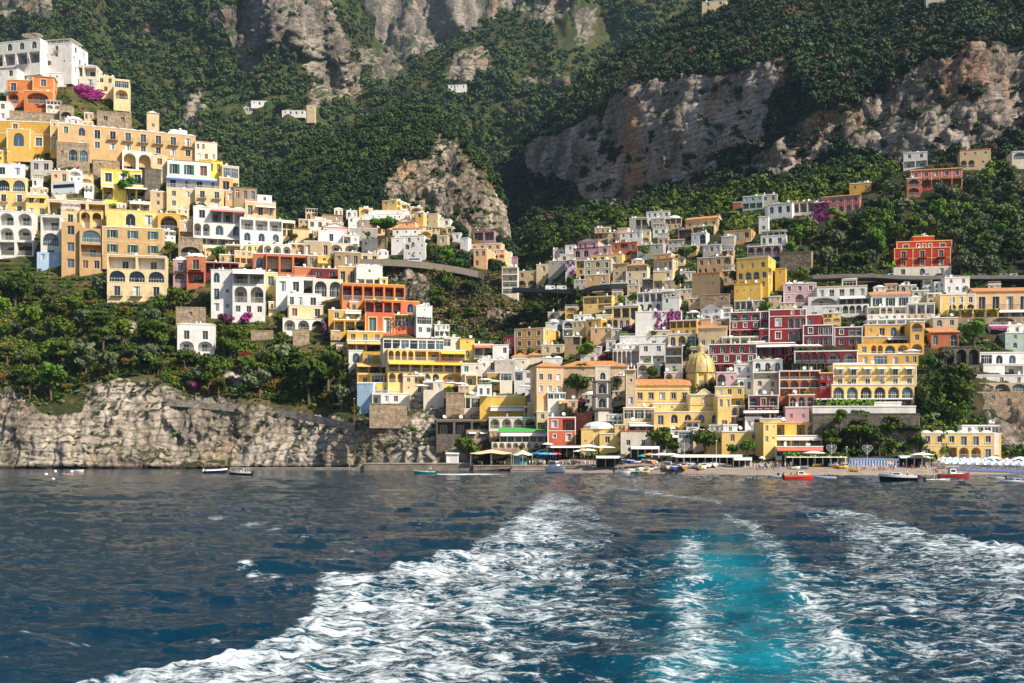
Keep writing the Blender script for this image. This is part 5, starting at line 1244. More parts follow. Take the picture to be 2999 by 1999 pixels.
for tr_ in range(9000):
    if made >= 135: break
    pl = r9.choice((0, 0, 1, 1, 1, 2)); xs = [q[0] for q in TP_[pl]]; ys = [q[1] for q in TP_[pl]]; w_ = r9.uniform(24, 52)*(.8 if pl == 2 else 1); h_ = r9.uniform(20, 36)*(.75 if pl == 2 else 1)
    x = r9.uniform(min(xs), max(xs)); y = r9.uniform(min(ys), max(ys))
    if not inpoly(np.array([x]), np.array([y]), TP_[pl])[0] or any(a < x < c and t < y < b_ for a, t, c, b_ in NOGO): continue
    i0, i1, j0, j1 = int((y-h_)/4), int(y/4), int((x-w_/2)/4), int((x+w_/2)/4); sub = OCC[max(i0, 0):i1, max(j0, 0):j1]
    if sub.size == 0 or sub.mean() > .22: continue
    OCC[max(i0-1, 0):i1+1, max(j0, 0):j1] = True
    best = sorted(allr, key=lambda q: (q[0]-x)**2+(q[1]-y)**2+(6e4 if scount[short(q[2])] > 1 else 0))[0]
    col = r9.choice(('white', 'white', 'offw', 'offw', 'cream', 'cream', 'beige', 'honey', 'peach', 'tan', 'grey', 'yellow')); dx, dy = x-best[0], y-best[1]
    rel = ('above' if dy < -15 else 'below' if dy > 25 else 'beside')+(' and left of' if dx < -20 else ' and right of' if dx > 45 else '') ; rel = rel.replace('beside and', '').strip()
    n = max(1, round(w_/17)); fl = '/'.join(r9.choice((f'w{n}', f'w{n}', f't{max(1, n-1)}n,w1', f'a{max(1, n-1)}', f'D1,w{max(1, n-1)}', f'b{n}K', f't{n}K', f'A1,w{max(1, n-1)}')) for _ in range(max(1, round(h_/17))))
    ad = r9.choice(('small', 'little', 'low', 'tiny', 'plain', 'squat')); lb = f'{ad} {NICE[col]} house {rel} the {short(best[2])}'
    if lb in seen: lb += ', another one'
    if lb in seen: continue
    seen[lb] = 1; lb = ' '.join(lb.split()[:16])
    ro = r9.choice(('f', 'f', 'f', 'v1', 'v2', 's', 'f rt=w', 'f perg=w'))
    try: building('house', (x-w_/2, x+w_/2, y-h_, y), col, fl, f"roof={ro} pitch=.35"+(' aw='+r9.choice('wwoy') if 1 else ''), lb, 'house')
    except Exception as e: continue
    made += 1
# ---------------------------------------------------------------- church, bell tower, long tiled palace
church = building('church', (1858, 2022, 1128, 1184), 'honey', 'o1*.6/w5*1.5/o1*.3', 'y=-2 roof=g pitch=.42 d=13 tr=brown', 'yellow church with a majolica dome, tiled nave roof and tall framed windows', 'church')
CD = MC[0]
def cwing(nm, geo, col, fl, op): building(None, geo, col, fl, op+' y=-2 bare=1', None, root=church, wing=nm)
cwing('aisle', (1912, 2024, 1181, 1208), 'honey', 'z3', 'dD=-3 cop=W')
cwing('transept', (2019, 2105, 1155, 1210), 'honey', 'o1*.2/o1,w1,o1/o1*.9', 'dD=-4 tr=brown cop=W R=o')
cwing('lower_church', (1915, 2114, 1206, 1266), 'honey', 'D1K,A1,A1,A1,A1*1.3/o1,a1n,a1n,a1n,a1n*.7', 'dD=-7 cop=W')
cwing('east_wing', (2102, 2142, 1160, 1262), 'honey', 'w2/o1*.5/w1', 'dD=-2 R=o')
cwing('facade', (1834, 1862, 1082, 1232), 'beige', 'o1*.4/z1/o1*.4/w1/o1', 'dD=-3 tr=T cop=T R=z1/o1')
M = ROOTM[church.name]; MI = M.inverted()
def cpt(px, py, dD): return MI @ wpt(px, py, CD+dD)
pc = cpt(2051, 1092, 8); s_ = (CD+8)/F
m, nt, N, L, P = newmat('majolica')
tc = N.new('ShaderNodeTexCoord'); v = N.new('ShaderNodeTexVoronoi'); v.inputs['Scale'].default_value = 3.2; L.new(tc.outputs['Object'], v.inputs[0]); n1 = N.new('ShaderNodeTexNoise'); n1.inputs['Scale'].default_value = .6; n1.inputs['Detail'].default_value = 5; L.new(tc.outputs['Object'], n1.inputs[0])
r = N.new('ShaderNodeValToRGB'); e = r.color_ramp.elements; e[0].position = .35; e[0].color = (.26, .26, .03, 1); e[1].position = .62; e[1].color = (.66, .40, .04, 1)
mx = N.new('ShaderNodeMix'); mx.data_type = 'RGBA'; mx.inputs[0].default_value = .22; L.new(n1.outputs[0], r.inputs[0]); L.new(r.outputs[0], mx.inputs[6]); L.new(v.outputs['Color'], mx.inputs[7]); L.new(mx.outputs[2], P.inputs['Base Color']); P.inputs['Roughness'].default_value = .35
MAJ = m; RIBM = flat('rib_tiles', (.55, .42, .16), .5); HON = wallm('honey')
R0 = 42.5*s_; hd = 59*s_
b = MB(); b.lathe([(R0*math.cos(t)**.85 if t < 1.5 else .35, hd*math.sin(t)) for t in [i*math.pi/2/10 for i in range(11)]], MAJ, tuple(pc), 32); dome = b.build('dome', church, smooth=True)
for i in range(8):
    a = math.pi/8+i*math.pi/4; b = MB(); pts = [(1.02*R0*math.cos(t)**.85, hd*math.sin(t)*1.01+.02) for t in [j*math.pi/2/10 for j in range(10)]]
    vs = []
    for r_, z in pts:
        for w_ in (-.22, .22): vs.append((pc[0]+r_*math.cos(a)-w_*math.sin(a)*(.35+.65*r_/R0), pc[1]+r_*math.sin(a)+w_*math.cos(a)*(.35+.65*r_/R0), pc[2]+z))
        for w_ in (.16, -.16): vs.append((pc[0]+(r_+.14)*math.cos(a)-w_*math.sin(a)*(.35+.65*r_/R0), pc[1]+(r_+.14)*math.sin(a)+w_*math.cos(a)*(.35+.65*r_/R0), pc[2]+z+.05))
    fs = []
    for j in range(len(pts)-1):
        o = j*4; fs += [(o+1, o+2, o+6, o+5), (o+2, o+3, o+7, o+6), (o+3, o, o+4, o+7)]
    b.add(vs, fs, RIBM); b.build('rib', dome)
zb = cpt(2051, 1148, 8)[2]; b = MB(); RD = 39*s_
b.lathe([(RD, zb-3), (RD, pc[2]-.9), (RD*1.05, pc[2]-.8), (RD*1.05, pc[2]-.3), (RD*.98, pc[2]-.25), (RD*.98, pc[2]+.05)], HON, (pc[0], pc[1], 0), 8, a0=math.pi/8, a1=math.pi/8+2*math.pi)
for i in range(8):   # corner piers
    a = math.pi/8+i*math.pi/4; b.cyl((pc[0]+RD*math.cos(a), pc[1]+RD*math.sin(a), zb-3), (pc[0]+RD*math.cos(a), pc[1]+RD*math.sin(a), pc[2]-.35), .65, .65, HON, 8)
drum = b.build('drum', church)
for i in range(8):
    a = i*math.pi/4; q = Matrix.Translation((pc[0]+RD*.935*math.cos(a), pc[1]+RD*.935*math.sin(a), zb+1.0)) @ Matrix.Rotation(a+math.pi/2, 4, 'Z')
    w_ = link('window', win_mesh('w', 1.1, 2.6, FRAME, None), drum, q)
    tb = MB(); bm_ = wallm('brown'); tb.box(-.8, -.55, -.1, .1, -.1, 2.8, bm_); tb.box(.55, .8, -.1, .1, -.1, 2.8, bm_); tb.box(-.95, .95, -.14, .1, 2.8, 3.1, bm_); link('surround', tb.mesh('surround'), drum, q)
b = MB(); zt = pc[2]+hd*.97; LR = 9.5*s_
b.lathe([(LR*1.25, 0), (LR*1.25, .3), (LR, .35), (LR, 2.3), (LR*1.2, 2.4), (LR*1.2, 2.6)], HON, (pc[0], pc[1], zt), 8); b.lathe([(LR*1.05, 2.6), (LR*.8, 3.2), (LR*.3, 3.8), (0, 4.1)], MAJ, (pc[0], pc[1], zt), 10)
b.cyl((pc[0], pc[1], zt+4), (pc[0], pc[1], zt+4.9), .05, .04, RAILK, 5); b.box(pc[0]-.25, pc[0]+.25, pc[1]-.04, pc[1]+.04, zt+4.5, zt+4.6, RAILK)
lan = b.build('lantern', church)
for i in range(8):
    a = i*math.pi/4+math.pi/8; link('window', win_mesh('w', .5, 1.3, FRAME, None), lan, Matrix.Translation((pc[0]+LR*.96*math.cos(a), pc[1]+LR*.96*math.sin(a), zt+.7)) @ Matrix.Rotation(a+math.pi/2, 4, 'Z'))
# curved white gable over the transept
b = MB(); a0 = cpt(2019, 1158, -4.4); a1 = cpt(2105, 1158, -4.4); n = 18; vs = []
for i in range(n+1):
    t = i/n; x = a0[0]+(a1[0]-a0[0])*t; zz = (math.exp(-((t-.5)/.2)**2)*2.2); vs += [(x, a0[1], a0[2]-.2), (x, a0[1], a0[2]+zz), (x, a0[1]+.9, a0[2]+zz), (x, a0[1]-.15, a0[2]+zz+.02), (x, a0[1]-.15, a0[2]+zz+.32), (x, a0[1]+.9, a0[2]+zz+.32)]
fs = []; fw = []
for i in range(n): o = i*6; fs.append((o, o+6, o+7, o+1)); fw += [(o+3, o+9, o+10, o+4), (o+4, o+10, o+11, o+5), (o+3, o+5, o+11, o+9)]
b.add(vs, fs, HON); b.add(vs, fw, WHITE); b.build('gable', church)
# baroque volutes and statues on the facade tower
b = MB(); f0 = cpt(1836, 1082, -3.5); zz = f0[2]
for x, h in ((.4, 1.6), (1.6, 2.6), (2.7, 1.6)): b.lathe([(.35, 0), (.4, .2), (.2, .35), (.28, .8), (.18, 1.1), (.22, 1.35), (0, 1.6)], WHITE, (f0[0]+x, f0[1]+.6, zz+(h-1.6)), 8)
b.box(f0[0]-.3, f0[0]+3.5, f0[1]-.35, f0[1]+1.2, zz-.2, zz+.15, TRIM); b.build('statues', church)
bt = building('bell_tower', (1744, 1786, 1072, 1116), 'offw', 'o1*.4/A1', 'y=-2 d=5 tr=T cop=T bare=1 D=401', 'square grey and white bell tower in four stages with arched openings', 'bell tower')
TD = MC[0]
ROOTM[bt.name] = M2 = bt.matrix_basis.copy()
for nm, g, fl in (('third_stage', (1738, 1789, 1114, 1159), 'A1'), ('second_stage', (1736, 1791, 1157, 1200), 'A1'), ('base_stage', (1742, 1793, 1198, 1262), 'o1/o1')):
    Mx, W, H, D_ = frame_at(*g, D=TD-.6 if nm[0] != 'b' else TD-.9, yaw=-2)
    wb = MB(); h_ = link(nm, bpy.data.meshes.new('x'), bt, M2.inverted() @ Mx); ds = wallm('grey'); dk = plaster('lava_stone', (.14, .125, .11), .2, 2.0)
    f = Facade(wb, h_, Matrix.Identity(4), dk, {}); f.face(W, 0, H, fl.split('/'))
    dp = 6.4
    for X in (0, W): wb.add([(X, 0, 0), (X, dp, 0), (X, dp, H), (X, 0, H)], [(0, 1, 2, 3)], dk)
    wb.add([(0, 0, H), (W, 0, H), (W, dp, H), (0, dp, H)], [(0, 1, 2, 3)], dk); wb.box(-.3, W+.3, -.35, dp+.1, H-.35, H+.02, dk)
    pw = wallm('offw')
    if nm[0] != 'b':
        aw = min(1.7*H/3.2, .58*W)
        for u0, u1 in ((.16*W, W/2-aw/2-.25), (W/2+aw/2+.25, .84*W)): wb.box(u0, u1, -.05, -.004, H*.12, H*.88, pw)
        wb.box(W/2-aw/2-.25, W/2+aw/2+.25, -.052, -.006, H*.86, H*.93, pw)
    else: wb.box(.2*W, .8*W, -.05, -.004, H*.45, H*.9, pw)
    me = wb.mesh(nm); h_.data = me
RECTS.append((1734, 1793, 1070, 1262, TD-2))
pal = building('palace', (1640, 1842, 1073, 1150), 'beige', 'r5*.4/w5', 'y=-4 d=13 roof=t pitch=.42', 'long beige palace with a low orange tile roof behind the bell tower', 'palace')
building(None, (1572, 1648, 1073, 1156), 'peach', 'r3*.4/w3/w3', 'y=12 dD=-4 roof=t pitch=.42 tr=T L=o1/w1/w1 d=11', None, root=pal, wing='wing')
# hotel lettering on the left hill
def text(s, size, mat, parent, M, name='lettering', ex=.04):
    c = bpy.data.curves.new(name, 'FONT'); c.body = s; c.size = size; c.extrude = ex; c.align_x = 'CENTER'; c.materials.append(mat)
    t = bpy.data.objects.new(name, c); COL.objects.link(t); bpy.context.view_layer.update(); me = bpy.data.meshes.new_from_object(t.evaluated_get(bpy.context.evaluated_depsgraph_get())); bpy.data.objects.remove(t)
    return link(name, me, parent, M)
BLUE = flat('blue_letters', (.02, .02, .22)); REDL = flat('red_letters', (.32, .08, .05))
for o in list(bpy.data.objects):
    if o.get('label', '').startswith('cream hotel with a parking roof'):
        sb_ = [c for c in o.children if c.name.startswith('sign_bay')][0]; ar = [c for c in o.children if c.name.startswith('arcade')][0]
        W_ = max(v.co.x for v in sb_.data.vertices); H_ = max(v.co.z for v in sb_.data.vertices); FR = Matrix.Rotation(math.radians(90), 4, 'X')
        b = MB(); b.box(.3, W_-.3, -.12, -.02, H_*.60, H_*.98, wallm('offw')); sg = b.build('sign', sb_)
        text('MONTEMARE', 2.0, BLUE, sb_, Matrix.Translation((W_/2, -.2, H_*.80)) @ FR @ Matrix.Diagonal((.9, 1, 1, 1)), ex=.06); text('HOTEL', 1.35, REDL, sb_, Matrix.Translation((W_/2, -.2, H_*.60)) @ FR)
        W2 = max(v.co.x for v in ar.data.vertices); H2 = max(v.co.z for v in ar.data.vertices)
        text('RISTOR. IL CAPITANO', 1.15, BLUE, ar, Matrix.Translation((W2/2, -.25, H2-.6)) @ FR)
# ---------------------------------------------------------------- vegetation
def sph(c, r, sz, nu=7, nv=4):
    V = []; 
    for j in range(nv+1):
        t = math.pi*j/nv
        for i in range(nu): a = 2*math.pi*i/nu; V.append((c[0]+r*math.sin(t)*math.cos(a), c[1]+r*math.sin(t)*math.sin(a), c[2]+r*sz*math.cos(t)))
    Q = [(j*nu+i, j*nu+(i+1) % nu, (j+1)*nu+(i+1) % nu, (j+1)*nu+i) for j in range(nv) for i in range(nu)]
    return np.array(V), np.array(Q)
def crown_np(kind, nc, seed):
    r = np.random.RandomState(seed); L = []
    if kind == 'round': nl, ez, lz, z0 = 9, .80, .85, .9
    elif kind == 'bush': nl, ez, lz, z0 = 5, .55, .8, .45
    elif kind == 'stem': nl, ez, lz, z0 = 10, .55, .75, .55
    elif kind == 'pine': nl, ez, lz, z0 = 11, .22, .45, .32
    elif kind == 'cyp': nl, ez, lz, z0 = 8, 2.6, 1.3, 2.8
    else: nl, ez, lz, z0 = 7, 1.15, .9, 1.2
    for i in range(nl):
        d = r.normal(size=3); d /= np.linalg.norm(d); q = r.uniform(.35, .72)
        rad = r.uniform(.30, .48)*(1 if kind != 'cyp' else .9)
        if kind == 'cyp': z = (i+.5)/nl*2-1; c = np.array([d[0]*.12, d[1]*.12, z*2.5]); rad = .42*(1-.55*abs(z+.15))
        else: c = np.array([d[0]*q, d[1]*q, d[2]*q*ez])
        L.append((c+np.array([0, 0, z0]), rad))
    Vs, Qs, b = [], [], 0
    for c, rad in L:
        V, Q = sph(c, rad*.66, lz); Vs.append(V); Qs.append(Q+b); b += len(V)
        n = max(4, int(nc/nl)); d = r.normal(size=(n, 3)); d[:, 2] = d[:, 2]*.9+.25; d /= np.linalg.norm(d, axis=1, keepdims=True)
        p = c+d*rad*np.array([1, 1, lz])*r.uniform(.70, 1.28, (n, 1))
        nn = d+r.normal(size=(n, 3))*.45; nn /= np.linalg.norm(nn, axis=1, keepdims=True)
        a = np.cross(nn, r.normal(size=(n, 3))); a /= np.linalg.norm(a, axis=1, keepdims=True)+1e-9; e = np.cross(nn, a)
        s = r.uniform(.09, .17, (n, 1))*(.8 if nc > 100 else 1.15); a = a*s; e = e*s*r.uniform(.5, 1, (n, 1))
        V = np.stack([p-a-e, p+a-e, p+a*.8+e, p-a*.9+e], 1).reshape(-1, 3); Vs.append(V); Qs.append(np.arange(b, b+4*n).reshape(n, 4)); b += 4*n
    return np.concatenate(Vs), np.concatenate(Qs)
PROTO = {}
def protos(kind, nc, n=5):
    k = (kind, nc)
    if k not in PROTO: PROTO[k] = [crown_np(kind, nc, 100+i*7+len(kind)) for i in range(n)]
    return PROTO[k]
GRN = leafmat('leaves_green', (.006, .026, .002), (.115, .165, .008)); OLV = leafmat('leaves_olive', (.045, .065, .028), (.17, .20, .09))
DRY = leafmat('leaves_dry', (.07, .055, .012), (.22, .13, .022)); FAR = leafmat('leaves_forest', (.008, .026, .008), (.066, .108, .022))
BRT = leafmat('leaves_bright', (.03, .10, .006), (.16, .26, .015)); CRIM = leafmat('crimson_flowers', (.10, .002, .012), (.42, .006, .04))
OLV2 = leafmat('leaves_grey_green', (.022, .038, .018), (.095, .125, .052)); BRN2 = leafmat('leaves_russet', (.03, .025, .012), (.13, .085, .045))
BRN = leafmat('leaves_brown', (.09, .05, .022), (.24, .13, .055)); BARK = flat('bark', (.12, .08, .05), .9)
def stuff(name, pts, rad, kind, nc, mat, seed, kindtag='stuff', squash=(.8, 1.2)):
    r = np.random.RandomState(seed); pr = protos(kind, nc); Vs, Qs, T, b = [], [], [], 0
    for i, (p, R) in enumerate(zip(pts, rad)):
        V, Q = pr[r.randint(len(pr))]; a = r.uniform(0, 6.28); c, s = math.cos(a), math.sin(a); z = r.uniform(*squash)
        W = np.stack([(V[:, 0]*c-V[:, 1]*s)*R+p[0], (V[:, 0]*s+V[:, 1]*c)*R+p[1], V[:, 2]*R*z+p[2]-.25*R], 1)
        Vs.append(W); Qs.append(Q+b); b += len(W); T.append(np.full(len(W), r.uniform(-.42, .50)+.5*fbm([p[0]/60, p[1]/60, p[2]/60], 2, 5)))
    if not Vs: return
    o = link(name, npmesh(name, np.concatenate(Vs), np.concatenate(Qs), mat, {'tint': np.concatenate(T)})); tag(o, kind=kindtag); return o
def free(px, py, rp, D, pad=.8, up=1.7):
    """no building front hidden by a crown of pixel radius rp standing at (px, py)"""
    for (a, c, t, b, bd) in RECTS:
        if bd is None: continue
        if px+rp*pad > a and px-rp*pad < c and py > t and py-up*rp < b:
            if D < bd+1.5: return False
            if a < px < c and abs(D-bd) < 9: return False
    return True
def sample(key, n, poly, seed, rocky=0, sp=None, fr=True, rad=(2, 3), pad=.8, dens=None, not_poly=(), up=1.7):
    V, PXl, PYl, rk, nn = LAT[key]; r = np.random.RandomState(seed)
    ar = np.abs(np.gradient(PXl, axis=1)*np.gradient(PYl, axis=0)); m = inpoly(PXl, PYl, poly)
    for q in not_poly: m &= ~inpoly(PXl, PYl, q)
    w = ar*m*(rk < .5 if rocky == 0 else 1.0)
    if rocky: w = w*np.where(rk > .5, rocky, 1)
    w = (w/w.sum()).ravel(); idx = r.choice(w.size, n*2, p=w); P, R = [], []; fx, fy, fv = PXl.ravel(), PYl.ravel(), V.reshape(-1, 3)
    grid = {}
    for i in idx:
        if len(P) >= n: break
        px, py = fx[i]+r.uniform(-3, 3), fy[i]; v = fv[i].copy(); R_ = rad[0]+(rad[1]*1.12-rad[0])*r.rand()**1.7; rp = R_/v[1]*F
        if sp:
            s = sp*rp; k = (int(px//s), int(py//s))
            if k in grid: continue
        if dens is not None and r.rand() > dens(px, py): continue
        if not fr and v[1] > 1000 and any(a-8 < px < c+8 and t-4 < py < b+22 for a, c, t, b, _ in RECTS if _ and _ > 1000): continue
        if fr and not free(px, py, rp, v[1], pad, up): continue
        if sp: grid[k] = 1
        P.append(v); R.append(R_)
    return P, R
def trunk_mesh(h, r, lean=0.0, limbs=4, top=None):
    b = MB(); p = [(0, 0, -1.5), (lean*.3, 0, h*.5), (lean, 0, h)]
    b.cyl(p[0], p[1], r, r*.75, BARK, 7); b.cyl(p[1], p[2], r*.75, r*.45, BARK, 7)
    for i in range(limbs):
        a = i*2.4; s = top or h*.35; b.cyl(p[2] if i % 2 else p[1], (lean+math.cos(a)*s, math.sin(a)*s, h+s*.45), r*.4, r*.15, BARK, 5)
    return b.mesh('trunk')
TP = {}
def tree_proto(kind, mat, v, nc=420):
    k = (kind, mat.name, v)
    if k in TP: return TP[k]
    V, Q = crown_np(kind, nc, 500+v*13+len(kind)); th = {'round': .55, 'pine': 1.55, 'cyp': .3, 'bush': .15, 'tall': .6, 'stem': .95}.get(kind, .6)
    V = V+np.array([0, 0, th]); tint = np.zeros(len(V))
    me = npmesh('crown', V, Q, mat, {'tint': tint}); TP[k] = (me, trunk_mesh(th+.35, .10, .08*(v-1), 4 if kind != 'cyp' else 0, .4 if kind == 'pine' else .3)); return TP[k]
def tree(name, p, R, kind, mat, label, cat='tree', group=None, v=None, nc=420, zs=1.0):
    cr, tr = tree_proto(kind, mat, rng.randrange(3) if v is None else v, nc)
    M = Matrix.Translation(Vector(p)) @ Matrix.Rotation(rng.uniform(0, 6.28), 4, 'Z') @ Matrix.Diagonal((R, R, R*zs, 1))
    r = empty(name, M, label=label, cat=cat, group=group); link('crown', cr, r)
    if kind != 'bush': link('trunk', tr, r)
    return r
def trees(key, n, poly, seed, specs, group, rad, sp=1.5, **k):
    P, R = sample(key, n, poly, seed, sp=sp, rad=rad, **k); ws = [s[4] for s in specs]; r2 = random.Random(seed)
    xs = sorted(p[0]/p[1] for p in P); m1, m2 = xs[len(xs)//3], xs[2*len(xs)//3]; zs_ = sorted(p[2]/p[1] for p in P); zm = zs_[len(zs_)//2]
    for p, R_ in zip(P, R):
        nm, kd, mt, lb, _ = r2.choices(specs, ws)[0]; u = p[0]/p[1]
        if len(P) > 30:
            pl = ('left' if u < m1 else 'middle' if u < m2 else 'right')+', '+('higher up' if p[2]/p[1] > zm else 'lower down'); sz = 'large ' if R_ > sum(rad)/2 else 'small '
            lb = ' '.join((sz+lb).split()[:12])+', '+pl
        tree(nm, (p[0], p[1], p[2]-.3), R_*(.8 if kd == 'bush' else 1), kd, mt, lb, 'shrub' if 'shrub' in nm else 'tree', group)
PL_A = [(-60,860),(480,872),(640,960),(800,990),(1010,1090),(1035,1200),(900,1190),(700,1165),(560,1150),(430,1095),(260,1120),(130,1190),(-60,1140)]
trees('A', 150, PL_A, 1, [('broadleaf_tree','round',GRN,'dark green bushy tree on the wooded slope above the grey sea cliff',5),('olive_tree','round',OLV,'grey-green olive tree on the wooded slope above the grey sea cliff',2),
    ('dry_shrub','bush',DRY,'yellow-orange dry shrub on the slope above the grey sea cliff',3),('pine_tree','pine',GRN,'flat-topped pine on the wooded slope above the grey sea cliff',2),('broadleaf_tree','tall',BRT,'fresh green tree on the wooded slope above the grey sea cliff',1)],
    'trees on the slope above the sea cliff', (3.4, 6.8), .95)
PL_C = [(2140,560),(2250,640),(2370,640),(2560,570),(2640,590),(2840,560),(2960,500),(3060,500),(3060,800),(2800,806),(2610,800),(2350,800),(2290,770),(2300,680),(2180,640)]
trees('C', 190, PL_C, 2, [('broadleaf_tree','round',GRN,'dark round tree on the steep grove around the crimson palace',5),('olive_tree','round',OLV,'pale olive tree on the steep grove around the crimson palace',4),
    ('broadleaf_tree','tall',BRT,'bright green tree on the steep grove around the crimson palace',1)], 'trees in the grove around the crimson palace', (3.0, 5.4), 1.0)
trees('C', 26, [(2690,1010),(2860,1040),(2870,1240),(2700,1260),(2695,1100)], 3, [('broadleaf_tree','round',GRN,'dark green tree in the shaded ravine right of the grand yellow hotel',3),('broadleaf_tree','tall',BRT,'bright green tree in the shaded ravine right of the grand yellow hotel',1)], 'trees in the ravine by the yellow hotel', (2.4, 4.2), 1.1)
trees('C', 34, [(2412,1262),(2690,1262),(2690,1338),(2412,1338)], 4, [('broadleaf_tree','round',GRN,'dense green tree behind the blue and white beach cabins',1),('pine_tree','pine',GRN,'spreading pine behind the blue and white beach cabins',1)], 'trees behind the beach cabins', (2.3, 3.8), .9, fr=False)
trees('C', 46, [(1500,760),(1600,700),(1720,660),(1800,700),(1750,840),(1860,850),(1860,900),(1700,900),(1600,960),(1520,960)], 5, [('broadleaf_tree','round',FAR,'soft grey-green tree in the gorge left of the pink villa',3),('broadleaf_tree','round',GRN,'deep green tree in the gorge left of the pink villa',2)], 'trees in the gorge', (3.5, 6.0), 1.1)
trees('B', 26, [(1240,700),(1390,700),(1470,790),(1440,830),(1260,780)], 6, [('broadleaf_tree','round',BRT,'bright green tree on the terraces above the coast road',2),('broadleaf_tree','round',GRN,'dark green tree on the terraces above the coast road',2)], 'trees on the terraces above the coast road', (2.8, 4.6), 1.1)
trees('B', 22, [(1180,800),(1330,830),(1540,930),(1520,975),(1380,990),(1200,900)], 7, [('broadleaf_tree','round',GRN,'green tree clinging to the brown slope under the coast road',2),('dry_shrub','bush',BRN,'rusty brown shrub on the slope under the coast road',2)], 'trees and shrubs under the coast road', (2.5, 4.5), 1.3)
for (x, yb, yt, kd, mt, nm, lb) in (
    (372,585,495,'tall',BRT,'broadleaf_tree','leafy bright green tree standing in front of the yellow villa'),
    (572,618,582,'bush',GRN,'shrub','dark spreading bush above the terracotta-awning villa'),
    (632,748,712,'bush',BRT,'hedge_shrub','bright hedge under the white striped awnings'),
    (860,700,682,'bush',GRN,'shrub','dark bush between the ridge house and the low peach roof'),
    (498,748,700,'round',BRT,'broadleaf_tree','fresh green tree squeezed right of the shuttered tan house'),
    (780,900,850,'round',OLV,'olive_tree','olive tree in front of the plain ochre wall house'),
    (820,965,915,'round',GRN,'broadleaf_tree','big dark tree right of the big white mansion'),
    (540,900,850,'round',GRN,'broadleaf_tree','broad tree left of the big white mansion'),
    (1130,738,656,'pine',BRT,'umbrella_pine','umbrella pine with flat crown among the crag village houses'),
    (1077,702,674,'round',GRN,'broadleaf_tree','dark ball-shaped tree beside the umbrella pine'),
    (1718,1062,993,'round',BRT,'broadleaf_tree','large round bright tree left of the white vaulted hotel'),
    (1692,1178,1086,'stem',GRN,'broadleaf_tree','huge dark tree in front of the long tiled palace'),
    (1440,1130,1103,'bush',BRT,'clipped_tree','small clipped green tree before the mustard wall'),
    (1555,1046,1018,'bush',GRN,'shrub','dark rounded bush in front of the golden palace arch'),
    (1830,992,966,'bush',BRT,'shrub','round clipped bush left of the bougainvillea mansion'),
    (1915,992,964,'round',BRT,'broadleaf_tree','small round tree in front of the bougainvillea mansion'),
    (1910,1102,1070,'bush',GRN,'shrub','wide bush above the church roof'),
    (2010,1060,1000,'tall',GRN,'broadleaf_tree','dark ivy-like tree behind the church dome'),
    (1936,1338,1243,'stem',GRN,'umbrella_pine','tall leaning pine on the beachfront, the largest crown'),
    (1972,1338,1285,'stem',GRN,'umbrella_pine','low pine just right of the largest beachfront pine'),
    (2066,1342,1249,'stem',GRN,'umbrella_pine','beachfront pine directly below the church, second largest'),
    (2146,1342,1296,'stem',BRT,'umbrella_pine','small flat pine left of the bright round beachfront pine'),
    (2188,1342,1284,'stem',BRT,'umbrella_pine','bright round-crowned pine before the honey beach house'),
    (1850,1325,1308,'bush',GRN,'shrub','dark clipped shrub beside the beach steps'),
    (2852,1020,924,'round',BRT,'broadleaf_tree','big leafy yellow-green tree on the right slope'),
    (2770,1072,1015,'round',OLV,'olive_tree','olive tree hanging over the stone arches'),
    (2460,1262,1190,'tall',GRN,'cypress','dark conical tree before the grey retaining wall'),
    (2600,545,488,'round',GRN,'broadleaf_tree','tall dark tree left of the rose-red villa'),
    (2350,850,780,'round',GRN,'broadleaf_tree','squared dark green tree behind the large white hotel'),
    (2240,910,880,'bush',BRT,'shrub','green creeper mound above the crimson hotel tower'),
    (2210,736,700,'round',GRN,'broadleaf_tree','tree beside the mauve terrace'),
    (2170,785,738,'round',BRT,'broadleaf_tree','bright tree left of the tall yellow hotel roof'),
    (2150,835,790,'round',GRN,'broadleaf_tree','shadowy tree left of the tall yellow hotel'),
    (1990,850,800,'round',GRN,'broadleaf_tree','dark tree pair below the bright yellow house'),
    (1860,900,850,'round',BRT,'broadleaf_tree','bright tree left of the white roof-gallery villa'),
    (1820,900,862,'round',BRT,'broadleaf_tree','leafy tree behind the low honey house'),
    (1890,745,722,'bush',BRT,'shrub','green hedge mound beside the low grey house'),
    (2000,770,722,'round',GRN,'broadleaf_tree','dark tree under the blue-doored white house'),
    (2030,750,716,'round',BRT,'broadleaf_tree','tree below the white house with blue door'),
    (1040,1230,1182,'round',GRN,'broadleaf_tree','dark bush-like tree at the foot of the stepped apartments'),
    (960,1160,1010,'round',GRN,'broadleaf_tree','huge sunlit tree left of the stepped apartments'),
    (905,1165,1060,'round',GRN,'broadleaf_tree','large shaded tree beside the huge sunlit one'),
    (1000,1185,1120,'round',OLV,'broadleaf_tree','thin-leaved tree against the stepped apartment stair wall'),
    (640,1150,1100,'round',GRN,'pine_tree','wide pine leaning over the cliff path'),
    (610,1140,1060,'tall',GRN,'broadleaf_tree','dark upright tree below the white cottage'),
    (760,1100,1000,'tall',OLV,'olive_tree','tall pale olive right of the crimson bush'),
    (1370,1330,1275,'bush',GRN,'shrub','green shrubs draping the rocks under the stone restaurant base'),
    (1210,1265,1248,'bush',BRT,'shrub','bright bush at the top of the cliff steps'),
    (1525,1322,1302,'round',GRN,'broadleaf_tree','small round tree above the pier kiosks'),
    (1660,1225,1195,'bush',BRT,'shrub','green bush hanging beside the coral house roof')):
    g = ground(x, yb, 'ABC'); hpx = yb-yt; tot = {'round': 2.35, 'pine': 2.3, 'tall': 3.1, 'bush': 1.35, 'cyp': 6, 'stem': 2.35}[kd]; R = hpx/F*g.y/tot*(1.25 if kd == 'pine' else 1)
    D = g.y-4
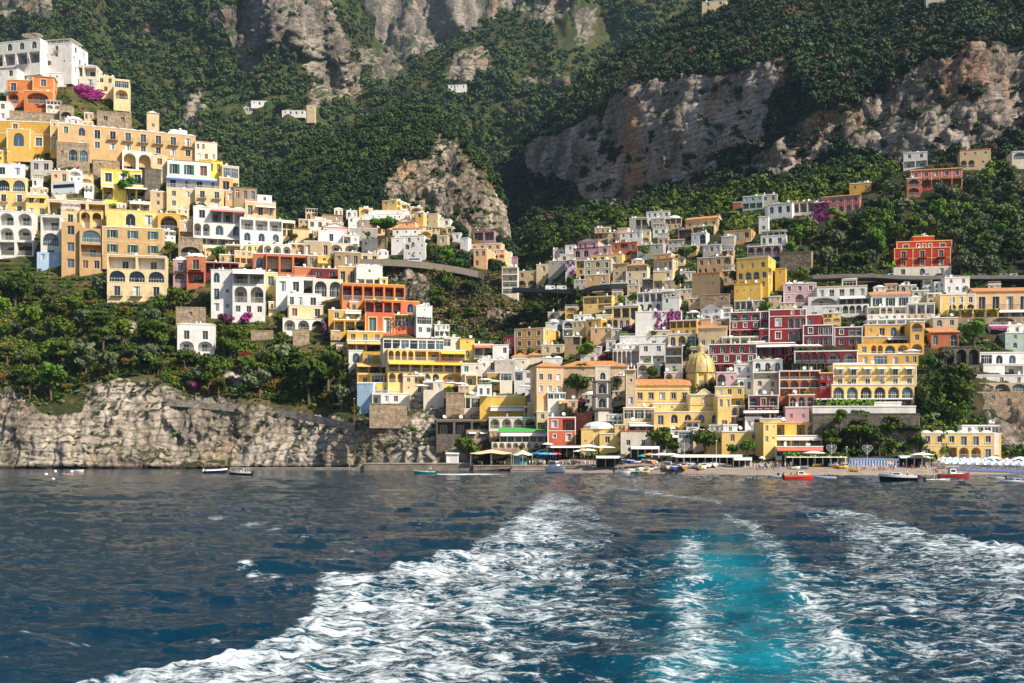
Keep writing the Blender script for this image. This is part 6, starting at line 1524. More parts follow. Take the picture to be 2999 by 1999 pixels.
    for (a, c, t, b, bd) in RECTS:
        if a-4 < x < c+4 and t < yb-hpx*.5 and b > yt+hpx*.3 and bd and bd < D+1 and bd > g.y-22: D = min(D, bd-R*.6-1)
    q = wpt(x, yb, D); tree(nm, q, R, kd, mt, lb, 'shrub' if kd == 'bush' else 'tree', nc=620, zs=1.0)
def bloom(x0, x1, y0, y1, mat, label, D=None):
    g = ground((x0+x1)/2, y1, 'ABC'); D = D or g.y-3.5; w = (x1-x0)/F*D/2; h = (y1-y0)/F*D; c = wpt((x0+x1)/2, y1, D)
    V, Q = crown_np('bush', 380, int(x0)); s = V[:, 2].max(); V = np.stack([V[:, 0]*w/.95+c.x, V[:, 1]*min(w, 3)+c.y, V[:, 2]/s*h+c.z], 1)
    tag(link('flowering_bush', npmesh('flowering_bush', V, Q, mat, {'tint': np.zeros(len(V))})), label, 'bush')
bloom(704,800,1026,1085,CRIM,'crimson flowering bush on the terrace above the cliff path')
bloom(540,590,1112,1140,BOUG,'magenta bougainvillea spilling down to the cliff path')
bloom(628,690,918,940,BOUG,'purple bougainvillea under the big white mansion, left patch'); bloom(705,745,910,942,BOUG,'purple bougainvillea under the big white mansion, right patch')
bloom(1582,1640,1100,1126,BOUG,'upper purple bougainvillea on the long palace garden wall'); bloom(1578,1655,1128,1152,BOUG,'lower purple bougainvillea below the long palace garden wall')
bloom(1686,1735,1165,1186,BOUG,'purple bougainvillea band left of the bell tower'); bloom(1795,1822,1098,1130,BOUG,'dark purple bougainvillea between bell tower and church front')
bloom(200,320,245,290,BOUG,'plum-coloured bougainvillea under the twin-vaulted guest house'); bloom(1820,1870,950,978,BOUG,'deep purple climber left of the bougainvillea mansion')
bloom(60,185,300,318,BOUG,'purple hedge before the orange villa'); bloom(780,812,706,775,BOUG,'tall purple climber beside the terracotta arched awning'); bloom(940,965,940,972,BOUG,'purple climber right of the white arcade')
bloom(1750,1795,1034,1054,BOUG,'purple pergola flowers left of the white vaulted hotel'); bloom(2936,2965,1334,1356,BOUG,'purple flowers by the beach mansion terrace'); bloom(315,365,1014,1020,DRY,'pale dry grass tuft on the rocky clearing')
# masses nobody could count
ALL = [(-450,-300),(3450,-300),(3450,1335),(-450,1335)]
P, R = sample('A', 5200, PL_A, 11, sp=.7, rad=(1.2, 2.6)); k = int(len(P)*.74)
stuff('undergrowth', P[:k], R[:k], 'bush', 44, GRN, 1); stuff('undergrowth', P[k:int(k*1.10)], R[k:int(k*1.10)], 'bush', 44, DRY, 2); stuff('undergrowth', P[int(k*1.10):], R[int(k*1.10):], 'bush', 44, OLV, 3)
P, R = sample('A', 3600, [(-60,100),(300,240),(700,520),(1100,780),(1550,1060),(1550,1290),(1040,1200),(1000,1090),(640,950),(480,870),(-60,860)], 12, sp=.75, rad=(1.0, 2.0), pad=1.0); k = len(P)
stuff('hillside_shrubs', P[:k//2], R[:k//2], 'bush', 40, GRN, 4); stuff('hillside_shrubs', P[k//2:], R[k//2:], 'bush', 40, BRT, 5)
for kx, pg, nn_ in (('A', TP_[0], 420), ('C', TP_[1], 620), ('B', TP_[2], 90)):
    P, R = sample(kx, nn_, pg, 40+nn_, rad=(.7, 1.5), pad=.15, up=.55); stuff('garden_plants', P, R, 'bush', 40, BRT if kx != 'B' else GRN, 50+nn_)
P, R = sample('A', 260, [(-60,1110),(480,1100),(900,1200),(1500,1290),(1500,1350),(900,1330),(-60,1330)], 13, rocky=1, rad=(.7, 1.6), dens=lambda x, y: .9 if (y < 1180+.09*x or (270 < x < 480 and y < 1215)) else .12)
stuff('cliff_shrubs', P, R, 'bush', 44, OLV, 6)
P, R = sample('B', 6000, ALL, 14, sp=.68, rad=(2.4, 4.4), not_poly=[[(1120,780),(1560,800),(1600,1000),(1100,1000)]]); stuff('wood', P, R, 'round', 64, FAR, 7)
P, R = sample('B', 2200, [(1060,770),(1560,800),(1600,1000),(1100,1000)], 15, sp=.8, rocky=.25, rad=(1.2, 2.6)); k = len(P)
stuff('scrub', P[:k//3], R[:k//3], 'bush', 44, BRN, 8); stuff('scrub', P[k//3:2*k//3], R[k//3:2*k//3], 'bush', 44, OLV, 9); stuff('scrub', P[2*k//3:], R[2*k//3:], 'bush', 44, GRN, 10)
P, R = sample('B', 130, B_poly[0], 25, rocky=1, rad=(1.4, 3.2), fr=False); stuff('crag_shrubs', P, R, 'bush', 44, GRN, 30)
P, R = sample('C', 8000, [(1380,700),(1500,640),(1700,600),(1900,580),(2200,520),(2600,480),(3450,430),(3450,1335),(1380,1335)], 16, sp=.72, rad=(1.3, 2.7), pad=1.0, not_poly=[[(1380,1337),(3450,1337),(3450,1500),(1380,1500)]]); k = len(P)
stuff('hillside_shrubs', P[:k//2], R[:k//2], 'bush', 44, GRN, 11); stuff('hillside_shrubs', P[k//2:k*3//4], R[k//2:k*3//4], 'bush', 44, BRT, 12); stuff('hillside_shrubs', P[k*3//4:], R[k*3//4:], 'bush', 44, OLV, 13)
P, R = sample('C', 900, [(1480,700),(1900,600),(2200,540),(2600,480),(2640,500),(2560,580),(2380,640),(2300,740),(2150,680),(1900,700),(1750,640),(1560,760)], 26, sp=1.0, rad=(2.4, 4.2), pad=.9)
stuff('hillside_wood', P, R, 'round', 84, GRN, 31)
P, R = sample('C', 10500, [(1380,760),(1380,300),(2100,-200),(3450,-300),(3450,440),(2600,490),(2200,530),(1900,600),(1700,640),(1500,760)], 17, sp=.56, rad=(2.5, 5.4), rocky=.035, fr=False)
k = len(P); stuff('wood', P[:int(k*.72)], R[:int(k*.72)], 'round', 66, FAR, 14); stuff('wood', P[int(k*.72):int(k*.95)], R[int(k*.72):int(k*.95)], 'bush', 70, OLV2, 19); stuff('wood', P[int(k*.95):], R[int(k*.95):], 'tall', 84, BRN2, 20)
FR_ = [r for r in RECTS if r[4] and r[4] > 1000]
P, R = sample('D', 17000, [(-450,760),(-450,-250),(2250,-250),(2250,760)], 18, sp=.50, rad=(4.6, 8.4), rocky=.05, fr=False, not_poly=[[(1600,40),(1740,10),(1800,120),(1720,150),(1640,140)]]); k = len(P)
stuff('forest', P[:int(k*.7)], R[:int(k*.7)], 'round', 60, FAR, 15); stuff('forest', P[int(k*.7):int(k*.88)], R[int(k*.7):int(k*.88)], 'bush', 50, OLV2, 17); stuff('forest', P[int(k*.88):int(k*.92)], [r_*.8 for r_ in R[int(k*.88):int(k*.92)]], 'round', 50, BRN2, 18); stuff('forest', P[int(k*.92):], [r_*.55 for r_ in R[int(k*.92):]], 'cyp', 60, FAR, 16)
# ---------------------------------------------------------------- road, pier, boats, parasols, people
def slab(name, pts, w, t, mat, kind=None, **k):
    """ribbon through points (near edge), w metres deep away from the camera, t thick"""
    b = MB(); n = len(pts); vs = []
    for p in pts: vs += [(p[0], p[1], p[2]), (p[0], p[1]+w, p[2]), (p[0], p[1]+w, p[2]-t), (p[0], p[1], p[2]-t)]
    fs = []
    for i in range(n-1): o = i*4; fs += [(o, o+4, o+5, o+1), (o+3, o, o+1, o+2) if 0 else (o+3, o+7, o+4, o), (o+1, o+5, o+6, o+2), (o+2, o+6, o+7, o+3)]
    fs += [(0, 1, 2, 3), (4*n-4, 4*n-1, 4*n-2, 4*n-3)]
    b.add(vs, fs, mat); o = b.build(name); tag(o, kind=kind, **k); return o
ASPH = flat('asphalt', (.07, .068, .065), .9); CONC = plaster('concrete', (.42, .37, .31), .3, .25); CONC2 = plaster('stained_concrete', (.30, .24, .18), .35, .3)
def pathpts(l, key='ABC', off=-3.0):
    P = []
    for x, y in l:
        g = ground(x, y, key); P.append(wpt(x, y, g.y+off))
    for i in range(1, len(P)-1): P[i].y = (P[i-1].y+P[i].y+P[i+1].y)/3; 
    return P
rl = [(1052, 764), (1100, 764), (1150, 765), (1200, 768), (1250, 773), (1300, 780), (1350, 788), (1400, 799), (1418, 804)]
rp = pathpts(rl, 'B', -12); D0 = [p.y for p in rp]; rp = [wpt(x, y, float(np.interp(i, [0, len(rl)-1], [D0[0], D0[-1]]))) for i, (x, y) in enumerate(rl)]
slab('road', rp, 8, .5, ASPH, 'structure'); o = slab('road_parapet', [p+Vector((0, -.5, 1.0)) for p in rp], .4, 3.6, plaster('road_parapet', (.40, .33, .25))); tag(o, 'curving pale parapet of the coast road across the brown slope', 'road parapet')
rl = [(1500, 846), (1560, 848), (1640, 852), (1700, 854), (1735, 842), (1790, 838), (1860, 836)]
rp2 = [wpt(x, y, d) for (x, y), d in zip(rl, (562, 555, 545, 536, 525, 514, 508))]
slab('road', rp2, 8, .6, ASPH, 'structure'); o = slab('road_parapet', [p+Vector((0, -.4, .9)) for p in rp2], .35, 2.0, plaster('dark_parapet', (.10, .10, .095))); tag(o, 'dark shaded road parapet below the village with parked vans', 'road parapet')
rl = [(2380, 812), (2480, 808), (2560, 808), (2620, 812), (2700, 814), (2780, 812), (2880, 812), (3060, 812)]
rp3 = [wpt(x, y, min(ground(x, y, 'C').y-3, 462)) for x, y in rl]; rp3 = [wpt(x, y, 455) for x, y in rl]
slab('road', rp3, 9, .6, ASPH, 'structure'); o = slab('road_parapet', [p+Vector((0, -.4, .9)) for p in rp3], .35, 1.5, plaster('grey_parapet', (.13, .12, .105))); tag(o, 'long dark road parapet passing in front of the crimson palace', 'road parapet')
def vehicle(kind, px, py, D, L, H, Wd, col, label, yaw=0, over=None):
    b = MB(); m = flat('paint_'+kind+str(col), col, .3); p = wpt(px, py, D); h0 = .35
    r = empty(kind, Matrix.Translation(p) @ Matrix.Rotation(math.radians(yaw), 4, 'Z'), label=label, cat=kind.replace('_', ' '))
    bus = kind in ('coach', 'van')
    if bus: prof = [(-L/2, h0), (L/2-.1, h0), (L/2, h0+.8), (L/2-.35, H-.15), (L/2-.7, H), (-L/2+.2, H), (-L/2, H-.2)]
    else: prof = [(-L/2, h0), (L/2, h0), (L/2, .75), (L/2-.9, .9), (L/2-1.6, H), (-L/2+.9, H), (-L/2+.1, .95)]
    k = len(prof); vs = [(x, 0, z) for x, z in prof]+[(x, Wd, z) for x, z in prof]
    b.add(vs, [tuple(range(k)), tuple(range(k, 2*k))[::-1]]+[(i, i+k, (i+1) % k+k, (i+1) % k) for i in range(k)], m); b.build('body', r)
    g = MB(); z0, z1 = (H*.48, H*.80) if bus else (.92, H-.1); n = 6 if kind == 'coach' else 2
    a, c = (-L/2+.5, L/2-.9) if bus else (-L/2+1.0, L/2-1.7)
    if kind == 'van': a = L/2-2.0
    for s in (-.01, Wd+.01): g.add([(a, s, z0), (c+.25, s, z0), (c, s, z1), (a, s, z1)], [(0, 1, 2, 3)], glassm())
    g.build('window', r)
    for x in (-L/2+L*.2, L/2-L*.2):
        for y in (0.0, Wd-.24):
            w = MB(); w.cyl((x, y-.03, .38), (x, y+.24, .38), .40 if bus else .33, .40 if bus else .33, DARK, 12); w.cyl((x, y-.05, .38), (x, y-.03, .38), .18, .18, RAILW, 8); w.build('wheel', r)
    return r
Dh = ground(190, 560, 'A').y; bd = [r for r in RECTS if r[0] == 140][0][4]
def platform(name, px0, px1, py, D, w, mat, **k):
    a, c = wpt(px0, py, D), wpt(px1, py, D); return slab(name, [a, c], w, .5, mat, **k)
vehicle('coach', 187, 566, bd+4, 78/F*bd, 34/F*bd, 3, (.75, .78, .82), 'white coach with dark windows parked on the hotel roof road', -14)
vehicle('coach', 1214, 768, rp[3].y+2.5, 7.6, 2.9, 2.2, (.72, .76, .82), 'white minibus on the curving coast road above the brown slope', -4)
vehicle('car', 1275, 775, rp[4].y+2, 5.4, 1.9, 1.8, (.03, .04, .10), 'dark blue car on the coast road beside the white minibus', -6)
for x, c, l in ((1612, (.75, .76, .78), 'white van parked on the shaded road, left one'), (1645, (.62, .64, .68), 'pale van parked on the shaded road right of the white one')): vehicle('van', x, 849, 547, 5, 2.3, 1.9, c, l)
vehicle('car', 1770, 834, 519, 4.6, 1.6, 1.8, (.35, .45, .55), 'blue-grey car parked beside the tan roadside house')
for x, c, l in ((2552, (.3, .32, .34), 'grey car left of the crimson palace'), (2613, (.7, .72, .75), 'silver car just left of the crimson palace base'), (2718, (.55, .57, .6), 'pale grey car in front of the crimson palace'), (2755, (.04, .04, .06), 'black car before the right door of the crimson palace'),
    (2880, (.16, .18, .22), 'dark grey car on the road right of the palace, first one'), (2942, (.30, .33, .36), 'mid grey car on the road at right'), (2972, (.6, .62, .64), 'silver car on the road near the right edge')):
    p = wpt(x, 811, 458); vehicle('car', x, 811-1.0/458*F*0, 458, 4.4, 1.6, 1.8, c, l)
# ---- pier
def blockD(name, px0, px1, yt, yb, D, w, mat, label=None, cat=None, kind=None, M=None):
    a = wpt(px0, yt, D); c = wpt(px1, yt, D); z1 = a.z; z0 = wpt(px0, yb, D).z-1.5; b = MB(); b.box(a.x, c.x, D, D+w, z0, z1, mat); b.box(a.x-.05, c.x+.05, D-.15, D+w, z1-.28, z1+.03, CONC)
    o = b.build(name); return tag(o, label, cat, kind=kind)
blockD('quay', 1066, 1386, 1356, 1378, 401, 16, CONC2, 'long stained concrete quay below the cliff with steps at its left end', 'quay')
blockD('quay', 1386, 1508, 1362, 1379, 396, 18, CONC2, 'lower brown section of the quay under the tan sail canopy', 'quay')
blockD('quay', 1496, 1786, 1374.5, 1382, 369, 9, CONC, 'low concrete landing stage at the foot of the pier', 'quay')
blockD('quay', 1500, 1735, 1362, 1376, 378.5, 14, CONC2, 'upper terrace of the pier crowded with waiting passengers', 'quay')
blockD('ledge', 672, 1110, 1369, 1374, 424, 5, CONC, 'narrow concrete ledge along the foot of the cliff', 'ledge')
b = MB()
for i in range(9): a = wpt(1036+i*3.6, 1371-i*1.75, 405); b.box(a.x, a.x+.6, 402, 410, -.5, a.z, CONC)
tag(b.build('steps'), 'concrete steps rising from the ledge to the long quay', 'steps')
# cliff path walls
for l, lb, d in (([(480, 1166), (560, 1172), (640, 1180), (700, 1186)], 'cliff path parapet below the wide pine', -1.5), ([(800, 1192), (870, 1206), (950, 1222), (1040, 1240)], 'stone parapet of the cliff path right of the pale buttress', -1.5), ([(575, 1185), (640, 1188), (700, 1192)], 'broad stone wall filling the notch in the sea cliff', 1.6)):
    P_ = pathpts(l, 'A', d); o = slab('path_wall', P_, .7, 3.0 if 'broad' not in lb else 14, stone('path_stone', (.36, .31, .25))); tag(o, lb, 'stone wall')
# ---- parasols
def parasol_mesh(R, H, mat, key):
    if key in WC: return WC[key]
    b = MB(); b.lathe([(R, H-.25), (R*.98, H-.15), (R*.55, H+.22), (0, H+.5)], mat, (0, 0, 0), 8)
    if 'p' in key: wi = b.mi(PC['w']); b.m = [wi if i % 2 else k for i, k in enumerate(b.m)]
    b.lathe([(R*.97, H-.2), (0, H+.4)], mat, (0, 0, 0), 8); c = b.mesh('canopy'); p = MB(); p.cyl((0, 0, -.6), (0, 0, H+.5), .05, .05, RAILW, 6)
    WC[key] = (c, p.mesh('pole')); return WC[key]
PC = dict(w=flat('white_canvas', (.80, .78, .73), .85), u=flat('blue_canvas', (.03, .16, .50), .85), c=flat('light_blue_canvas', (.10, .38, .62), .85), t=flat('teal_canvas', (.02, .32, .34), .85), r=flat('red_canvas', (.62, .03, .03), .85), o=flat('orange_canvas', (.85, .32, .08), .85),
    y=flat('yellow_canvas', (.85, .50, .05), .85), p=flat('pale_blue_canvas', (.22, .36, .60), .85), g=flat('green_canvas', (.02, .30, .18), .85))
def parasol(px, py, D, R, H, c, label, group=None, z=None):
    cm, pm = parasol_mesh(R, H, PC[c], ('par', R, H, c)); p = wpt(px, py, D)
    if z is not None: p.z = z
    r = empty('parasol', Matrix.Translation(p) @ Matrix.Rotation(rng.uniform(0, .7), 4, 'Z'), label=label, cat='parasol', group=group); link('canopy', cm, r); link('pole', pm, r); return r
def bz(x, y):
    h = BEACH.ray_cast(Vector((x, y, 60)), Vector((0, 0, -1))); return h[0].z if h[0] else 3.0
for row in range(8):
    D = 331+row*2.9
    for k in range(15):
        x = (2768-CX)/F*D+k*2.25+(row % 2)*.9+rng.uniform(-.2, .2)-row*.55
        if (x/D*F+CX) > 3040: continue
        r = parasol(0, 0, D, 1.12, 1.9, 'p', 'pale blue and white beach parasol in the packed rows at the right', 'rows of beach parasols', 0); r.location = (x, D+rng.uniform(-.3, .3), bz(x, D))
bed = MB(); LB = flat('lounger_blue', (.06, .14, .38), .85); bed.box(-.32, .32, -.95, .35, .28, .36, LB); bed.add([(-.32, .35, .36), (.32, .35, .36), (.32, .95, .75), (-.32, .95, .75)], [(0, 1, 2, 3)], LB); bedm = bed.mesh('mattress')
bl_ = MB()
for x in (-.3, .25):
    for y in (-.9, .3): bl_.box(x, x+.05, y, y+.05, 0, .28, RAILW)
blm = bl_.mesh('frame')
for row in range(2):
    for k in range(28):
        D = 326.5+row*2.4; x = (2792-CX)/F*D+k*.98
        r = empty('sun_lounger', Matrix.Translation((x, D, bz(x, D))) @ Matrix.Rotation(rng.uniform(-.06, .06), 4, 'Z'), label='blue sun lounger in front of the packed parasols', cat='sun lounger', group='blue sun loungers'); link('mattress', bedm, r); link('frame', blm, r)
for x, y, c, l in ((2752, 1360, 'o', 'orange parasol left of the packed beach rows'), (2935, 1362, 'o', 'orange parasol among the back row of the packed beach rows'), (2984, 1363, 'o', 'orange parasol near the right edge'), (2603, 1379, 'o', 'small orange parasol on the open sand'),
    (2794, 1362, 'w', 'slim white parasol left of the honey beach mansion steps'), (2908, 1362, 'w', 'wide white parasol below the beach mansion terrace'), (2988, 1362, 'w', 'wide white parasol at the right edge')):
    D = 345 if y < 1370 else 324; parasol(x, y, D, 2.6 if 'wide' in l else 1.3, 2.8 if 'wide' in l else 2.1, c, l, z=bz((x-CX)/F*D, D))
for x, y, D, R, H, c, l in ((1574, 1351, 392, 2.6, 3.0, 'u', 'blue parasol beside the teal ticket kiosk'), (1594, 1352, 389, 2.4, 2.9, 'c', 'light blue parasol between the blue and red ones'), (1612, 1352, 386, 2.3, 2.8, 'c', 'second light blue parasol by the pier'), (1588, 1342, 396, 2.2, 2.8, 't', 'teal parasol behind the blue ones'),
    (1602, 1340, 397, 2.0, 3.0, 'y', 'small yellow parasol above the pier parasols'), (1620, 1342, 396, 2.1, 2.9, 'r', 'red parasol behind the pier crowd'), (1628, 1351, 389, 2.3, 2.8, 'r', 'larger red parasol at the right of the blue ones'), (1603, 1322, 392, 2.2, 2.8, 'w', 'tilted white parasol on the restaurant balcony'),
    (1700, 1346, 372, 2.9, 3.0, 'w', 'first white cafe parasol on the pier terrace'), (1722, 1344, 370, 3.0, 3.1, 'w', 'second white cafe parasol on the pier terrace'), (1712, 1332, 380, 2.6, 3.1, 'w', 'upper white cafe parasol behind the pier'), (1728, 1330, 382, 2.5, 3.0, 'w', 'upper right white cafe parasol behind the pier'),
    (1768, 1336, 372, 4.0, 3.2, 'w', 'very wide white canopy beside the honey barrel-roofed house'), (1883, 1358, 348, 1.8, 2.6, 't', 'teal parasol by the beach boats'), (1903, 1356, 348, 2.2, 2.8, 'o', 'orange-red parasol by the beach boats'), (1938, 1358, 346, 3.6, 3.0, 'w', 'wide white parasol under the largest beachfront pine'),
    (1965, 1357, 346, 3.0, 2.9, 'w', 'white parasol right of the largest beachfront pine'), (1985, 1360, 344, 2.6, 2.7, 'w', 'last white parasol before the dark arcade'), (2231, 1360, 332, 1.0, 2.1, 'w', 'little white parasol held among the beach crowd'), (2383, 1360, 326, 3.4, 3.6, 'w', 'white tent canopy over a beach stall'),
    (2700, 1362, 334, 3.6, 3.4, 'w', 'big straw-white parasol over the beach bar'), (1422, 1130, 425, 3.0, 2.6, 'w', 'white parasol on the rooftop terrace above the golden hotel'), (1448, 1135, 425, 2.6, 2.6, 'w', 'second white parasol on the rooftop terrace above the golden hotel'), (1540, 1150, 420, 3.0, 2.6, 'w', 'white parasol by the olive terrace right of the golden hotel'),
    (1234, 1146, 440, 3.4, 2.4, 'w', 'cream parasol on the vine terrace below the long yellow hotel'), (1322, 1138, 440, 3.2, 2.4, 'w', 'white parasol right on the vine terrace below the long yellow hotel'), (1349, 1140, 440, 3.2, 2.4, 'w', 'last white parasol on the vine terrace'), (1783, 1044, 438, 2.3, 2.2, 'w', 'lone white parasol above the purple pergola'),
    (2202, 726, 560, 4.2, 3.0, 'w', 'left white parasol on the mauve terrace'), (2228, 724, 560, 4.0, 3.0, 'w', 'right white parasol on the mauve terrace'), (2832, 544, 575, 4.0, 3.0, 'w', 'pair-like white parasol right of the rose-red villa'), (84, 122, 660, 4.2, 3.6, 'w', 'left white parasol on the hilltop hotel roof'), (106, 120, 660, 4.2, 3.6, 'w', 'right white parasol on the hilltop hotel roof'),
    (2330, 1029, 392, 2.2, 2.2, 'w', 'first white parasol on the red hotel terrace'), (2352, 1029, 392, 2.2, 2.2, 'w', 'second white parasol on the red hotel terrace'), (2372, 1029, 392, 2.2, 2.2, 'w', 'third white parasol on the red hotel terrace'), (2392, 1029, 392, 2.2, 2.2, 'w', 'fourth white parasol on the red hotel terrace'), (2670, 1046, 385, 3.0, 2.4, 'w', 'white parasol on the amber hotel side terrace')):
    parasol(x, y, D, R, H, c, l)
# ---- people
SKIN = flat('skin', (.48, .26, .17), .6); HAIR = flat('hair', (.04, .025, .018), .7)
CL = [flat('cloth_%d' % i, c, .85) for i, c in enumerate(((.78, .78, .76), (.70, .72, .76), (.10, .16, .38), (.55, .06, .05), (.06, .06, .07), (.60, .45, .25), (.15, .40, .45), (.75, .50, .45)))]
def person_mesh(pose, top, bot, seed):
    """one skinned surface: joints as connected vertices with a radius each, grown to a body and coloured by height"""
    r = random.Random(seed); st = r.uniform(.06, .22); ar = r.uniform(.05, .25); fl = r.uniform(-.1, .35)
    J = {'pel': (0, 0, .95, .135), 'wst': (0, 0, 1.10, .115), 'chs': (0, -.01, 1.32, .14), 'nck': (0, -.01, 1.50, .055), 'hd0': (0, -.02, 1.58, .082), 'hd': (0, -.03, 1.68, .098), 'hdt': (0, -.02, 1.76, .06)}
    for s, n in ((1, 'L'), (-1, 'R')):
        J['hip'+n] = (.10*s, 0, .90, .10); J['kne'+n] = (.11*s, -st*s*.6, .50, .062); J['ank'+n] = (.11*s, -st*s+.04, .09, .042); J['toe'+n] = (.12*s, -st*s-.12, .035, .035)
        J['sho'+n] = (.19*s, 0, 1.42, .062); J['elb'+n] = (.25*s+ar*.2*s, -.02-fl*.3*(s > 0), 1.14, .045); J['wri'+n] = (.26*s+ar*.3*s, -.08-fl*.6*(s > 0), .90+fl*.4*(s > 0), .032); J['hnd'+n] = (.26*s+ar*.32*s, -.10-fl*.7*(s > 0), .81+fl*.45*(s > 0), .028)
    E = [('pel', 'wst'), ('wst', 'chs'), ('chs', 'nck'), ('nck', 'hd0'), ('hd0', 'hd'), ('hd', 'hdt')]
    for n in 'LR': E += [('pel', 'hip'+n), ('hip'+n, 'kne'+n), ('kne'+n, 'ank'+n), ('ank'+n, 'toe'+n), ('chs', 'sho'+n), ('sho'+n, 'elb'+n), ('elb'+n, 'wri'+n), ('wri'+n, 'hnd'+n)]
    if pose == 'sit':
        for k in J:
            x, y, z, w = J[k]
            if k[:3] in ('kne', 'ank', 'toe', 'hip'): pass
            J[k] = (x, y, z-.72, w)
        for s, n in ((1, 'L'), (-1, 'R')): J['hip'+n] = (.10*s, 0, .17, .10); J['kne'+n] = (.13*s, -.42, .42, .062); J['ank'+n] = (.13*s, -.72, .09, .042); J['toe'+n] = (.13*s, -.86, .06, .035)
    ks = list(J); me = bpy.data.meshes.new('person'); me.from_pydata([J[k][:3] for k in ks], [(ks.index(a), ks.index(c)) for a, c in E], []); me.update()
    o = bpy.data.objects.new('tmp', me); COL.objects.link(o); md = o.modifiers.new('s', 'SKIN'); 
    for i, k in enumerate(ks): w = J[k][3]; me.skin_vertices[0].data[i].radius = (w, w)
    me.skin_vertices[0].data[0].use_root = True
    sb2 = o.modifiers.new('d', 'SUBSURF'); sb2.levels = 1; bpy.context.view_layer.update()
    ev = o.evaluated_get(bpy.context.evaluated_depsgraph_get()); out = bpy.data.meshes.new_from_object(ev); bpy.data.objects.remove(o); bpy.data.meshes.remove(me)
    out.materials.clear()
    for m_ in (SKIN, top, bot, HAIR): out.materials.append(m_)
    dz = .72 if pose == 'sit' else 0; ln = r.choice((.45, .30, .06))
    for f in out.polygons:
        c = f.center; z = c.z+dz; i = 0
        if z > 1.66 and (c.y > -.06 or z > 1.75): i = 3
        elif 1.0 < z < 1.48 and abs(c.x) < (.30 if z > 1.2 else .21): i = 1
        elif pose != 'sit' and ln < z <= 1.0 and abs(c.x) < .22: i = 2
        elif pose == 'sit' and z <= 1.0 and c.y > -.40 and c.z < .45: i = 2
        f.material_index = i
    out.polygons.foreach_set('use_smooth', [True]*len(out.polygons)); out.name = 'person'; return out
PM = [person_mesh('stand', CL[a], CL[c], i) for i, (a, c) in enumerate(((0, 4), (0, 2), (1, 5), (2, 0), (3, 4), (0, 0), (6, 5), (7, 2), (4, 4), (0, 5)))]
PS = [person_mesh('sit', CL[a], CL[c], 30+i) for i, (a, c) in enumerate(((3, 3), (2, 2), (7, 7)))]
DESC = ['white top and black trousers', 'white top and navy trousers', 'pale top and tan trousers', 'navy top and white trousers', 'red top and black trousers', 'all in white', 'teal top and tan trousers', 'pink top and navy shorts', 'all in black', 'white top and tan shorts']
def people(n, x0, x1, y0, y1, D0, D1, where, group, z=None, sit=0):
    for i in range(n):
        px = rng.uniform(x0, x1); t = rng.random(); D = D0+(D1-D0)*t; py = y0+(y1-y0)*t; k = rng.randrange(len(PM)); s_ = rng.random() < sit
        me = PS[k % 3] if s_ else PM[k]; p = wpt(px, py, D)
        if z == 'b': p.z = bz(p.x, D)
        elif z is not None: p.z = z
        o = link('person', me, None, Matrix.Translation(p) @ Matrix.Rotation(rng.uniform(0, 6.28), 4, 'Z') @ Matrix.Scale(rng.uniform(.92, 1.08), 4))
        tag(o, ('person sitting '+where) if s_ else 'person with '+DESC[k]+' '+where if 'all' not in DESC[k] else 'person dressed '+DESC[k]+' '+where, 'person', group)
zq = lambda y, D: HC+(YH-y)/F*D
people(80, 1640, 1734, 0, 0, 380, 391, 'in the crowd on the upper pier', 'crowd waiting on the pier', z=zq(1362, 378.5)+.03)
people(30, 1716, 1778, 0, 0, 370, 377, 'queuing on the low landing stage', 'queue on the landing stage', z=zq(1374.5, 369)+.03)
people(28, 1392, 1478, 0, 0, 400, 412, 'waiting in the shade of the tan sail', 'people under the tan sail', z=zq(1362, 396)+.03)
people(26, 1540, 1640, 0, 0, 381, 391, 'near the pier kiosks', 'people by the kiosks', z=zq(1362, 378.5)+.03)
people(34, 2205, 2262, 0, 0, 325, 338, 'in the cluster on the sand before the alley', 'people on the beach', z='b')
people(14, 2262, 2330, 0, 0, 322, 336, 'walking on the sand left of the beach stall', 'people on the beach', z='b')
people(16, 2510, 2600, 0, 0, 318, 328, 'on the open sand', 'bathers on the sand', z='b', sit=.6)
people(18, 2600, 2760, 0, 0, 320, 334, 'near the beach bar', 'bathers on the sand', z='b', sit=.4)
people(10, 2420, 2510, 0, 0, 322, 338, 'beside the beach cabins', 'people on the beach', z='b')
people(10, 1905, 1990, 0, 0, 342, 350, 'under the white parasols by the boats', 'people on the beach', z='b')
people(1, 1159, 1161, 0, 0, 403, 404, 'alone on the long quay', None, z=zq(1356, 401)+.03); people(1, 1021, 1023, 0, 0, 426, 427, 'at the dark foot of the cliff', None, z=zq(1369, 424)+.03)
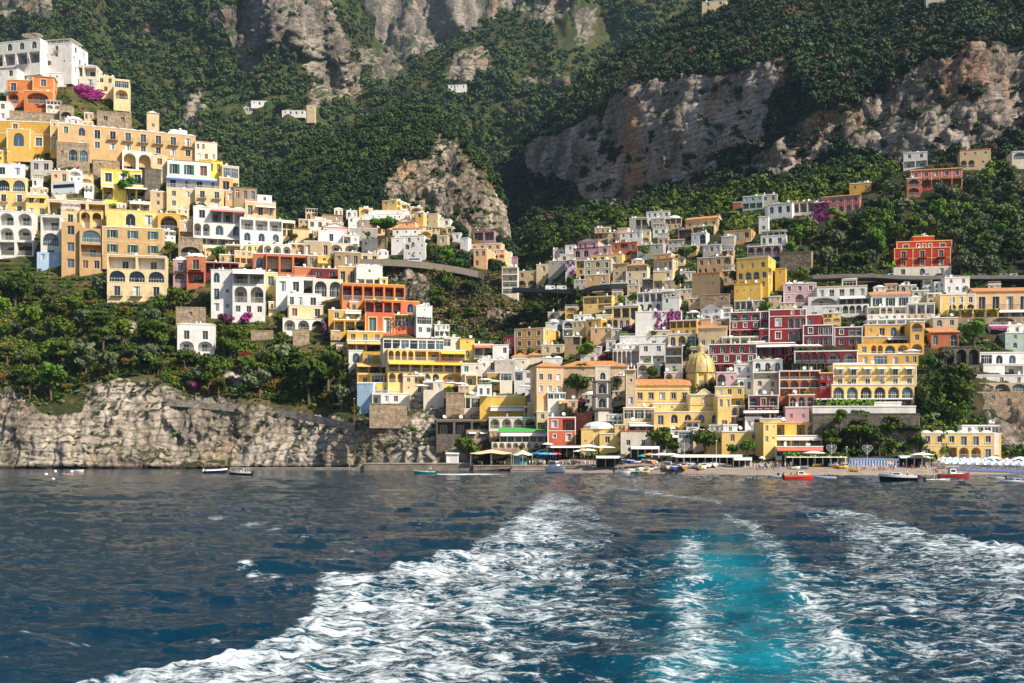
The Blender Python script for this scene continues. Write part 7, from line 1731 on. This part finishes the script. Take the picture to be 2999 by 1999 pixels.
# ---- small buildings of the waterfront
b = MB(); p = wpt(1307, 1355, 408); q = wpt(1342, 1355, 408); w_ = q.x-p.x; H_ = 27/F*408
r = empty('kiosk', Matrix.Translation(p), label='white shuttered kiosk standing on the long quay', cat='kiosk'); b.box(0, w_, 0, 3, 0, H_, WHITE); b.build('wall', r)
b = MB(); b.add([(-.3, -.5, H_), (w_+.3, -.5, H_-.2), (w_+.3, 3.3, H_+.3), (-.3, 3.3, H_+.5)], [(0, 1, 2, 3)], WHITE); b.box(-.25, w_+.25, -.4, 3.2, H_-.35, H_-.22, TRIM); b.build('roof', r); b = MB(); b.box(w_*.38, w_*.95, -.05, -.003, .3, H_*.8, flat('grey_shutter', (.6, .6, .58))); b.build('shutter', r)
def tent(px0, px1, yt, yb, yg, D, dep, c, label, kind='canopy', bow=1.0):
    a = wpt(px0, yb, D); e = wpt(px1, yb, D); zt = wpt(px0, yt, D).z; zg = wpt(px0, yg, D).z; W = e.x-a.x
    r = empty(kind, Matrix.Translation((a.x, D, zg)), label=label, cat=kind); b = MB(); n = 10; vs = []
    for j in range(n+1):
        for i in range(n+1):
            u, v = i/n, j/n; t = max(0, 1-math.hypot(u-.5, (v-.5))/.6); vs.append((u*W, v*dep, a.z-zg+(zt-a.z)*t**bow-.3*math.sin(math.pi*u*2)**2*(v < .01)))
    b.add(vs, [(j*(n+1)+i, j*(n+1)+i+1, (j+1)*(n+1)+i+1, (j+1)*(n+1)+i) for j in range(n) for i in range(n)], c); b.build('sail', r)
    for i in (0.02, .5, .98):
        for v in (.03, .97): p_ = MB(); p_.cyl((i*W, v*dep, -.3), (i*W, v*dep, a.z-zg), .06, .06, RAILW, 6); p_.build('pole', r)
    return r
TANS = flat('tan_sail', (.70, .48, .32), .85)
tent(1376, 1500, 1315, 1328, 1361, 398, 12, TANS, 'large peaked tan sail over the waiting area')
tent(1502, 1560, 1317, 1332, 1361, 386, 7, flat('pale_green_canvas', (.50, .56, .44), .85), 'pale green pagoda canopy over the ticket kiosk')
b = MB(); p = wpt(1507, 1361, 388); r = empty('kiosk', Matrix.Translation(p), label='teal ticket kiosk under the pale green canopy', cat='kiosk'); b.box(0, 1.8, 0, 2.5, 0, 2.9, flat('teal_paint', (.04, .25, .27))); b.box(1.8, 4.4, 0, 2.5, 0, 1.2, flat('aqua_paint', (.15, .50, .52))); b.box(1.8, 4.4, -.15, 2.6, 2.7, 2.95, WHITE); b.build('wall', r)
b = MB(); b.box(2.0, 4.2, .02, .1, 1.25, 2.65, glassm()); b.build('window', r)
b = MB(); p = wpt(1562, 1361, 389); r = empty('kiosk', Matrix.Translation(p), label='small yellow-fronted kiosk right of the teal one', cat='kiosk'); b.box(0, 3.6, 0, 2.4, 0, 2.4, flat('navy_paint', (.05, .10, .22))); b.box(.3, 1.5, -.06, -.002, .4, 2.1, flat('yellow_panel', (.75, .6, .12))); b.box(1.8, 3.2, -.06, -.002, .9, 2.1, WHITE); b.build('wall', r)
def arcade(px0, px1, yt, yb, D, n, dep, label, roofm, name='beach_bar', col=WHITE, back=DARK):
    Mx, W, H, _ = frame_at(px0, px1, yt, yb, D, -4); r = empty(name, Mx, label=label, cat=name.replace('_', ' ')); b = MB(); b.box(-.2, W+.2, -.6, dep, H-.35, H, roofm); b.build('roof', r)
    b = MB(); b.box(0, W, dep-.3, dep-.1, -2, H-.36, back); b.build('wall', r)
    for i in range(n+1): c = MB(); x = W*i/n; c.box(x-.12, x+.12, 0, .24, -1, H-.36, col); c.build('post', r)
    b = MB(); b.add([(0, -.62, H-.3), (W, -.62, H-.3), (W, -2.2, H-.95), (0, -2.2, H-.95)], [(0, 1, 2, 3)], AWN['w']); b.build('awning', r); RECTS.append((px0, px1, yt, yb, D)); return r
arcade(1980, 2172, 1330, 1352, 350, 9, 6, 'long dark beachfront arcade under a cream awning', flat('cream_roof', (.70, .58, .40)), 'arcade')
arcade(2300, 2476, 1330, 1352, 334, 8, 6, 'beach restaurant under a green vine roof', VINE, 'beach_restaurant')
b = MB(); p = wpt(2300, 1332, 333); q = wpt(2482, 1332, 333); r_ = [o for o in bpy.data.objects if o.name.startswith('beach_restaurant')][0]; vine_slab(b, 0, q.x-p.x, -1.5, 5, (22/F*333)+.1, .6, VINE, 7); b.build('vine', r_)
arcade(2632, 2724, 1332, 1356, 338, 4, 5, 'open beach bar with a sagging grey roof', flat('straw_roof', (.42, .40, .33)), 'beach_bar')
arcade(2148, 2200, 1338, 1362, 340, 3, 4, 'grey striped canopy shelter on the sand', flat('grey_canopy', (.45, .48, .50)), 'shelter')
arcade(1746, 1828, 1333, 1358, 362, 3, 8, 'grey vaulted boathouse behind the landing stage', plaster('slate_roof', (.36, .37, .38)), 'boathouse', col=CONC)
arcade(1600, 1700, 1303, 1330, 394, 5, 5, 'brown timber restaurant veranda behind the kiosks', flat('brown_roof', (.30, .18, .10)), 'veranda', col=CONC)
arcade(1848, 1930, 1306, 1330, 356, 4, 5, 'white beachfront porch under the two oval windows', WHITE, 'porch')
for i in range(17):
    x = 2492+i*8.6; b = MB(); p = wpt(x, 1356, 337); r = empty('beach_cabin', Matrix.Translation((p.x, 337, bz(p.x, 337))), label='blue and white beach cabin in the row below the trees', cat='cabin', group='row of blue and white beach cabins')
    if i == 0:
        b.box(-.42, .42, 0, 1.2, 0, 2.1, WHITE); b.add([(-.5, -.15, 2.1), (.5, -.15, 2.1), (0, -.15, 2.5), (-.5, 1.3, 2.1), (.5, 1.3, 2.1), (0, 1.3, 2.5)], [(0, 1, 2), (0, 2, 5, 3), (1, 4, 5, 2)], PC['p']); cbm = b.mesh('wall'); b = MB(); b.box(-.28, .28, -.04, -.002, .1, 1.85, flat('cabin_blue', (.03, .14, .42))); cdm = b.mesh('door')
    link('wall', cbm, r); link('door', cdm, r)
# wire hearts on poles
def heart(px, yt, yb, D, label):
    p = wpt(px, yb, D); s_ = 1/F*D; r = empty('light_sculpture', Matrix.Translation(p), label=label, cat='light sculpture'); H = (yb-yt)*s_; b = MB(); b.cyl((0, 0, -1), (0, 0, H), .06, .05, RAILW, 6); b.build('pole', r); b = MB(); R = 15*s_
    m_ = flat('wire', (.62, .66, .68)); pts = []
    for i in range(25):
        t = 2*math.pi*i/24; pts.append((R*math.sin(t)**3, -.1, H-R*1.15+R*(.8125*math.cos(t)-.3125*math.cos(2*t)-.125*math.cos(3*t)-.0625*math.cos(4*t))))
    for i in range(24): b.cyl(pts[i], pts[i+1], .07, .07, m_, 4)
    for k in (.35, .65):
        for i in range(0, 24, 2):
            a = pts[i]; c = (pts[i][0]*k, -.1, (pts[i][2]-(H-R*1.15))*k+H-R*1.15); b.cyl(a, c, .035, .035, m_, 4)
        for i in range(24): 
            a, c = pts[i], pts[i+1]; z0 = H-R*1.15; b.cyl((a[0]*k, -.1, (a[2]-z0)*k+z0), (c[0]*k, -.1, (c[2]-z0)*k+z0), .035, .035, m_, 4)
    b.build('wire_heart', r)
heart(2435, 1296, 1352, 332, 'wire heart light sculpture left of the beach cabins'); heart(2540, 1297, 1352, 330, 'wire heart light sculpture above the beach cabins'); heart(2004, 1290, 1353, 344, 'wire heart light sculpture on the beachfront near the two pines')
for x, yt, yb, D, l in ((1738, 1272, 1340, 374, 'thin white mast by the pier parasols'), (2098, 1292, 1350, 342, 'white lamp post on the beachfront arcade'), (2480, 1310, 1356, 334, 'slim grey lamp post beside the wire heart'), (1037, 1168, 1232, 432, 'rusty tall pole at the cliff edge'), (1754, 1183, 1245, 415, 'white column pole left of the bell tower')):
    p = wpt(x, yb, D); r = empty('pole', Matrix.Translation(p), label=l, cat='pole'); b = MB(); h = (yb-yt)/F*D; b.cyl((0, 0, -2), (0, 0, h), .10, .07, RAILW if 'rusty' not in l else flat('rust', (.35, .13, .05)), 6); b.build('shaft', r); b = MB(); b.lathe([(.0, 0), (.22, .12), (.2, .3), (0, .38)], WHITE, (0, 0, h), 8); b.build('lamp', r)
# palms
def palm(px, yt, yb, D, label, kind='palm_tree'):
    p = wpt(px, yb, D); H = (yb-yt)/F*D-1.2; r = empty(kind, Matrix.Translation(p), label=label, cat='palm'); b = MB(); b.cyl((0, 0, -2), (.1, 0, H), .26, .2, BARK, 8); b.build('trunk', r); b = MB(); r2 = random.Random(int(px))
    for i in range(30):
        a = i*2.399; el = r2.uniform(-.5, 1.1); L_ = 2.9; q = Vector((.1, 0, H)); d = Vector((math.cos(a)*math.cos(el), math.sin(a)*math.cos(el), math.sin(el)))
        for s in range(5):
            n_ = q+d*(L_/5); sd = d.cross(Vector((0, 0, 1))).normalized()*(.42 if s < 4 else .2); b.add([q-sd, q+sd, n_+sd*.9, n_-sd*.9], [(0, 1, 2, 3)], GRN); d = (d+Vector((0, 0, -.32))).normalized(); q = n_
    b.build('crown', r)
palm(1706, 1060, 1178, 424, 'tall slim palm rising before the long palace roof'); palm(1660, 1078, 1130, 440, 'shorter palm left of the tall slim palm'); palm(1708, 1178, 1240, 408, 'dark date palm beside the salmon wall house'); palm(1806, 1108, 1160, 418, 'pale palm between bell tower and church'); palm(2728, 1318, 1362, 338, 'small palm beside the beach bar'); palm(2478, 806, 850, 470, 'dusty palm at the end of the road wall')
# ---- boats
def hull_mesh(b, L, B, H, mh, md, stripe=None, sheer=.35, transom=.75):
    n = 14; sec = []
    for i in range(n+1):
        t = i/n; w = B/2*(transom+(1-transom)*min(1, t*2.2))*(1-max(0, (t-.45)/.55)**2.3); z = H*(1+sheer*t**2); x = -L/2+L*t
        w = max(w, .02); keel = -.25*(1-t**4); sec.append([(x, 0, keel), (x+.02*L*t, w*.72, H*.15), (x+.05*L*t*t, w*.96, z*.72), (x+.06*L*t*t, w, z)])
    vs = []; 
    for s in sec: vs += [s[0], s[1], s[2], s[3], (s[1][0], -s[1][1], s[1][2]), (s[2][0], -s[2][1], s[2][2]), (s[3][0], -s[3][1], s[3][2])]
    f1, f2 = [], []
    for i in range(n):
        o = i*7; k = o+7
        f1 += [(o, k, k+1, o+1), (o+1, k+1, k+2, o+2), (k, o, o+4, k+4), (k+4, o+4, o+5, k+5)]; f2 += [(o+2, k+2, k+3, o+3), (k+5, o+5, o+6, k+6)]
    b.add(vs, f1, mh); b.add(vs, f2, stripe or mh); b.add([vs[k] for k in (0, 1, 2, 3, 6, 5, 4)], [tuple(range(7))], mh)
    dk = [(s[3][0], s[3][1]*.93, s[3][2]-.12) for s in sec]+[(s[3][0], -s[3][1]*.93, s[3][2]-.12) for s in sec]
    return dk, n
def boat(px, py, Lpx, label, col, deck=WHITE, H=.9, yaw=0, B=None, cabin=None, stripe=None, canopy=None, motor=True, crew=0, aground=False, bottom=None, name='motorboat', seats=True, D=None, bim=None, group=None, cover=None):
    p = sealevel(px, py) if D is None else wpt(px, py, D)
    if aground: p.z = bz(p.x, p.y)+.3
    L = Lpx/F*p.y/max(.35, abs(math.cos(math.radians(yaw)))); B = B or max(1.5, L*.3); H = 1.4*H*max(.6, L/8)
    r = empty(name, Matrix.Translation(p) @ Matrix.Rotation(math.radians(yaw), 4, 'Z'), label=label, cat='boat', group=group)
    b = MB(); dk, n = hull_mesh(b, L, B, H, col, deck, stripe); b.build('hull', r)
    d = MB(); d.add(dk, [(i, i+1, n+1+i+1, n+1+i) for i in range(n)], deck); d.build('deck', r)
    rm = MB()
    for s in (0, n+1):
        for i in range(n): a, c = dk[s+i], dk[s+i+1]; rm.cyl((a[0], a[1], a[2]+.14), (c[0], c[1], c[2]+.14), .06, .06, deck, 5)
    rm.build('gunwale', r)
    if cabin:
        x0, x1, h = cabin; x0 *= L; x1 *= L; c = MB(); w = B*.36; m_ = WHITE
        c.add([(x0, -w, H*.8), (x1, -w*.8, H*.9), (x1-(x1-x0)*.28, -w*.75, H+h), (x0, -w*.9, H+h), (x0, w, H*.8), (x1, w*.8, H*.9), (x1-(x1-x0)*.28, w*.75, H+h), (x0, w*.9, H+h)], [(0, 1, 2, 3), (5, 4, 7, 6), (3, 2, 6, 7), (0, 3, 7, 4), (1, 5, 6, 2)], m_); c.build('cabin', r)
        g = MB(); zz = H+h*.45; k = (x1-x0)
        for s in (-1, 1): g.add([(x0+k*.12, s*w*.955, zz-.02), (x1-k*.30, s*w*.86, zz), (x1-k*.36, s*w*.82, H+h*.86), (x0+k*.12, s*w*.935, H+h*.86)], [(0, 1, 2, 3)], glassm())
        g.add([(x1-k*.115, -w*.70, zz), (x1-k*.115, w*.70, zz), (x1-k*.25, w*.66, H+h*.88), (x1-k*.25, -w*.66, H+h*.88)], [(0, 1, 2, 3)], glassm()); g.build('window', r)
    else:
        g = MB(); x = L*.12; g.add([(x, -B*.3, H*1.0), (x, B*.3, H*1.0), (x-.35, B*.27, H+.7), (x-.35, -B*.27, H+.7)], [(0, 1, 2, 3)], glassm()); g.build('windscreen', r)
    if canopy:
        c = MB(); z = H+1.9; c.box(-L*.32, L*.15, -B*.42, B*.42, z, z+.1, canopy); c.build('canopy', r)
        for x in (-L*.3, L*.13):
            for y in (-B*.4, B*.4): q = MB(); q.cyl((x, y, H*.7), (x, y, z), .035, .035, RAILW, 5); q.build('post', r)
    if cover: c = MB(); c.box(-L*.28, L*.18, -B*.36, B*.36, H*.9, H*1.25, cover); c.build('cover', r)
    if motor:
        m_ = MB(); m_.box(-L/2-.45, -L/2+.05, -.22, .22, H*.6, H*.6+.75, DARK if L < 8 else WHITE); m_.box(-L/2-.3, -L/2-.1, -.08, .08, -.2, H*.6, DARK); m_.build('outboard_motor', r)
    if seats:
        q = MB(); q.box(-L*.40, -L*.30, -B*.3, B*.3, H*.75, H*1.15, deck); q.box(-L*.1, L*.0, -B*.22, B*.22, H*.75, H*1.25, deck); q.build('seat', r)
    for i in range(crew):
        t = -.25+.4*i/max(1, crew-1) if crew > 1 else -.15; w = r.matrix_world if False else (Matrix.Translation(p) @ Matrix.Rotation(math.radians(yaw), 4, 'Z'))
        me = (PM if i % 2 == 0 else PS)[rng.randrange(3)]; o = link('person', me, None, w @ Matrix.Translation((L*t, rng.uniform(-.2, .2)*B, H*.75)) @ Matrix.Rotation(1.5, 4, 'Z')); tag(o, 'person aboard the '+label[:60].split(' with ')[0].split(' at ')[0], 'person', 'people aboard boats')
    return r
C = lambda n, c, r=.3: flat('boat_'+n, c, r)
boat(630, 1386, 50, 'dark navy cabin boat with a blue cover moored under the sea cliff', C('navy', (.01, .015, .05)), CL[5], .8, 50, cover=AWN['u'], bim=1, stripe=WHITE)
boat(706, 1394, 66, 'black and cream motorboat with a white arch near the sea cliff', C('black', (.012, .012, .016)), C('cream', (.72, .66, .56)), 1.0, 172, stripe=C('cream', (.72, .66, .56)), crew=1, cabin=(-.05, .3, .55), canopy=WHITE)
boat(229, 1381, 28, 'small white upturned-looking dinghy at the far left', WHITE, WHITE, .6, 10, motor=False); boat(197, 1392, 34, 'red and white kayak-like dinghy at the far left', C('red', (.6, .03, .03)), WHITE, .4, 174, motor=False, stripe=C('red', (.6, .03, .03)))
boat(1246, 1391, 62, 'teal speedboat with two people and a white wake before the quay', C('teal', (.02, .28, .30)), WHITE, .9, 176, crew=2, stripe=C('teal', (.02, .28, .30)))
boat(1627, 1384, 50, 'white motor yacht lying bow-out at the pier', WHITE, WHITE, 1.3, -48, cabin=(-.3, .22, 1.9), motor=False, stripe=WHITE)
boat(1822, 1387, 44, 'white passenger boat with a canopy and people beside the landing stage', WHITE, C('brown', (.35, .2, .12)), .9, -12, canopy=WHITE, crew=4)
boat(2336, 1408, 82, 'varnished red wooden boat with cream cabin near the beach', C('redhull', (.62, .015, .02)), C('wood', (.62, .20, .05)), 1.15, 4, stripe=C('wood', (.62, .20, .05)), crew=2, cabin=(-.02, .3, .9))
boat(2270, 1399, 40, 'white rowing boat left of the varnished red boat', WHITE, WHITE, .6, 170, motor=False); boat(2294, 1395, 26, 'small white tender between rowing boat and red boat', WHITE, WHITE, .5, 8)
boat(2418, 1405, 62, 'pale blue open boat with a rower right of the red boat', C('paleblue', (.35, .50, .66)), WHITE, .75, 176, crew=1)
boat(2632, 1413, 100, 'sleek black motor yacht with white deck off the beach', C('gloss_black', (.008, .008, .012), .12), WHITE, 1.15, 171, stripe=WHITE, cabin=(-.05, .28, .7), crew=2)
boat(2792, 1403, 88, 'red-hulled boat with a white wheelhouse off the packed parasols', C('crimson', (.45, .02, .03)), C('dkwood', (.22, .06, .04)), .95, 3, stripe=C('dkwood', (.22, .06, .04)), cabin=(-.15, .12, 1.3), canopy=WHITE, motor=False)
boat(2745, 1411, 70, 'grey inflatable dinghy with outboard passing the red-hulled boat', C('grey', (.40, .44, .46)), C('grey2', (.55, .58, .6)), .55, 4, crew=1)
boat(2918, 1407, 44, 'small white speedboat moored near the right edge', WHITE, C('cream', (.72, .66, .56)), .8, 165); boat(2972, 1418, 76, 'long white inflatable at the right edge', WHITE, WHITE, .7, 172, cabin=(-.2, .1, .6))
boat(1916, 1377, 20, 'tiny white boat at the water line, left of two', WHITE, WHITE, .5, 20, motor=False, aground=True, D=336); boat(1953, 1377, 24, 'tiny white boat at the water line, right of two', WHITE, WHITE, .5, 160, motor=False, aground=True, D=334)
hc = [('white', WHITE), ('green', C('green', (.04, .25, .16))), ('blue', C('blue', (.04, .12, .38))), ('yellow', C('yellow', (.8, .5, .05))), ('orange', C('orange', (.75, .25, .05)))]
k = 0
for x, y in ((1850, 1362), (1862, 1366), (1878, 1360), (1890, 1368), (1905, 1362), (1925, 1360), (1958, 1364), (1975, 1368), (1990, 1362), (2003, 1370), (2018, 1366), (2032, 1360), (2045, 1368), (2058, 1372), (2074, 1362), (2092, 1360), (2112, 1358), (1838, 1368), (1868, 1372), (1898, 1374), (2012, 1358), (2060, 1356)):
    D = float(np.interp(y, [1356, 1374], [350, 336])); D -= (x-1850)*.015; nm, cm = hc[k % 5 if k % 2 else 0]; yw = rng.choice((20, 60, 110, 160, 85)); boat(x, y, 26, nm+' rowing boat pulled up on the sand, '+('bow to the sea' if yw > 90 else 'stern to the sea')+' near the beach pines', cm, WHITE, .6, yw, motor=False, aground=True, D=D, name='rowing_boat', group='boats pulled up on the beach'); k += 1
for x, y, c in ((2452, 1374, 'orange'), (2470, 1376, 'yellow'), (2500, 1386, 'yellow'), (2392, 1366, 'yellow'), (2442, 1368, 'white'), (2476, 1366, 'white'), (2330, 1378, 'white'), (2355, 1374, 'white')):
    boat(x, y, 26, c+' pedal boat on the sand '+{2452: 'left of two by the water', 2470: 'right of the orange one', 2500: 'nearest the water', 2392: 'under the white tent canopy', 2442: 'behind the orange one', 2476: 'behind the yellow one', 2330: 'beyond the varnished red boat', 2355: 'right beyond the varnished red boat'}[x], dict(hc)[c], dict(hc)[c], .6, rng.choice((10, 160)), motor=False, aground=True, D=float(np.interp(y, [1366, 1386], [334, 316])), name='pedal_boat')
buoy = MB(); buoy.lathe([(0, -.3), (.42, -.1), (.5, .15), (.38, .5), (.12, .62), (0, .66)], WHITE, (0, 0, 0), 10); bu = buoy.mesh('buoy', True)
for x, y in ((162, 1381), (135, 1391), (210, 1382), (156, 1407)): tag(link('buoy', bu, None, Matrix.Translation(sealevel(x, y))), 'white mooring buoy near the small dinghies at the far left', 'buoy', 'white mooring buoys')
sbu = MB(); sbu.lathe([(0, -.15), (.2, 0), (.2, .1), (0, .25)], WHITE, (0, 0, 0), 8); sm = sbu.mesh('float')
for i in range(27): x = 1986+i*10.2; tag(link('float', sm, None, Matrix.Translation(sealevel(x, 1391.5+i*.42))), 'small white float in the rope line off the beach', 'float', 'line of white floats')
tag(link('buoy', bu, None, Matrix.Translation(sealevel(2252, 1398)) @ Matrix.Scale(.8, 4)), 'green-tinged buoy at the right end of the float line', 'buoy')
def bell(px, py, D, label, M=None): pass
# ---- air
hz, nt, N, L, P = newmat('haze'); N.remove(P); pv = N.new('ShaderNodeVolumePrincipled'); pv.inputs['Density'].default_value = .000042; pv.inputs['Color'].default_value = (.50, .74, 1, 1); pv.inputs['Anisotropy'].default_value = .25
L.new(pv.outputs[0], N['Material Output'].inputs['Volume'])
b = MB(); b.box(-2600, 2800, -340, 3400, -32, 2400, hz); o = b.build('haze'); o['kind'] = 'stuff'
